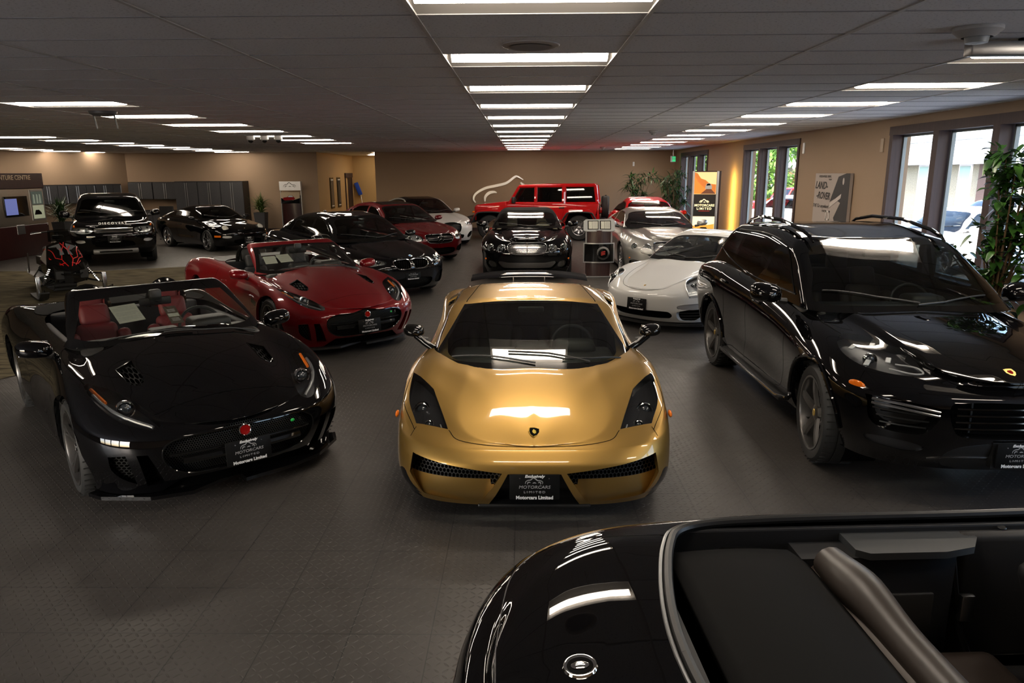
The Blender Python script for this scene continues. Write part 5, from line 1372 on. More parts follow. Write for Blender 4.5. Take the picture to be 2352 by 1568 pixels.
# ---------------------------------------------------------------- black luxury SUV, front right
def suv():
    z5 = [(2.4, .86), (2.15, .91), (1.7, .995), (1.2, 1.07), (.8, 1.12), (0, 1.12), (-1.9, 1.1)]
    s = dict(name='luxury_suv', pose=(3.16, 6.80, -89.6), label='black luxury SUV with roof rails and five-spoke wheels, front right by the windows', paint=BLACKP, a=1.4475, xf=2.40, xr=-2.45, W=.975, Lf=.92, nf=2.8, Lr=.55, nr=3.2, zb=.27, wide=.56,
        shoulder=[(2.4, .78), (2.0, .76), (1.45, .84), (.4, .97), (-.9, 1.08), (-1.45, 1.12), (-2.4, 1.06)], crest=[(2.33, .83), (2.0, .855), (1.6, .925), (1.45, .95), (.8, 1.045), (0, 1.12), (-.9, 1.17), (-1.45, 1.19), (-2.4, 1.12)], k4=.885,
        hood_out=[(2.3, .865), (2.1, .895), (1.7, .97), (1.2, 1.045), (.8, 1.11), (0, 1.12), (-2, 1.15)], k5=.66, s5=.0, w5=[(2.4, .86), (2.1, .82), (1.2, .9), (.7, 1)],
        hood_mid=[(2.3, .878), (2.1, .93), (1.7, 1.015), (1.2, 1.085), (.8, 1.13), (0, 1.13), (-2, 1.15)], k6=.52, s6=.75, w6=[(2.4, .9), (1.9, .92), (1.2, .95), (.7, 1.02)], hood_c=[(2.32, .88), (2.1, .945), (1.7, 1.03), (1.2, 1.10), (.8, 1.14), (0, 1.14), (-2, 1.15)], xf7=2.33, xf6=2.32, xf5=2.29, xf4=2.27,
        cowl_x=1.12, cowl_z=1.125, rear_x=-2.25, rear_z=1.17, wb=.845, head_x=.22, head_z=1.575, back_x=-1.72, back_z=1.60, wt=.665, peak=-.55, peak_z=1.70, curve=.30, crown=.045, mirror=(.64, 1.08, 1.18), msize=(.12, .135, .095), r=.385, rim=.285, tw=.285, wstyle='wide', wm=DKMET, cap=mat('crest_cap', (.45, .30, .06), .3, .6), lite=False, inner=INT_BR, dash=INT_G, seat_x=-.25, floor_z=.42, steer=-.10,
        side_glass=[[(.62, 1.19, 1), (.40, 1.33), (.08, 1.51), (-.18, 1.555, 1), (-.22, 1.20, 1)], [(-.30, 1.20, 1), (-.26, 1.56, 1), (-.8, 1.585), (-1.12, 1.57, 1), (-1.22, 1.25, 1)], [(-1.30, 1.27, 1), (-1.20, 1.565, 1), (-1.50, 1.54), (-1.80, 1.38, 1), (-1.62, 1.30)]],
        roof_glass=[(.10, -.1, 1), (.08, .40, 1), (-1.15, .44, 1), (-1.15, -.1, 1)],
        rear_glass=[(-.1, 1.22, 1), (.62, 1.24), (.56, 1.5), (-.1, 1.53, 1)],
        cuts=[('headlight', 'top', [(1.38, .74), (1.46, .62), (1.68, .53), (1.92, .445), (2.11, .43, 1), (2.11, .56), (2.0, .71), (1.80, .825), (1.56, .84)], 'lamp', [(-.035, 0, -.06), [(1.74, .69, .885, .045)]]),
              ('side_intake', 'front', [(.86, .735, 1), (.70, .745), (.475, .71, 1), (.56, .545), (.66, .52), (.82, .55)], 'recess', [(-.10, 0, 0), GLOSSB, GLOSSB, True]),
              ('grille', 'front', [(-.1, .76, 1), (.42, .755), (.455, .70), (.40, .555), (.34, .53), (-.1, .52, 1)], 'recess', [(-.10, 0, 0), GAP, GLOSSB]),
              ('fog_light', 'front', [(.84, .455), (.72, .47), (.56, .44), (.60, .40), (.74, .40), (.83, .42)], 'recess', [(-.02, 0, 0), HOUSE, GLOSSB, True]),
              ('chin', 'front', [(-.1, .475), (.30, .475), (.44, .40), (.4, .30), (-.1, .28)], 'skin', [PLAST])],
        tubes=[('chin_trim', 'front', curve([(.52, .355), (.40, .385), (.2, .392), (0, .392)]), .008, ALLOY, 2, False)],
        seams=[('top', [(2.325, 0), (2.30, .2), (2.22, .38), (2.07, .46)], 2), ('top', [(1.38, .75), (1.0, .80), (.86, .82)], 2), ('side', [(.70, 1.08), (.82, .8), (.80, .45), (.6, .36)], 2), ('side', [(-.26, 1.16), (-.28, .8), (-.26, .36)], 2), ('side', [(-1.02, 1.1), (-.95, .8), (-1.0, .55), (-.85, .36)], 2)],
        handles=[(-.02, 1.0), (-1.02, 1.05)], handlem=BLACKP)
    car, sk, gk = build_car(s)
    for sd in (1, -1):
        # four-point running lights and lower light guide
        b = MB()
        for (x, y) in ((1.60, .755), (1.62, .625), (1.84, .755), (1.86, .62)):
            c, n = sk.snap('top', [(x, y)], sd)[0]; b.rbox(-.035, .035, -.018, .018, -.006, .006, .004, 1, Matrix.Translation(c-n*.012) @ n.to_track_quat('Z', 'X').to_matrix().to_4x4())
        b.build('running_light', DRL, car, True)
        P = [c-n*.012 for c, n in sk.snap('top', dense(curve([(1.96, .66), (2.06, .56), (2.08, .49), (2.0, .50), (1.92, .60)]), .03), sd)]; MB().tube(P, .006, 6).build('light_guide', DRL, car, True)
        P = [c+Vector((-.01, 0, 0)) for c, n in sk.snap('front', dense(curve([(.83, .715), (.70, .715), (.50, .69)]), .03), sd)]; MB().tube(P, .010, 6).build('intake_light', ALLOY, car, True); MB().tube([p+Vector((0, 0, -.028)) for p in P], .010, 6).build('intake_light', ALLOY, car, True)
        for k in range(3):
            z = .655-.045*k; P = [c+Vector((-.035, 0, 0)) for c, n in sk.snap('front', dense([(.82-.02*k, z), (.53+.01*k, z)], .04), sd)]; MB().tube(P, .006, 6).build('intake_slat', PLAST, car, True)
        c, n = sk.snap('side', [(1.98, .775)], sd)[0]; MB().ball((0, 0, 0), .07, .012, .028, 14, T(c.x, c.y, c.z, 0, 0, math.atan2(n.y, n.x)-math.pi/2)).build('side_marker', AMBER, car, True)
        # roof rail
        P = [Vector((x, sd*(.60-.02*abs(x+.6)), z)) for x, z in ((.30, 1.585), (.22, 1.63), (.05, 1.672), (-.5, 1.735), (-1.1, 1.73), (-1.45, 1.68), (-1.62, 1.61))]
        MB().tube([tuple(p) for p in P], [.008, .016, .018, .018, .018, .016, .008], 8).build('roof_rail', BLACKP, car, True)
        b = MB().rbox(-.98, .88, sd*.93-.07, sd*.93+.07, .30, .34, .015, 2); b.build('side_step', PLAST, car, True)
        MB().tube([(-.98, sd*.94, .33), (-.90, sd*1.0, .335), (.80, sd*1.0, .335), (.88, sd*.94, .33)], .012, 8).build('step_trim', ALLOY, car, True)
        for x in (s['a'], -s['a']):
            P = [c+Vector((0, sd*.006, 0)) for c, n in sk.snap('side', circle_poly(x, .385, .445, 24, 5, 175), sd)]; MB().tube(P, .016, 8).build('arch_trim', BLACKP, car, True)
        c, n = gk.snap('side', [(-.24, 1.4)], sd)[0]
    for k in range(4):
        z = .58+.045*k; P = [c+Vector((-.03, 0, 0)) for c, n in sk.snap('front', dense([(-.40, z), (.40, z)], .05), 1)]; MB().tube(P, .008, 6).build('grille_slat', GLOSSB, car, True)
    for y in (-.28, .28): MB().box(2.28, 2.31, y-.006, y+.006, .54, .75).build('grille_rib', PLAST, car)
    for pts in ([(.60, 1.175), (.36, 1.34), (.06, 1.535), (-.5, 1.60), (-1.2, 1.585), (-1.55, 1.555), (-1.86, 1.37)], [(.62, 1.175), (-.5, 1.175), (-1.25, 1.235), (-1.84, 1.34)]):
        trim_tube(car, gk, 'side', curve(pts), .008, GLOSSB, 'window_trim', 2)
    c, n = sk.snap('top', [(2.21, 0)])[0]; M = on_skin(c, n)
    sh = [(.040, -.026), (.044, 0), (.040, .026), (.0, .030), (-.03, .017), (-.045, 0), (-.03, -.017), (.0, -.030)]; sh = [(-x, y) for x, y in sh]
    e = MB().prism(sh, 0, .004, 'z', M).build('crest_badge', mat('crest_gold', (.75, .55, .18), .25, 1.), car); MB().prism([(x*.5, y*.5) for x, y in sh], .0041, .0052, 'z', M).build('crest_centre', REDLENS, e)
    p = plate(car, 2.415, .42, 0, 0); MB().box(2.36, 2.40, -.17, .17, .33, .50).build('plate_backing', PLAST, car)
suv()
# ---------------------------------------------------------------- white rear-engined coupe
def white_coupe():
    s = dict(name='coupe', pose=(3.02, 11.7, -131.5), label='white round-lamp sports coupe behind the black luxury SUV', paint=WHITEP, a=1.175, xf=2.12, xr=-2.30, W=.925, Lf=1.02, nf=2.3, Lr=.7, nr=2.5, zb=.15, wide=.42,
        wv=[(2.4, 1), (1.2, .975), (.3, .92), (-.3, .935), (-1.2, 1.01), (-2.3, 1)],
        shoulder=[(2.12, .54), (1.7, .60), (1.2, .68), (.3, .72), (-.8, .80), (-1.3, .84), (-2.2, .78)], crest=[(2.0, .60), (1.8, .69), (1.55, .775), (1.2, .815), (.7, .83), (0, .85), (-.8, .90), (-1.3, .93), (-2.1, .88)], k4=.845, xf4=2.01,
        hood_out=[(2.05, .585), (1.8, .655), (1.5, .73), (1.1, .80), (.8, .86), (0, .88), (-1.3, .93), (-2.1, .85)], k5=.58, xf5=2.04, w5=[(2.1, .85), (1.5, .88), (.8, 1.05)],
        hood_mid=[(2.06, .585), (1.8, .665), (1.5, .745), (1.1, .825), (.8, .89), (0, .9), (-2.1, .86)], hood_c=[(2.07, .585), (1.8, .67), (1.5, .75), (1.1, .83), (.8, .90), (0, .9), (-2.1, .86)], xf6=2.055, xf7=2.06,
        cowl_x=.92, cowl_z=.905, rear_x=-1.95, rear_z=.90, wb=.715, head_x=.17, head_z=1.205, back_x=-1.25, back_z=1.06, wt=.54, peak=-.15, peak_z=1.295, curve=.34, crown=.05, mirror=(.44, .93, .92), msize=(.075, .11, .06), r=.325, rim=.235, tw=.26, wstyle='twin', inner=INT_B, seat_x=-.22, floor_z=.22, rear_seat=0, glass=GLASSL,
        side_glass=[[(.62, .915, 1), (.40, 1.03), (.10, 1.165), (-.3, 1.21), (-.62, 1.19, 1), (-.70, .93, 1)], [(-.76, .94, 1), (-.68, 1.18), (-1.0, 1.11), (-1.32, .98, 1)]],
        cuts=[('headlight', 'top', [(1.70+.165*math.cos(t), .665+.122*math.sin(t), 1) for t in np.linspace(0, 2*math.pi, 28)[:-1]], 'lamp', [(-.05, 0, -.045), [(1.69, .70, .675, .042), (1.69, .625, .65, .032)], HOUSEC]),
              ('front_intake', 'front', [(-.1, .305, 1), (.42, .31), (.475, .275), (.47, .235), (.40, .20), (-.1, .195, 1)], 'recess', [(-.06, 0, 0), GAP, WHITEP]),
              ('side_intake', 'front', [(.795, .325), (.56, .315), (.535, .28), (.545, .19), (.60, .175), (.72, .19)], 'recess', [(-.07, 0, 0), SLATB, WHITEP, True]),
              ('indicator', 'front', [(.80, .415), (.58, .405), (.545, .375), (.57, .352), (.80, .35)], 'recess', [(-.015, 0, 0), HOUSEC, GLOSSB, True])],
        seams=[('top', [(2.045, 0), (2.0, .25), (1.88, .40), (1.5, .505), (1.0, .58), (.80, .61)], 2), ('side', [(.62, .84), (.70, .6), (.6, .3), (-.3, .25)], 2), ('side', [(-.62, .90), (-.66, .6), (-.5, .35), (-.3, .25)], 2), ('side', [(1.68, .48), (1.50, .68)], 2)],
        plate=(2.135, .39, .0, .08), handles=[(-.40, .72)])
    car, sk, gk = build_car(s)
    for sd in (1, -1):
        el = [(1.70+.165*math.cos(t), .665+.122*math.sin(t)) for t in np.linspace(0, 2*math.pi, 40)]
        P = sk.snap('top', el, sd); MB().tube([c+n*.002 for c, n in P], .009, 8).build('headlight_ring', HOUSEC, car, True)
    MB().prism([(x, y) for x, y in ((2.05, 0), (2.02, .3), (1.9, .58), (1.7, .80), (1.55, .86), (1.55, .80), (1.8, .55), (1.9, 0))]+[(x, -y) for x, y in ((1.8, .55), (1.55, .80), (1.55, .86), (1.7, .80), (1.9, .58), (2.02, .3))], .10, .135, 'z').build('front_lip', PLAST, car)
    c, n = sk.snap('top', [(1.93, 0)])[0]; MB().ball((0, 0, 0), .022, .018, .003, 12, Matrix.Translation(c+n*.002) @ Matrix.Rotation(math.radians(20), 4, 'Y')).build('crest_badge', mat('crest_bronze', (.45, .28, .06), .3, 1.), car, True)
white_coupe()
# ---------------------------------------------------------------- dark executive saloon
def exec_saloon(kind):
    m5 = kind == 'black'
    s = dict(name='saloon', paint=GREYP if m5 else CRIMP, W=.945 if m5 else .93, Lf=.8, nf=2.6, Lr=.6, nr=3., zb=.17, r=.345, rim=.255, tw=.25, inner=INT_B, seat_x=-.05, lite=True,
        shoulder=[(2.3, .62), (1.9, .66), (1.4, .74), (.3, .84), (-1, .90), (-1.5, .92), (-2.4, .88)], crest=[(2.25, .70), (1.9, .77), (1.4, .86), (.9, .91), (0, .95), (-1, .99), (-1.5, 1.02), (-2.4, 1.0)], k4=.89,
        hood_out=[(2.25, .72), (1.9, .79), (1.4, .88), (.95, .945), (0, .96), (-1.5, 1.03), (-2.4, 1.02)], k5=.64, s5=.4, w5=[(2.3, .92), (1.4, .96)],
        hood_mid=[(2.25, .735), (1.9, .815), (1.4, .905), (.95, .97), (-1.5, 1.04), (-2.4, 1.04)], s6=.5, hood_c=[(2.25, .735), (1.9, .81), (1.4, .90), (.95, .975), (-1.5, 1.05), (-2.4, 1.05)],
        cowl_x=1.12, cowl_z=.985, rear_x=-2.02, rear_z=1.05, wb=.775, head_x=.30, head_z=1.355, back_x=-1.15, back_z=1.37, wt=.575, peak=-.4, peak_z=1.455, curve=.30, crown=.045, mirror=(.66, 1.0, 1.02), msize=(.085, .115, .07),
        side_glass=[[(.72, 1.03, 1), (.50, 1.15), (.15, 1.315), (-.15, 1.355, 1), (-.20, 1.04, 1)], [(-.28, 1.04, 1), (-.23, 1.36, 1), (-.75, 1.34), (-1.02, 1.26, 1), (-1.12, 1.06, 1)], [(-1.18, 1.07, 1), (-1.10, 1.24), (-1.35, 1.14), (-1.45, 1.09, 1)]],
        ctubes=[('window_trim', 'side', curve([(.70, 1.015), (.48, 1.16), (.13, 1.335), (-.3, 1.375), (-.8, 1.35), (-1.2, 1.24), (-1.50, 1.08)]), .006, GLOSSB if m5 else CHROME, 2, False), ('window_trim', 'side', [(.72, 1.015), (-.3, 1.02), (-1.48, 1.07)], .006, GLOSSB if m5 else CHROME, 2, False)],
        seams=[('side', [(.78, .93), (.88, .7), (.82, .3), (-.2, .24)], 2), ('side', [(-.22, .98), (-.24, .6), (-.2, .24)], 2), ('side', [(-1.05, 1.0), (-1.0, .75), (-1.1, .5), (-.9, .3)], 2), ('top', [(2.235, 0), (2.22, .2), (2.18, .40)], 2)], handles=[(.0, .82), (-.98, .86)])
    if m5:
        s.update(pose=(-3.46, 14.6, -49.9), label='black saloon with a twin kidney-shaped grille, behind the red roadster', a=1.482, xf=2.34, xr=-2.55, plate=(2.335, .435, 0, .05), wm=DKMET,
            cuts=[('headlight', 'front', [(.885, .705), (.80, .735), (.60, .72), (.47, .695), (.475, .655), (.60, .635), (.80, .625)], 'lamp', [(-.07, 0, -.01), [(2.13, .58, .675, .042), (2.04, .73, .675, .042)], HOUSEC]),
                  ('kidney_grille', 'front', [(.035, .70), (.20, .705), (.335, .685), (.345, .62), (.27, .555), (.12, .545), (.045, .56), (.03, .62)], 'recess', [(-.05, 0, 0), GAP, CHROME, True]),
                  ('lower_grille', 'front', [(-.1, .36), (.36, .37), (.44, .33), (.38, .22), (-.1, .21)], 'recess', [(-.06, 0, 0), HEXS, GLOSSB]), ('side_intake', 'front', [(.84, .42), (.62, .43), (.52, .33), (.56, .25), (.80, .26)], 'recess', [(-.07, 0, 0), HEXS, GREYP, True])],
            tubes=[('kidney_ring', 'front', smooth_poly([(.035, .70), (.20, .705), (.335, .685), (.345, .62), (.27, .555), (.12, .545), (.045, .56), (.03, .62)]), .009, CHROME, 2, True)])
        car, sk, gk = build_car(s)
        for sd in (1, -1):
            for i in range(6):
                y = sd*(.07+.045*i); c = sk.snap('front', [(abs(y), .62)], sd)[0][0]; MB().box(c.x-.035, c.x-.02, y-.006, y+.006, .56, .69).build('grille_bar', GLOSSB, car)
        disc_badge(car, 2.255, 0, .762, .038, mat('badge_blue', (.1, .25, .5), .3), 1.2)
        o = MB().ball((0, 0, 0), .09, .02, .03, 12, T(-1.1, 0, 1.42)).build('aerial_fin', GREYP, car, True)
    else:
        s.update(pose=(-3.48, 19.8, -50.3), label='dark red saloon with a star on its wide grille, behind the black saloon', a=1.437, xf=2.28, xr=-2.5, roofm=CRIMP, roof_glass=[(.22, -.1, 1), (.20, .46, 1), (-1.05, .46, 1), (-1.05, -.1, 1)],
            cuts=[('headlight', 'front', [(.87, .70), (.78, .75), (.62, .74), (.50, .69), (.48, .60), (.60, .57), (.80, .60)], 'lamp', [(-.07, 0, -.01), [(2.12, .58, .655, .04), (2.0, .73, .665, .04)], HOUSEC]),
                  ('grille', 'front', [(-.1, .72, 1), (.34, .715), (.41, .67), (.36, .55), (.28, .515), (-.1, .50, 1)], 'recess', [(-.05, 0, 0), SLATB, CHROME]), ('lower_grille', 'front', [(-.1, .36), (.42, .37), (.42, .25), (-.1, .23)], 'recess', [(-.06, 0, 0), HEXS, GLOSSB]),
                  ('side_intake', 'front', [(.82, .42), (.55, .40), (.52, .30), (.78, .29)], 'recess', [(-.06, 0, 0), GAP, GLOSSB, True])],
            tubes=[('grille_ring', 'front', smooth_poly([(-.2, .72), (.2, .72), (.34, .715), (.41, .67), (.36, .55), (.28, .515), (0, .50), (-.28, .515), (-.36, .55), (-.41, .67), (-.34, .715)]), .010, CHROME, 1, True)])
        car, sk, gk = build_car(s)
        M = T(2.275, 0, .61)
        k = MB().tube([(0, .085*math.cos(t), .085*math.sin(t)) for t in np.linspace(0, 2*math.pi, 25)[:-1]], .008, 6, closed=True, ).build('star_badge', CHROME, car, True); k.matrix_local = M
        bb = MB()
        for t in (math.pi/2, math.pi/2+2.094, math.pi/2-2.094): bb.tube([(0, 0, 0), (0, .08*math.cos(t), .08*math.sin(t))], [.014, .003], 6)
        bb.build('star_points', CHROME, k, True)
        for z in (.585, .635):
            for sd in (1, -1): MB().tube([(2.255, sd*.09, z), (2.25, sd*.36, z)], .012, 8).build('grille_bar', CHROME, car, True)
exec_saloon('black'); exec_saloon('red')
def white_saloon():
    s = dict(name='saloon', pose=(-3.36, 24.2, -59.5), label='white saloon with a black roof, farthest in the left row', paint=WHITEP, a=1.516, xf=2.42, xr=-2.6, W=.945, Lf=.85, nf=2.6, Lr=.7, nr=2.8, zb=.17, r=.35, rim=.265, tw=.245, inner=INT_B, seat_x=-.1, q=.7,
        shoulder=[(2.4, .62), (1.9, .66), (1.4, .76), (.3, .86), (-1.5, .93), (-2.5, .86)], crest=[(2.3, .72), (1.9, .80), (1.4, .89), (.9, .93), (0, .96), (-1.5, 1.02), (-2.5, .92)], hood_out=[(2.3, .73), (1.9, .81), (1.4, .90), (.95, .95), (-1.5, 1.03), (-2.5, .95)], k5=.64,
        hood_mid=[(2.3, .75), (1.9, .835), (1.4, .92), (.95, .975), (-1.5, 1.04), (-2.5, .97)], s6=.5, hood_c=[(2.3, .75), (1.9, .835), (1.4, .92), (.95, .98), (-1.5, 1.04), (-2.5, .98)],
        cowl_x=1.15, cowl_z=.985, rear_x=-2.2, rear_z=1.03, wb=.775, head_x=.25, head_z=1.35, back_x=-1.3, back_z=1.30, wt=.575, peak=-.4, peak_z=1.45, curve=.32, crown=.05, mirror=(.68, .99, 1.02), msize=(.085, .11, .07), roofm=GREYP, wm=DKMET,
        side_glass=[[(.74, 1.03, 1), (.48, 1.16), (.12, 1.31), (-.3, 1.355, 1), (-.34, 1.04, 1)], [(-.42, 1.04, 1), (-.38, 1.355, 1), (-.9, 1.31), (-1.45, 1.14), (-1.70, 1.06, 1)]],
        ctubes=[('roof_arc', 'side', curve([(.76, 1.0), (.50, 1.17), (.13, 1.335), (-.35, 1.385), (-.9, 1.35), (-1.5, 1.20), (-1.9, 1.05)]), .022, WHITEP, 2, False)],
        cuts=[('headlight', 'front', [(.87, .70), (.80, .74), (.64, .73), (.52, .69), (.56, .64), (.78, .63)], 'lamp', [(-.06, 0, -.01), [(2.22, .60, .685, .035), (2.12, .72, .69, .035)], HOUSEC]),
              ('grille', 'front', [(-.1, .71), (.30, .70), (.33, .64), (.28, .46), (.2, .44), (-.1, .44)], 'recess', [(-.05, 0, 0), HEXS, GLOSSB]), ('lower_grille', 'front', [(-.1, .36), (.40, .36), (.38, .25), (-.1, .24)], 'recess', [(-.05, 0, 0), GAP, GLOSSB]),
              ('side_intake', 'front', [(.84, .42), (.66, .43), (.56, .28), (.78, .30)], 'recess', [(-.05, 0, 0), GAP, WHITEP, True])],
        plate=(2.43, .38, 0, 0), handles=[(-.05, .85), (-1.0, .88)], seams=[('side', [(.80, .93), (.88, .7), (.82, .3)], 2)])
    build_car(s)
white_saloon()
# ---------------------------------------------------------------- two grand tourers
def grand_tourer(soft):
    s = dict(name='grand_tourer', W=.965, a=1.3725, xf=2.20, xr=-2.45, Lf=.80, nf=3.0, Lr=.7, nr=2.8, zb=.16, wide=.46, r=.36, rim=.27, tw=.255,
        shoulder=[(2.2, .66), (1.8, .70), (1.37, .80), (.3, .86), (-1, .92), (-1.4, .96), (-2.3, .88)], crest=[(2.1, .80), (1.8, .865), (1.37, .93), (.8, .96), (0, .97), (-1, 1.02), (-1.4, 1.05), (-2.3, .98)], k4=.86,
        hood_out=[(2.12, .80), (1.8, .855), (1.37, .915), (.8, .985), (0, .98), (-1.4, 1.06), (-2.3, 1.0)], k5=.58, xf5=2.12, w5=[(2.2, .82), (1.4, .9), (.8, 1.05)],
        hood_mid=[(2.15, .86), (1.8, .925), (1.37, .975), (.8, 1.02), (-1.4, 1.06), (-2.3, 1.01)], k6=.34, s6=.6, xf6=2.16, w6=[(2.2, 1.0), (1.3, 1.1), (.8, 1.4)], hood_c=[(2.16, .875), (1.8, .94), (1.37, .99), (.8, 1.03), (-1.4, 1.06), (-2.3, 1.02)], xf7=2.17,
        cowl_x=1.05, cowl_z=1.035, rear_x=-2.0, rear_z=1.06, wb=.79, head_x=.20, head_z=1.315, back_x=-1.05, back_z=1.25, wt=.60, peak=-.3, peak_z=1.40, curve=.34, crown=.05, mirror=(.60, 1.03, 1.07), msize=(.09, .12, .075),
        side_glass=[[(.68, 1.06, 1), (.42, 1.19), (.10, 1.29), (-.35, 1.31), (-.62, 1.29, 1), (-.66, 1.06, 1)], [(-.72, 1.07, 1), (-.68, 1.27), (-1.0, 1.22), (-1.30, 1.10, 1)]], seat_x=-.12,
        cuts=[('grille', 'front', [(-.1, .79, 1), (.33, .785), (.40, .74), (.395, .64), (.33, .575), (-.1, .555, 1)], 'recess', [(-.04, 0, 0), DIAC, GAP]),
              ('lower_grille', 'front', [(-.1, .385, 1), (.38, .39), (.62, .40), (.56, .28), (.46, .235), (-.1, .22, 1)], 'recess', [(-.05, 0, 0), DIAC, GAP]), ('side_intake', 'front', [(.84, .40), (.68, .40), (.64, .30), (.74, .25), (.83, .30)], 'recess', [(-.05, 0, 0), DIAC, GAP, True])],
        tubes=[('grille_ring', 'front', smooth_poly([(-.33, .785), (0, .79), (.33, .785), (.40, .74), (.395, .64), (.33, .575), (0, .555), (-.33, .575), (-.395, .64), (-.40, .74)]), .009, CHROME, 1, True)],
        seams=[('side', [(.72, .96), (.82, .7), (.75, .3)], 2), ('side', [(-.66, 1.02), (-.70, .6), (-.55, .3)], 2), ('top', [(2.12, .40), (1.9, .43), (1.3, .52), (.9, .68)], 2)], handles=[(-.5, .90)], wstyle='thin', spokes=10, wm=ALLOY)
    if soft: s.update(pose=(.10, 17.1, -90.3), label='black grand tourer with chrome mesh grille, directly behind the gold car', paint=BLACKP, roofm=SOFT, inner=INT_T, dash=INT_T, glass=GLASSL, peak_z=1.405, rear_glass=[(-.1, 1.1, 1), (.45, 1.1), (.40, 1.24), (-.1, 1.26, 1)])
    else: s.update(pose=(3.02, 17.2, -88.0), label='silver grand tourer coupe with mesh grille, right of the price kiosk', paint=SILVP, inner=INT_B)
    car, sk, gk = build_car(s)
    for (y, z, r) in ((.53, .665, .088), (.765, .69, .070)):
        for sd in (1, -1):
            c, n = sk.snap('front', [(y, z)], sd)[0]
            M = Matrix.Translation((c.x+.018, y*sd, z)) @ Matrix.Rotation(.30*sd*(y/.6), 4, 'Z')
            h = MB().lathe([(r*1.08, -.09), (r*1.08, .01), (r*.98, .026), (r*.92, .008), (r*.92, -.05)], 32, M, axis='x').build('headlight', CHROME, car, True)
            MB().lathe([(0, -.045), (r*.5, -.04), (r*.92, .0)], 24, M, axis='x').build('reflector', HOUSEC, h, True); MB().ball((-.0, 0, 0), .03, r*.45, r*.45, 14, M).build('projector_lens', LENSB, h, True)
            MB().lathe([(r*.92, .01), (r*.6, .03), (0, .038)], 26, M, axis='x').build('lamp_glass', GLASSC, h, True)
    MB().rbox(2.185, 2.20, -.008, .008, .55, .80, .004, 1).build('grille_spine', CHROME, car)
    b = MB()
    for sd in (1, -1): b.prism([(0, .0), (.012, .03), (.006, .17), (-.004, .15), (-.02, .03)], 0, .008, 'z', T(2.06, 0, .91, 0, math.radians(14), 0) @ Matrix.Diagonal((1, sd, 1, 1)))
    b.build('winged_badge', CHROME, car)
    for sd in (1, -1): MB().ball((2.0, sd*.86, .46), .012, .02, .018, 10).build('side_marker', AMBER, car, True)
grand_tourer(True); grand_tourer(False)
# ---------------------------------------------------------------- black transaxle coupe, far left
def wedge_coupe():
    s = dict(name='coupe', pose=(-9.62, 22.5, -38.5), label='black low coupe with round pale lamps in front of the dark cupboards', paint=BLACKP, a=1.2, xf=2.05, xr=-2.2, W=.875, Lf=.75, nf=2.6, Lr=.6, nr=2.8, zb=.17, wide=.44, r=.315, rim=.225, tw=.235, wstyle='wide', wm=ALLOY, spokes=5,
        shoulder=[(2.05, .56), (1.2, .64), (0, .74), (-1.2, .80), (-2.1, .78)], crest=[(1.95, .60), (1.6, .69), (1.2, .75), (.6, .82), (0, .85), (-1.2, .90), (-2.1, .88)], hood_out=[(1.95, .61), (1.6, .71), (1.2, .775), (.8, .86), (-1.2, .91), (-2.1, .90)],
        hood_mid=[(1.97, .615), (1.6, .725), (1.2, .80), (.8, .885), (-2.1, .9)], hood_c=[(1.97, .615), (1.6, .73), (1.2, .805), (.8, .89), (-2.1, .9)], cowl_x=.88, cowl_z=.90, rear_x=-2.0, rear_z=.93, wb=.70, head_x=.18, head_z=1.20, back_x=-.9, back_z=1.15, wt=.53, peak=-.2, peak_z=1.275, curve=.26, crown=.045, mirror=(.52, .89, .93), msize=(.06, .10, .055), q=.75, seat_x=-.2, floor_z=.22,
        side_glass=[[(.60, .93, 1), (.38, 1.04), (.10, 1.165), (-.35, 1.19), (-.48, 1.18, 1), (-.52, .95, 1)], [(-.58, .95, 1), (-.54, 1.17), (-.95, 1.10), (-1.4, .98, 1)]],
        cuts=[('lower_intake', 'front', [(-.1, .34), (.42, .34), (.40, .25), (-.1, .24)], 'recess', [(-.05, 0, 0), GAP, BLACKP]), ('fog_light', 'front', [(.70, .46), (.50, .45), (.50, .41), (.70, .41)], 'recess', [(-.01, 0, 0), HOUSEC, GLOSSB, True])],
        seams=[('side', [(.66, .84), (.72, .6), (.62, .3)], 2), ('side', [(-.5, .9), (-.55, .6), (-.4, .3)], 2)], plate=(2.06, .33, 0, .05), handles=[(-.35, .74)])
    car, sk, gk = build_car(s)
    for sd in (1, -1):
        c, n = sk.snap('top', [(1.76, .56)], sd)[0]; M = Matrix.Translation(c+n*.01) @ (n+Vector((1.0, sd*.1, 0))).normalized().to_track_quat('X', 'Z').to_matrix().to_4x4()
        h = MB().lathe([(.098, -.07), (.098, .0), (.09, .01)], 28, M, axis='x').build('headlight', BLACKP, car, True); MB().lathe([(.09, .01), (.05, .03), (0, .036)], 24, M, axis='x').build('lamp_glass', mat('pale_lamp_%d' % (sd > 0), (.55, .54, .48), .25), h, True)
        c, n = sk.snap('side', [(1.72, .45)], sd)[0]; MB().rbox(-.10, .10, -.012, .012, -.028, .028, .008, 2, T(c.x, c.y, c.z, 0, 0, math.atan2(n.y, n.x)-math.pi/2)).build('indicator', AMBER, car, True)
    c, n = sk.snap('top', [(1.85, 0)])[0]; MB().ball((c.x, 0, c.z), .022, .018, .004, 10).build('crest_badge', mat('crest_yellow', (.7, .45, .05), .3, .6), car, True)
wedge_coupe()
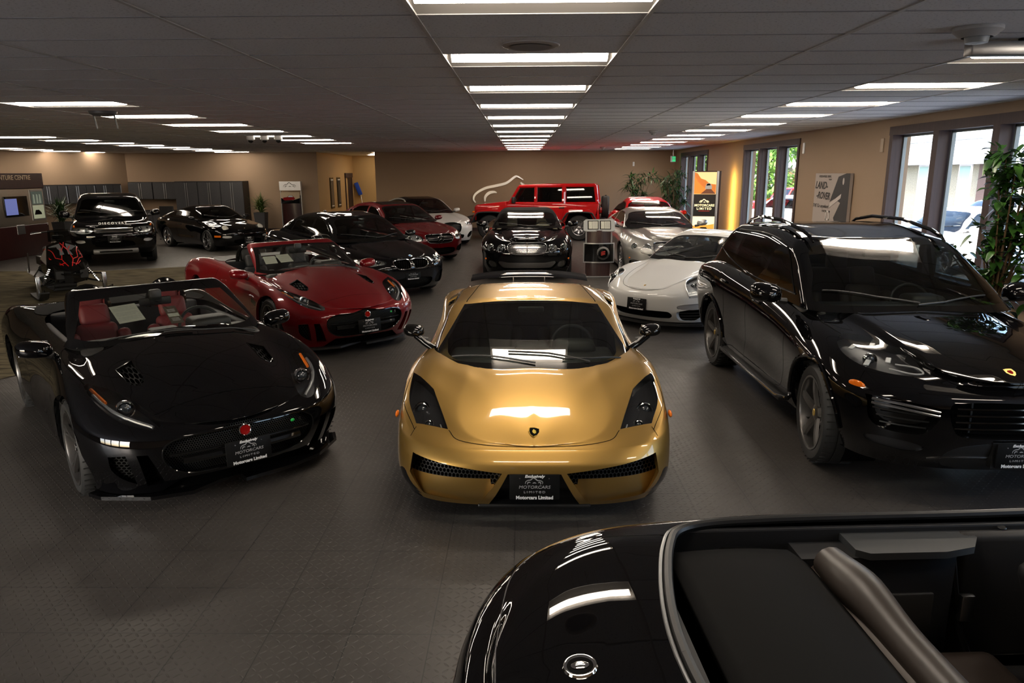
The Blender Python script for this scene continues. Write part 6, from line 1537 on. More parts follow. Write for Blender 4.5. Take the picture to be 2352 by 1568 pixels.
def family_suv(pose, label, PM, nm='family_suv', out=False, text_on=True):
    s = dict(name=nm, pose=pose, label=label, paint=PM, a=1.37, xf=2.22, xr=-2.35, W=.95, Lf=.62, nf=3.2, Lr=.4, nr=4, zb=.28, wide=.60, r=.365, rim=.25, tw=.24, wm=DKMET if not out else ALLOY, tuck=.14,
        shoulder=[(2.2, .84), (1.37, .92), (0, 1.0), (-1.4, 1.04), (-2.3, 1.02)], crest=[(2.1, .96), (1.7, 1.03), (1.37, 1.06), (.6, 1.10), (-1.4, 1.14), (-2.3, 1.12)], k4=.92, hood_out=[(2.1, .99), (1.7, 1.055), (1.37, 1.09), (.8, 1.14), (-2.3, 1.14)], k5=.74, s5=.3,
        hood_mid=[(2.12, 1.0), (1.7, 1.065), (1.37, 1.10), (.8, 1.155), (-2.3, 1.15)], hood_c=[(2.13, 1.005), (1.7, 1.07), (1.37, 1.105), (.8, 1.16), (-2.3, 1.15)], cowl_x=1.02, cowl_z=1.16, rear_x=-2.22, rear_z=1.18, wb=.85, head_x=.30, head_z=1.60, back_x=-1.9, back_z=1.62, wt=.665, peak=-.4, peak_z=1.715, curve=.24, crown=.04,
        mirror=(.62, 1.05, 1.2), msize=(.10, .12, .10), q=.7, floor_z=.42, seat_x=-.15, sglass=GLASST,
        side_glass=[[(.66, 1.20, 1), (.48, 1.34), (.22, 1.555), (-.1, 1.585, 1), (-.12, 1.20, 1)], [(-.20, 1.20, 1), (-.18, 1.585, 1), (-.95, 1.59, 1), (-1.0, 1.20, 1)], [(-1.08, 1.21, 1), (-1.05, 1.585, 1), (-1.75, 1.57, 1), (-1.9, 1.24, 1)]],
        cuts=[('headlight', 'front', [(.88, .90), (.80, .945), (.58, .94), (.46, .90), (.48, .83), (.62, .80), (.80, .82)], 'lamp', [(-.06, 0, -.01), [(2.10, .58, .87, .05), (1.98, .74, .88, .04)], HOUSEC]),
              ('grille', 'front', [(-.1, .94, 1), (.43, .935, 1), (.41, .81, 1), (-.1, .80, 1)], 'recess', [(-.03, 0, 0), DIAC if not out else GAP, CHROME]), ('lower_grille', 'front', [(-.1, .60), (.36, .60), (.44, .52), (.40, .48), (-.1, .47)], 'recess', [(-.05, 0, 0), GAP, GLOSSB]),
              ('fog_light', 'front', [(.84, .63), (.66, .64), (.64, .59), (.80, .58)], 'recess', [(-.02, 0, 0), HOUSEC, GLOSSB, True])],
        seams=[('side', [(.80, 1.1), (.86, .8), (.75, .4)], 2), ('side', [(-.14, 1.15), (-.16, .4)], 2), ('side', [(-1.05, 1.15), (-.95, .75), (-.9, .4)], 2)], handles=[(.0, 1.0), (-.95, 1.03)])
    if not out: s['plate'] = (2.24, .66, 0, 0)
    car, sk, gk = build_car(s)
    if not out:
        MB().rbox(2.10, 2.22, -.50, .50, .30, .42, .03, 2).build('skid_plate', mat('skid_grey', (.16, .155, .15), .4, .6), car, True); MB().rbox(2.2, 2.232, -.36, .36, .34, .375, .01).build('skid_slot', GLOSSB, car)
        P = sk.snap('top', [(2.05, 0)]); c, n = P[0]
        text('lettering', 'DISCOVERY', .085, WHITET, car, Matrix.Translation((c.x+.05, 0, c.z+.015)) @ Matrix.Rotation(math.radians(50), 4, 'Y') @ Matrix.Rotation(math.pi/2, 4, 'Z'), bold=.003, spacing=1.5, depth=.004)
        for z in (.905, .84): MB().tube([(2.2, -.42, z), (2.22, 0, z), (2.2, .42, z)], .019, 8).build('grille_bar', CHROME, car, True)
        for sd in (1, -1): MB().ball((1.96, sd*.84, .97), .05, .02, .035, 10).build('indicator', AMBER, car, True)
    return car
family_suv((-11.15, 19.7, -60), 'black family SUV with spaced lettering on its bonnet, behind the snowmobile', BLACKP)
# ---------------------------------------------------------------- red off-roader (side-on) and its twin outside
def off_roader(pose, label):
    x0, y0, th = pose; car = empty('off_roader', (x0, y0, 0), math.radians(th)); tag(car, label, 'car'); a = 1.5; PM = JEEPR
    # tub and doors, bonnet, flat-sided cabin: rounded slabs shaped in side view
    def slab(name, poly, w, m, r=.02, parent=car, y0_=None):
        bm = bmesh.new(); n = len(poly)
        A = [bm.verts.new((x, -w, z)) for x, z in poly]; B = [bm.verts.new((x, w, z)) for x, z in poly]
        bm.faces.new(A[::-1]); bm.faces.new(B)
        for i in range(n): bm.faces.new([A[i], A[(i+1) % n], B[(i+1) % n], B[i]])
        bmesh.ops.recalc_face_normals(bm, faces=bm.faces)
        bmesh.ops.bevel(bm, geom=[e for e in bm.edges], offset=r, segments=3, profile=.5, affect='EDGES', clamp_overlap=True)
        me = bpy.data.meshes.new(name); bm.to_mesh(me); bm.free(); me.shade_smooth()
        try: me.set_sharp_from_angle(angle=math.radians(40))
        except Exception: pass
        return new_obj(name, me, parent, m)
    def archp(x, r, z, a0, a1, n=9): return [(x+r*math.cos(math.radians(t)), z+r*math.sin(math.radians(t))) for t in np.linspace(a0, a1, n)]
    body = [(.98, .52), (.98, 1.16), (.75, 1.20), (-2.12, 1.20), (-2.16, .62)]+[(-1.98, .60)]+archp(-a, .50, .42, 155, 25)[0:0]+[(-2.02, .56), (-1.86, .86), (-1.72, .94), (-1.28, .94), (-1.14, .86), (-.98, .50)]
    slab('body', body, .80, PM)
    slab('bonnet', [(2.02, .94), (2.04, 1.10), (1.98, 1.15), (.96, 1.26), (.96, .94)], .66, PM, .03)
    slab('grille', [(2.0, .62), (2.05, .64), (2.06, 1.08), (2.0, 1.10)], .62, PM, .015)
    # front cabin pillars: windscreen frame, side frames with real window holes
    g = []
    for sd in (1, -1):
        y = sd*.755
        b = MB()
        def bar(p, q, w=.045, t=.03): b.tube([(p[0], y*(1 if p[1] < 1.5 else .93), p[1]), (q[0], y*(1 if q[1] < 1.5 else .93), q[1])], w, 8)
        bar((.84, 1.20), (.52, 1.74)); bar((-.04, 1.2), (-.05, 1.78), .055); bar((-.98, 1.2), (-.98, 1.78), .075); bar((-2.08, 1.2), (-2.0, 1.78), .06); bar((.52, 1.75), (-2.0, 1.78), .05); bar((.86, 1.20), (-2.08, 1.20), .05)
        b.build('cabin_frame', PM, car, True)
        for (p, nm) in (([(.74, 1.25), (.47, 1.70), (.02, 1.72), (.02, 1.25)], GLASST), ([(-.10, 1.25), (-.10, 1.72), (-.91, 1.73), (-.91, 1.25)], GLASST), ([(-1.06, 1.25), (-1.06, 1.73), (-1.94, 1.73), (-2.02, 1.25)], GLASST)):
            V = [(x, y*(1.0 if z < 1.5 else .935), z) for x, z in p]; mk('side_window', V, [(0, 1, 2, 3)], nm, car, smooth=False)
        MB().tube([(.45, sd*.78, .95), (.30, sd*.80, .95)], .02, 6)
        for hx in (-.0, -.90): MB().rbox(hx-.10, hx+.08, sd*.80-.02, sd*.80+.02, 1.04, 1.08, .01).build('door_handle', PLAST, car, True)
        # arched flares
        for x in (a, -a):
            pts = [(x+.60, .66), (x+.46, .90), (x+.30, 1.0), (x-.34, 1.0), (x-.50, .88), (x-.66, .58)] if x > 0 else [(x+.64, .58), (x+.46, .90), (x+.30, 1.0), (x-.34, 1.0), (x-.48, .88), (x-.60, .66)]
            V = []; F = []
            for (px_, pz) in curve(pts, 5): V += [(px_, sd*.70, pz), (px_, sd*.95, pz-.01), (px_, sd*.96, pz-.07), (px_, sd*.93, pz-.09), (px_, sd*.70, pz-.07)]
            m_ = len(V)//5
            for i in range(m_-1):
                for j in range(5): F.append((i*5+j, i*5+(j+1) % 5, i*5+5+(j+1) % 5, i*5+5+j))
            F += [tuple(range(5)), tuple((m_-1)*5+j for j in range(5))]
            f = MB().add(V, F).build('wheel_flare', PM, car, True)
            P = [(px_, sd*.95, pz-.085) for px_, pz in curve(pts, 5)]; MB().tube(P, .028, 6).build('flare_trim', PLAST, f, True)
        MB().rbox(.62, .74, sd*.86-.10, sd*.86+.12, 1.20, 1.42, .04, 2).build('door_mirror', PLAST, car, True); MB().rbox(-1.0, .95, sd*.82-.05, sd*.82+.05, .46, .54, .02).build('side_step', PLAST, car, True)
        MB().rbox(-2.20, -2.14, sd*.74-.08, sd*.74+.07, .86, 1.12, .02).build('tail_light', GLOSSB, car, True); MB().rbox(-2.23, -2.16, sd*.74-.05, sd*.74+.08, .90, 1.08, .02).build('tail_lens', REDLENS, car, True)
        MB().ball((2.06, sd*.78, .92), .05, .04, .035, 10).build('indicator', AMBER, car, True); round_sd = MB().lathe([(.0, .02), (.09, .015), (.10, -.02)], 24, T(2.05, sd*.46, .90), axis='x').build('headlight', HOUSEC, car, True)
        V, F = [], []
    slab('hardtop', [(.56, 1.74), (.46, 1.80), (-.4, 1.84), (-1.98, 1.84), (-2.06, 1.76), (-2.0, 1.74)], .72, PM, .03)
    mk('windscreen', [(.83, -.68, 1.24), (.83, .68, 1.24), (.53, .64, 1.74), (.53, -.64, 1.74)], [(0, 1, 2, 3)], GLASSW, car, smooth=False)
    mk('rear_window', [(-2.10, -.6, 1.28), (-2.10, .6, 1.28), (-2.02, .58, 1.72), (-2.02, -.58, 1.72)], [(0, 1, 2, 3)], GLASST, car, smooth=False)
    MB().lathe([(0, .03), (.07, .03), (.075, .0), (.0, .0)], 28, T(-1.78, -.80, 1.02, math.pi/2*0) @ Matrix.Rotation(math.pi/2, 4, 'X'), axis='z').build('fuel_cap', CHROME, car, True)
    MB().rbox(-2.35, -2.08, -.80, .80, .52, .72, .03).build('rear_bumper', PLAST, car, True); MB().rbox(2.04, 2.34, -.75, .75, .56, .76, .03).build('front_bumper', PLAST, car, True)
    MB().box(-2.0, 2.0, -.5, .5, .38, .56).build('chassis', GAP, car)
    MB().box(-2.05, -.90, -.68, .68, .45, 1.0).build('rear_wheel_well', GAP, car); MB().box(.95, 2.0, -.60, .60, .50, 1.0).build('front_wheel_well', GAP, car)
    for sd in (1, -1):
        for y_ in (-.3, ): MB().tube([(2.34, sd*.3, .64), (2.42, sd*.3, .68), (2.34, sd*.3, .72)], .012, 6).build('tow_hook', PLAST, car, True)
    for x in (.1, -.9):
        for sd in (1, -1): seat(car, x, sd*.36, .75, INT_B)
    steering(car, .50, .36, 1.22, .4)
    wf = make_wheel(.41, .255, .235, 7, 'wide', ALLOY, lite=True); place_wheels(car, wf, a, .80, .41)
    sp = copy_tree(wf, car); sp.name = 'spare_wheel'; sp.location = (-2.32, 0, 1.02); sp.rotation_euler = (0, 0, math.pi/2)
    MB().rbox(-2.24, -2.16, -.12, .12, .9, 1.14, .02).build('spare_carrier', PLAST, car, True); MB().rbox(-2.36, -2.30, -.03, .03, 1.40, 1.46, .01).build('stop_light', PLAST, car)
    seam(car, type('Q', (), {'snap': staticmethod(lambda proj, pts, side=1: [(Vector((p[0], side*.801, p[1])), Vector((0, side, 0))) for p in pts])}), [('side', [(.92, 1.18), (.90, .56)], 2), ('side', [(.02, 1.20), (.02, .56)], 2), ('side', [(-.98, 1.20), (-.96, .9), (-.9, .70), (-.80, .56)], 2)])
    return car
off_roader((.49, 25.2, 172.2), 'bright red boxy off-roader parked side-on along the back wall')
o2 = off_roader((14.2, 39.0, 192), 'bright red boxy off-roader parked outside beyond the tall middle window'); o2.location.z = -.45
def beetle():
    s = dict(name='small_car', pose=(3.62, 21.8, -88), label='red rounded small car, only its arched roof showing behind the silver coupe', paint=JEEPR, a=1.26, xf=2.0, xr=-2.1, W=.90, Lf=.8, nf=2.3, Lr=.8, nr=2.3, zb=.2, r=.33, rim=.22, shoulder=.80, crest=[(1.9, .80), (1.3, .92), (.5, .95), (-1.3, .98), (-2.0, .85)], hood_out=[(1.9, .80), (1.2, .98), (-1.3, 1.0), (-2, .85)], hood_mid=[(1.9, .82), (1.2, 1.0), (-2, .85)], hood_c=[(1.9, .82), (1.2, 1.02), (-2, .85)],
        cowl_x=1.0, cowl_z=1.02, rear_x=-1.8, rear_z=1.0, wb=.76, head_x=.35, head_z=1.36, back_x=-1.0, back_z=1.28, wt=.56, peak=-.2, peak_z=1.49, curve=.3, crown=.07, mirror=(.6, .98, 1.05), q=.6, side_glass=[[(.62, 1.06, 1), (.3, 1.3), (-.2, 1.36), (-.9, 1.28), (-1.3, 1.08, 1)]], lite=True)
    build_car(s)
beetle()
for pose, lb, pm in (((11.3, 14.6, 205), 'blue-grey SUV parked right outside the nearest window, its front wheel in view', GREYB), ((11.6, 19.6, 195), 'white SUV parked outside, behind the blue-grey one nearest the glass', WHITEP), ((16.3, 25.5, 185), 'pale SUV parked farthest across the lot by the brick building', SILVP), ((11.0, 30.6, 120), 'white SUV parked outside the tall middle window', WHITEP)):
    c = family_suv(pose, lb, pm, 'parked_suv', True); c.location.z = -.45
# ---------------------------------------------------------------- black convertible seen from above in front
def front_convertible():
    car = empty('convertible', (2.05, 1.80, 0), math.radians(3.0)); tag(car, 'black convertible with folded fabric top, cut off at the bottom right corner', 'car'); a = 1.38; PM = BLACKP
    rows = [R(2.3, -2.12, .84, .2, .6, 3, .5, 2.8), R(2.38, -2.22, .90, .32, .8, 2.8, .7, 2.5), R(2.42, -2.27, .92, .50, .9, 2.6, .8, 2.6, wt=[(2.4, 1), (0, .98), (-1.4, 1.0), (-2.3, 1)]),
            R(2.4, -2.26, .91, [(2.4, .62), (0, .76), (-1.4, .76), (-2.3, .70)], .9, 2.6, .8, 2.6), R(2.3, -2.22, .85, [(2.3, .70), (1.2, .88), (0, .905), (-1.0, .905), (-1.6, .875), (-2.0, .83), (-2.2, .80)], .85, 2.5, .70, 2.6, sharp=.25),
            R(2.28, -2.16, .74, [(2.3, .72), (1.2, .90), (0, .92), (-1.0, .915), (-1.6, .90), (-2.0, .865), (-2.16, .83)], .7, 2.4, .6, 2.3), R(2.28, -2.14, .40, [(2.3, .74), (1.2, .93), (0, .94), (-1.5, .925), (-1.9, .90), (-2.14, .86)], .5, 2.4, .4, 2.2), R(2.28, -2.13, 0, [(2.3, .74), (1.2, .94), (0, .94), (-1.5, .93), (-1.9, .905), (-2.13, .865)], .5, 2.4, .3, 2.2)]
    sk = Skin(surface(rows, 24, 80, 40, 8))
    AR = [(a, .33, .37), (-a, .33, .37)]; cut_arches(sk, AR)
    OPEN = [(-1.602, -.1, 1), (-1.598, .10), (-1.575, .28), (-1.53, .48), (-1.485, .62), (-1.44, .71), (-1.36, .755), (-1.2, .772), (-.4, .775), (.35, .76), (.62, .60), (.70, -.1, 1)]
    sk.cut('del', 'top', OPEN, lambda c, n: c.z > .7)
    sk.cut('boot_lid', 'top', [(-1.65, -.1, 1), (-1.61, .30), (-1.555, .55), (-1.52, .70), (-1.97, .72), (-2.07, .54), (-2.12, .2), (-2.13, -.1, 1)], lambda c, n: c.z > .7)
    sk.cut('tail_light', 'side', [(-2.30, .60, 1), (-2.30, .72, 1), (-2.0, .735), (-1.86, .70), (-1.9, .62), (-2.1, .60)], lambda c, n: c.y > .22)
    sk.patch('_').both().obj('body', PM, car); sk.patch('boot_lid').both().moved(along=.001).obj('boot_lid', PM, car)
    for p in mirror_pair(sk.patch('tail_light')): p.moved(along=.002).obj('tail_light', REDLENS, car)
    seam(car, sk, [('top', [(-1.50, .70), (-1.97, .72), (-2.07, .54), (-2.12, .2), (-2.13, 0)], 2), ('side', [(-.45, .90), (-.47, .6), (-.5, .3)], 2)], w=.006)
    trim_tube(car, sk, 'top', curve([(-1.97, .72), (-2.07, .54), (-2.12, .2), (-2.13, 0)]), .003, ALLOY, 'lid_seam_glint', 2)  # bright tube added along the lid seam to imitate its reflection line
    P = smooth_poly(OPEN)
    Q = [(-1.602, 0)]+[q for q in P if q[1] > 0]
    for sd in (1, -1):
        def off(d):
            o = []
            for i, (x, y) in enumerate(Q):
                p, q = Q[max(i-1, 0)], Q[min(i+1, len(Q)-1)]; t = Vector((q[0]-p[0], q[1]-p[1])).normalized(); o.append((x-t.y*d, max(y+t.x*d, 0) if i else 0))
            return o
        for d, r, m, nm in ((.012, .016, PLAST, 'opening_seal'), (.036, .007, mat('satin_trim', (.16, .165, .17), .3, .8), 'trim_strip')):
            L = sk.snap('top', off(d), sd); MB().tube([c+n*.003 for c, n in L], r, 8).build(nm, m, car, True)
        MB().rbox(-1.56, .5, sd*.765-.012, sd*.765+.012, .40, .895, .008).build('side_inner_panel', INT_B, car)
        # rear quarter trim with a grey shelf and a speaker panel
        q = MB(); SH = [(-.82, .63), (-.78, .60), (-.50, .60), (-.38, .63), (-.325, .70), (-.34, .755), (-.82, .755)]
        q.prism([(x, sd*y) for x, y in SH], .845, .872, 'z'); q.build('side_shelf', mat('grey_trim', (.038, .040, .042), .55), car, True)
        MB().prism([(x, sd*y) for x, y in [(-1.02, .62), (-.56, .62), (-.42, .66), (-.40, .74), (-1.02, .74)]], .30, .845, 'z').build('quarter_panel', INT_B, car, True)
        MB().rbox(-.88, -.52, sd*.615-.008, sd*.615+.008, .50, .70, .006, 2).build('speaker_panel', INT_G, car, True)
        MB().rbox(-.38, .5, sd*.73-.03, sd*.73+.03, .35, .88, .03, 3).build('door_card', INT_G, car, True)
        MB().tube([(-.42, sd*.70, .86), (-.40, sd*.68, .70), (-.36, sd*.67, .50), (-.30, sd*.66, .36)], .012, 6).build('seat_belt', PLAST, car); MB().rbox(-.385, -.33, sd*.66-.015, sd*.66+.015, .55, .66, .01, 2).build('belt_buckle', STEEL, car, True)
        MB().lathe([(0, .004), (.014, .003), (.016, 0)], 16, T(-.20, sd*.745, .884)).build('door_pin', PLAST, car, True)
        MB().rbox(-1.30, -1.12, sd*.68-.035, sd*.68+.035, .80, .855, .02, 2).build('roof_latch', GLOSSB, car, True)
        seat(car, .20, sd*.36, .26, INT_B)
        o = MB().rbox(-.66, -.30, sd*.34-.24, sd*.34+.24, .38, .50, .05, 3).build('rear_seat_cushion', INT_BR, car, True)
        # rear seat back: rolled leather top and head pad
    V = []
    ys = np.linspace(-.60, .60, 27)
    MB().tube([(-.915-.02*abs(y), y, .84+.018*math.exp(-((abs(y)-.34)/.16)**2)) for y in ys], [(.056+.018*math.exp(-((abs(y)-.42)/.15)**2)) for y in ys], 14).build('rear_seat_roll', mat('worn_leather', (.045, .036, .030), .38), car, True)
    b = MB(); b.rbox(-1.0, -.86, -.66, .66, .36, .83, .05, 3, T(0, 0, 0)); b.build('rear_seat_back', INT_BR, car, True)
    # folded soft top: gently crowned fabric slab
    V = []; F = []; nx, ny = 10, 24
    for i in range(nx+1):
        for j in range(ny+1):
            x = -1.50+i*.050; y = -.74+1.48*j/ny; t = i/nx
            V.append((x, y, .865+.035*math.sin(math.pi*t)*(1-(abs(y)/.76)**4)-.05*(abs(y)/.74)**12-.03*(t > .95)))
    for i in range(nx):
        for j in range(ny): F.append((i*(ny+1)+j, (i+1)*(ny+1)+j, (i+1)*(ny+1)+j+1, i*(ny+1)+j+1))
    o = mk('folded_soft_top', V, F, SOFT, car); md = o.modifiers.new('t', 'SOLIDIFY'); md.thickness = .05; md.offset = -1
    MB().rbox(-1.57, 1.0, -.74, .74, .20, .30, .02).build('cabin_floor', INT_B, car); MB().box(-1.60, -1.56, -.74, .74, .25, .88).build('rear_bulkhead', INT_B, car)
    b = MB(); b.rbox(.55, .95, -.74, .74, .5, .92, .06, 3); b.build('dashboard', INT_B, car, True); steering(car, .45, .36, .86, .4)
    c, n = sk.snap('top', [(-1.90, 0)])[0]; M = on_skin(c, n, .0)
    e = MB().lathe([(0, .002), (.036, .003), (.040, .006), (.045, .006), (.048, .0)], 32, M).build('boot_badge', CHROME, car, True)
    MB().lathe([(0, .0035), (.036, .003)], 24, M).build('badge_field', GLOSSB, e); MB().ball((0, 0, .004), .026, .016, .005, 14, M).build('badge_emblem', CHROME, e, True)
    arch_walls(car, sk, AR, PM); wf = make_wheel(.33, .24, .235, 5, 'twin', DKMET, lite=True); place_wheels(car, wf, a, .78, .33)
front_convertible()
def snowmobile():
    car = empty('snowmobile', (-8.75, 13.65, 0), math.radians(-48)); tag(car, 'black snowmobile with red branching graphics, silver shocks and raised handlebars', 'snowmobile')
    # faceted cowl
    ring = [(-.45, .30, .62), (-.10, .36, .66), (.35, .34, .58), (.62, .22, .50), (.72, 0, .47)]
    V = []; F = []
    L = [[(x, y*1.0, z-.22) for x, y, z in ring], ring, [(-.40, .20, .86), (-.05, .24, .90), (.25, .20, .78), (.50, .12, .60), (.66, 0, .52)], [(-.35, 0, .98), (0, 0, 1.0), (.22, 0, .86), (.45, 0, .66), (.66, 0, .53)]]
    for r in L: V += r
    for i in range(3):
        for j in range(4): F.append((i*5+j, i*5+j+1, i*5+5+j+1, i*5+5+j))
    n = len(V); V += [(x, -y, z) for x, y, z in V]; F += [tuple(n+i for i in f[::-1]) for f in F]
    MB().add(V, F).build('cowl', BLACKP, car, False)
    MB().prism([(-.5, .30), (.5, .26), (.66, .34), (.66, .48), (.4, .6), (-.5, .62)], -.26, .26, 'y').build('chassis', PLAST, car)
    b = MB(); rnd = random.Random(5)
    def onc(x, y):
        h = max(0, 1-abs(y)/.26); return (x, y, .63+.33*(.66-x)*0+(.38*(1-(x+.4)/1.1))*h*.9+.012+ (.0 if x < .3 else -.05*(x-.3)))
    red = mat('red_graphic', (.55, .01, .01), .3)
    bm_tree = BVHTree.FromPolygons([tuple(v) for v in V], [list(f) for f in F])
    def drop(x, y):
        h = bm_tree.ray_cast(Vector((x, y, 3)), Vector((0, 0, -1))); return None if h[0] is None else h[0]+Vector((0, 0, .004))
    for sd in (1, -1):
        for pts in ([(.60, .03), (.42, .09), (.25, .05), (.10, .12)], [(.42, .09), (.36, .18), (.20, .20)], [(.25, .05), (.16, .0), (.06, .03)], [(.55, .10), (.40, .19), (.30, .27), (.12, .25)], [(.20, .20), (.05, .24), (-.1, .28)], [(.5, .05), (.52, .14), (.45, .2)]):
            P = [drop(x, y*sd) for x, y in dense(pts, .02)]; P = [p for p in P if p is not None]
            if len(P) > 1: b.tube(P, .008, 5)
    b.build('red_graphics', red, car)
    for sd in (1, -1):
        MB().add([(.10, sd*.05, .945), (.36, sd*.03, .76), (.30, sd*.18, .72), (.02, sd*.22, .88)], [(0, 1, 2, 3)]).build('headlight', mat('smoked_lamp_%d' % (sd > 0), (.30, .32, .35), .12, .6), car)
        # ski, spindle, control arms and coil-over shock
        V = []; F = []
        for x, z in ((-.55, .03), (-.3, .01), (.25, .01), (.45, .06), (.60, .17)): V += [(x, -.07, z), (x, .07, z), (x, .07, z+.025), (x, -.07, z+.025)]
        for i in range(4):
            for j in range(4): F.append((i*4+j, i*4+(j+1) % 4, i*4+4+(j+1) % 4, i*4+4+j))
        F += [(0, 1, 2, 3), (16, 19, 18, 17)]
        s = MB().add(V, F, T(.55, sd*.54, 0)).build('ski', PLAST, car)
        MB().tube([(.95, sd*.54, .05), (1.12, sd*.54, .16), (1.14, sd*.54, .22), (.6, sd*.54, .10)], .014, 6).build('ski_loop', GLOSSB, s); MB().rbox(.48, .58, sd*.54-.035, sd*.54+.035, .04, .40, .01).build('spindle', ALLOY, car, True)
        for z0, z1 in ((.22, .30), (.38, .40)):
            for x0 in (.1, .42): MB().tube([(.53, sd*.52, z0), (x0, sd*.20, z1)], .012, 6).build('control_arm', GLOSSB, car)
        P0, P1 = Vector((.50, sd*.46, .24)), Vector((.36, sd*.24, .60)); d = (P1-P0)
        MB().tube([P0, P0+d*.45], .022, 8).tube([P0, P1], .011, 8).build('shock_absorber', ALLOY, car, True)
        hx = [P0+d*(.15+.7*t/60)+(d.orthogonal().normalized()*math.cos(t*.9)+d.cross(d.orthogonal()).normalized()*math.sin(t*.9))*.034 for t in range(61)]
        MB().tube(hx, .006, 5).build('coil_spring', CHROME, car, True)
        # running board and rear rail
        MB().rbox(-1.5, -.3, sd*.32-.10, sd*.32+.10, .28, .30, .005).build('running_board', STEEL, car); MB().tube([(-1.55, sd*.40, .34), (-1.2, sd*.44, .30), (-.5, sd*.44, .30), (-.3, sd*.38, .44)], .014, 6).build('board_rail', ALLOY, car); MB().tube([(-1.5, sd*.36, .66), (-1.2, sd*.42, .30)], .014, 6).build('board_rail', ALLOY, car)
    MB().prism([(-1.75, .42), (-.4, .42), (-.4, .62), (-1.7, .58)], -.20, .20, 'y').build('tunnel', PLAST, car)
    MB().rbox(-1.35, -.35, -.13, .13, .58, .80, .06, 3).build('saddle', PLAST, car, True)
    P = [(-1.65, .10), (-1.75, .22), (-1.6, .36), (-.3, .36), (-.10, .24), (-.2, .06), (-.5, .02), (-1.4, .02)]; P = smooth_poly(P, 4)
    b = MB(); N_ = len(P); V = []; F = []
    for (x, z) in P: V += [(x, -.19, z), (x, .19, z)]
    for i in range(N_): F.append((2*i, 2*i+1, (2*i+3) % (2*N_), (2*i+2) % (2*N_)))
    for (x, z) in P[::2]: b.box(x-.012, x+.012, -.18, .18, z-.02, z+.02)
    b.add(V, F).build('track_belt', RUBBER, car)
    for sd in (1, -1):
        for x in (-1.5, -.95, -.35): MB().lathe([(0, -.015), (.07, -.015), (.085, 0), (.07, .015), (0, .015)], 16, T(x, sd*.12, .17), axis='y').build('bogie_wheel', PLAST, car, True)
    MB().add([(-.02, -.20, .98), (-.02, .20, .98), (-.16, .17, 1.18), (-.16, -.17, 1.18), (.08, 0, .98), (-.08, 0, 1.20)], [(0, 4, 5, 3), (4, 1, 2, 5)]).build('windshield', GLASST, car)
    MB().tube([(-.30, 0, .90), (-.36, 0, 1.10)], .03, 8).tube([(-.44, -.40, 1.12), (-.38, -.14, 1.14), (-.38, .14, 1.14), (-.44, .40, 1.12)], .013, 8).build('handlebar', PLAST, car, True)
    for sd in (1, -1): MB().tube([(-.44, sd*.40, 1.12), (-.42, sd*.27, 1.13)], .019, 8).build('grip', RUBBER, car, True); MB().tube([(-.36, sd*.24, 1.13), (-.34, sd*.42, 1.11)], .007, 6).build('brake_lever', ALLOY, car)
    MB().rbox(-.28, -.20, -.10, .10, 1.0, 1.08, .02, 2).build('gauge', GLOSSB, car, True); MB().tube([(.60, -.20, .44), (.74, -.12, .42), (.74, .12, .42), (.60, .20, .44)], .016, 6).build('front_bumper', GLOSSB, car)
snowmobile()
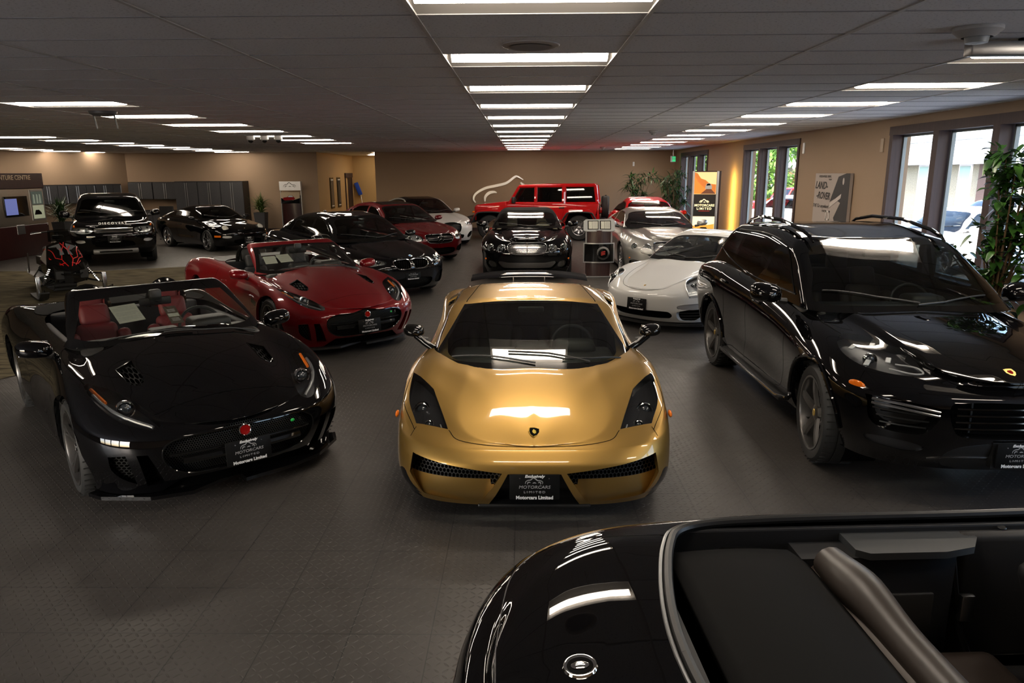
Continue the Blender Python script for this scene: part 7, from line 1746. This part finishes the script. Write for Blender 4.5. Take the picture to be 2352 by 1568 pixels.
# ---------------------------------------------------------------- gold supercar
def gold_car():
    car = empty('sports_car', (.07, 6.42, 0), math.radians(-90)); a = 1.28
    tag(car, 'gold wedge-shaped sports car with rear wing, facing the camera in the middle', 'car')
    rows = [R(2.16, -2.0, .87, .135, .6, 3.4), R(2.235, -2.06, .925, .24, .8, 3.6),
            R(2.255, -2.1, .945, [(2.3, .43), (1.7, .44), (0, .46), (-2, .5)], .9, 3.5, sharp=.2, wt=[(2.3, 1), (1.28, 1.0), (.3, .955), (-.3, .96), (-1.28, 1.01), (-2.1, 1)]),
            R(2.19, -2.1, .935, [(2.2, .515), (1.95, .53), (1.28, .62), (0, .66), (-1.28, .74), (-2.1, .72)], .85, 3.6, sharp=.55, wt=[(2.3, 1), (1.28, 1.0), (.3, .94), (-.3, .955), (-1.28, 1.0), (-2.1, 1)]),
            R(2.15, -2.02, .905, [(2.15, .535), (1.95, .565), (1.6, .68), (1.34, .765), (1.0, .80), (.2, .79), (-.8, .86), (-1.28, .90), (-2.0, .88)], .85, 3.6, sharp=.25, wt=[(2.3, 1), (1.28, 1), (.5, .95), (-.4, .95), (-1.28, 1)]),
            R(2.15, -1.98, .60, [(2.15, .542), (2.05, .585), (1.9, .648), (1.75, .705), (1.6, .758), (1.42, .812), (1.2, .835), (.8, .84), (0, .86), (-2, .89)], .5, 3.0, sharp=.85, wt=[(2.2, 1), (1.94, .93), (1.36, .80), (.9, .78), (-2, .8)]),
            R(2.16, -1.96, .26, [(2.16, .535), (2.05, .592), (1.9, .662), (1.75, .724), (1.6, .774), (1.42, .82), (.8, .85), (-2, .89)], .3, 2.6),
            R(2.165, -1.96, .0, [(2.165, .535), (2.05, .594), (1.9, .666), (1.75, .729), (1.6, .780), (1.42, .828), (.8, .85), (-2, .89)], .3, 2.6)]
    sk = Skin(surface(rows))
    AR = [(a, .335, .37), (-a, .335, .38)]; cut_arches(sk, AR)
    sk.cut('del', 'top', [(1.22, -.1), (1.22, .5), (.9, .66), (-.7, .62), (-.7, -.1)], lambda c, n: n.z > .5)
    sk.cut('headlight', 'top', [(1.36, .865, 1), (1.61, .69, 1), (2.005, .555, 1), (1.90, .775, 1), (1.66, .855)], lambda c, n: c.z > .48 and n.z > .05)
    sk.cut('scoop', 'front', [(.775, .462, 1), (.47, .425), (.20, .392, 1), (.34, .165, 1), (.71, .19, 1), (.80, .33, 1)], lambda c, n: c.x > 1.7 and n.x > .1)
    sk.cut('nose_gap', 'front', [(-.1, .385, 1), (.165, .388, 1), (.30, .12, 1), (-.1, .12, 1)], lambda c, n: c.x > 1.9 and n.x > .1)
    sk.cut('side_skirt', 'side', [(2.1, .10, 1), (2.04, .32), (1.93, .30), (1.80, .20, 1), (1.7, .08, 1)], lambda c, n: c.y > .74)
    P = sk.patch('_').both(); P.obj('body', GOLDP, car)
    [q.obj('splitter', GREYP, car) for q in mirror_pair(sk.patch('side_skirt'))]
    lamp_unit(car, sk, 'headlight', sk.patch('headlight'), .05, [(1.66, .765, .60, .06), (1.83, .70, .555, .035)], dvec=(-.03, 0, -.07))
    for sd in (1, -1):
        b = MB(); b.tube([(1.93, .60*sd, .555), (1.80, .635*sd, .57), (1.76, .66*sd, .58)], .005, 6); b.tube([(1.90, .73*sd, .53), (1.78, .75*sd, .545)], .005, 6)
        b.build('running_light', DRL, car, True)
    def scoop(V):
        V = V.copy(); zb = .17; k = np.clip((V[:, 2]-zb)/.22, 0, 1); V[:, 0] -= .13*k; V[:, 2] -= .03*k; return V
    for p in mirror_pair(sk.patch('scoop')):
        q = p.moved(scoop); up = [f for f in p.F if np.mean([p.V[i][2] for i in f])-.30*0 > .325+.05*(np.mean([abs(p.V[i][1]) for i in f])-.4)]
        lo = [f for f in p.F if f not in up]
        g = Patch(q.V, up, q.N).obj('intake_grille', HEXS, car)
        e = Patch(q.V, lo, q.N).obj('intake_scoop', GOLDP, car)
        r = p.rim(scoop); r.obj('intake_surround', GOLDP, g, smooth=False)
    recess(car, 'lower_grille', sk.patch('nose_gap'), (-.10, 0, 0), PLAST, PLAST)
    MB().rbox(1.98, 2.17, -.36, .36, .12, .145, .01).build('front_lip', PLAST, car)
    seam(car, sk, [('top', [(2.165, 0), (2.15, .28), (2.10, .48), (2.015, .548)], 2), ('top', [(1.35, .875), (1.0, .83), (.6, .80)], 2),
                   ('top', [(1.93, .77), (1.99, .80)], 2), ('side', [(.75, .80), (.86, .55), (.80, .25), (-.1, .2)], 2), ('side', [(-.2, .80), (-.35, .5), (-.1, .2)], 2),
                   ('top', [(1.36, .875), (1.65, .892), (1.95, .78)], 2)])
    # cabin
    g = [R(1.50, -1.95, .80, [(1.5, .80), (1.14, .79), (.6, .78), (-1, .85), (-1.95, .87)], .62, 2.3, .4, 3),
         R(.86, -1.85, .735, [(.86, .965), (.5, .965), (-.4, .985), (-1, .98), (-1.85, .90)], .38, 2.5, .4, 3),
         R(.27, -1.75, .645, [(.3, 1.095), (-.1, 1.10), (-.4, 1.10), (-.9, 1.06), (-1.75, .93)], .14, 3, .3, 3, sharp=.35),
         R(.20, -1.7, .52, [(.2, 1.118), (-.4, 1.142), (-.9, 1.09), (-1.7, .94)], .1, 3, .3, 3),
         R(.18, -1.7, .25, [(.18, 1.132), (-.4, 1.162), (-.9, 1.11), (-1.7, .945)], .08, 3, .3, 3),
         R(.18, -1.7, .0, [(.18, 1.135), (-.4, 1.166), (-.9, 1.115), (-1.7, .945)], .08, 3, .3, 3)]
    gk = Skin(surface(g, 30, 50, 16, 6)); fr = lambda c, n: n.x > .25
    gk.cut('windscreen_border', 'front', [(-.1, .76, 1), (.3, .76, 1), (.60, .76, 1), (.80, .775, 1), (.735, .86, 1), (.665, .96), (.575, 1.092, 1), (.3, 1.112), (-.1, 1.118, 1)], lambda c, n: n.x > .2 and c.x > .1)
    gk.cut('windscreen', 'front', [(-.1, .848, 1), (.3, .845), (.60, .84), (.715, .852, 1), (.635, .96), (.555, 1.075), (.3, 1.098), (-.1, 1.105, 1)], lambda c, n: n.x > .2 and c.x > .1)
    gk.cut('side_window', 'side', [(.98, .845, 1), (.55, .985), (.15, 1.075), (-.35, 1.085), (-.72, 1.0), (-.6, .88, 1)], lambda c, n: n.y > .3)
    gk.cut('roof_vent', 'top', [(-.44, .64, 1), (-.62, .665, 1), (-.74, .80, 1), (-.60, .76, 1)], lambda c, n: c.z > .9)
    gk.cut('rear_deck', 'top', [(-.9, -.1, 1), (-.9, .45, 1), (-1.65, .5, 1), (-1.65, -.1, 1)], lambda c, n: n.z > .3)
    gk.patch('_').both().obj('roof', GOLDP, car)
    gk.patch('windscreen_border').both().obj('windscreen_border', GLOSSB, car)
    gk.patch('windscreen').both().obj('windscreen', GLASSW, car)
    for p in mirror_pair(gk.patch('side_window')): p.obj('side_window', GLASST, car)
    gk.patch('rear_deck').both().moved((0, 0, -.01)).obj('engine_cover', PLAST, car)
    recess(car, 'roof_vent', gk.patch('roof_vent'), (.0, 0, -.05), HEXS, GLOSSB, True, 'vent_surround')
    seam(car, gk, [('top', [(.20, .56), (-.3, .50), (-.9, .46)], 2)], w=.009, name='roof_seam')
    wipers(car, gk, [[(1.28, .42), (1.19, .12), (1.16, -.18)], [(1.14, .66), (1.23, .44), (1.27, .22)], [(1.33, .02), (1.22, -.30), (1.15, -.60)]])
    # wing, mirrors
    b = MB(); V = []; F = []
    ys = np.linspace(-.66, .66, 23)
    for y in ys:
        t = abs(y)/.66; zc = 1.065-.055*t**2.4; xx = -1.86-.02*t
        for dx, dz in ((.14, -.01), (.09, .013), (-.0, .016), (-.12, .03), (-.13, .02), (-.02, -.004), (.09, -.008)): V.append((xx+dx, y, zc+dz))
    for i in range(22):
        for j in range(7): F.append((i*7+j, i*7+(j+1) % 7, i*7+7+(j+1) % 7, i*7+7+j))
    F += [tuple(range(7)), tuple(22*7+j for j in range(7))]
    w = b.add(V, F).build('rear_wing', GREYP, car, True)
    for y in (-.18, .18): MB().rbox(-.03, .03, -.007, .007, -.15, .01, .004, 1, T(-1.84, y, 1.055)).build('wing_strut', CHROME, w)
    mirror_shell(car, .72, .955, .955, .085, .085, .055, GLOSSB, (0, -.06, -.06))
    for sd in (1, -1): MB().tube([(.74, .93*sd, .93), (.76, .86*sd, .87), (.80, .78*sd, .83)], [.03, .026, .03], 10).build('mirror_stalk', GLOSSB, car, True)
    for sd in (1, -1): MB().ball((1.72, .93*sd, .60), .05, .012, .022, 12).build('side_marker', AMBER, car, True)
    seat(car, -.05, .34, .16, INT_G); seat(car, -.05, -.34, .16, INT_G)
    steering(car, .55, .34, .80, .5, .17)
    b = MB(); b.rbox(.55, 1.25, -.66, .66, .55, .80, .06, 3); b.rbox(.5, .78, .18, .52, .74, .86, .05, 3); b.rbox(.5, .72, -.14, .14, .74, .83, .03, 3)
    b.build('dashboard', INT_G, car, True)
    MB().box(-.75, 1.2, -.7, .7, .14, .18).build('cabin_floor', INT_B, car)
    MB().box(-.80, -.74, -.68, .68, .18, 1.05).build('rear_bulkhead', INT_B, car)
    MB().rbox(.26, .29, -.11, .11, 1.03, 1.075, .01).build('rear_view_mirror', PLAST, car, True)
    for sd in (1, -1):
        v = MB().add([(-.50, sd*.625, 1.075), (-.50, sd*.77, .985), (-.50, sd*.80, .94), (-.50, sd*.64, 1.02), (-.60, sd*.63, 1.08), (-.60, sd*.79, .98), (-.60, sd*.80, .94), (-.60, sd*.64, 1.0)], [(0, 1, 2, 3), (4, 7, 6, 5), (0, 3, 7, 4), (1, 5, 6, 2), (0, 4, 5, 1), (3, 2, 6, 7)]).build('shoulder_vent', HEXS, car)
        MB().add([(-.47, sd*.61, 1.10), (-.47, sd*.785, 1.0), (-.47, sd*.80, .975), (-.47, sd*.62, 1.075), (-.85, sd*.60, 1.09), (-.85, sd*.80, .97), (-.85, sd*.80, .93), (-.85, sd*.60, 1.04)], [(0, 1, 2, 3), (4, 7, 6, 5), (0, 3, 7, 4), (1, 5, 6, 2), (0, 4, 5, 1), (3, 2, 6, 7)]).build('vent_cowl', GOLDP, v)
    # shield emblem
    (c, n), = sk.snap('top', [(2.06, 0)])
    M = on_skin(c, n, .002)
    sh = [(-.036, .034), (0, .040), (.036, .034), (.038, .0), (.022, -.030), (0, -.046), (-.022, -.030), (-.038, .0)]
    sh = [(-y*1., x*1.) for x, y in sh]
    e = MB().prism(sh, 0, .003, 'z', M).build('emblem', mat('emblem_gold', (.6, .4, .1), .2, 1.), car)
    MB().prism([(x*.84, y*.84) for x, y in sh], .003, .0055, 'z', M).build('emblem_field', GLOSSB, e)
    MB().prism([(-.018, -.004), (-.006, .010), (.012, .014), (.022, .002), (.010, -.012), (-.006, -.012)], .0055, .008, 'z', M).build('emblem_figure', mat('emblem_bright', (.8, .6, .12), .2, 1.), e)
    plate(car, 2.27, .31, 0, .05)
    arch_walls(car, sk, AR, GOLDP)
    wf = make_wheel(.33, .24, .235, 5, 'wide', DKMET, capcol=GLOSSB)
    place_wheels(car, wf, a, .80, .33)
    return car
gold_car()
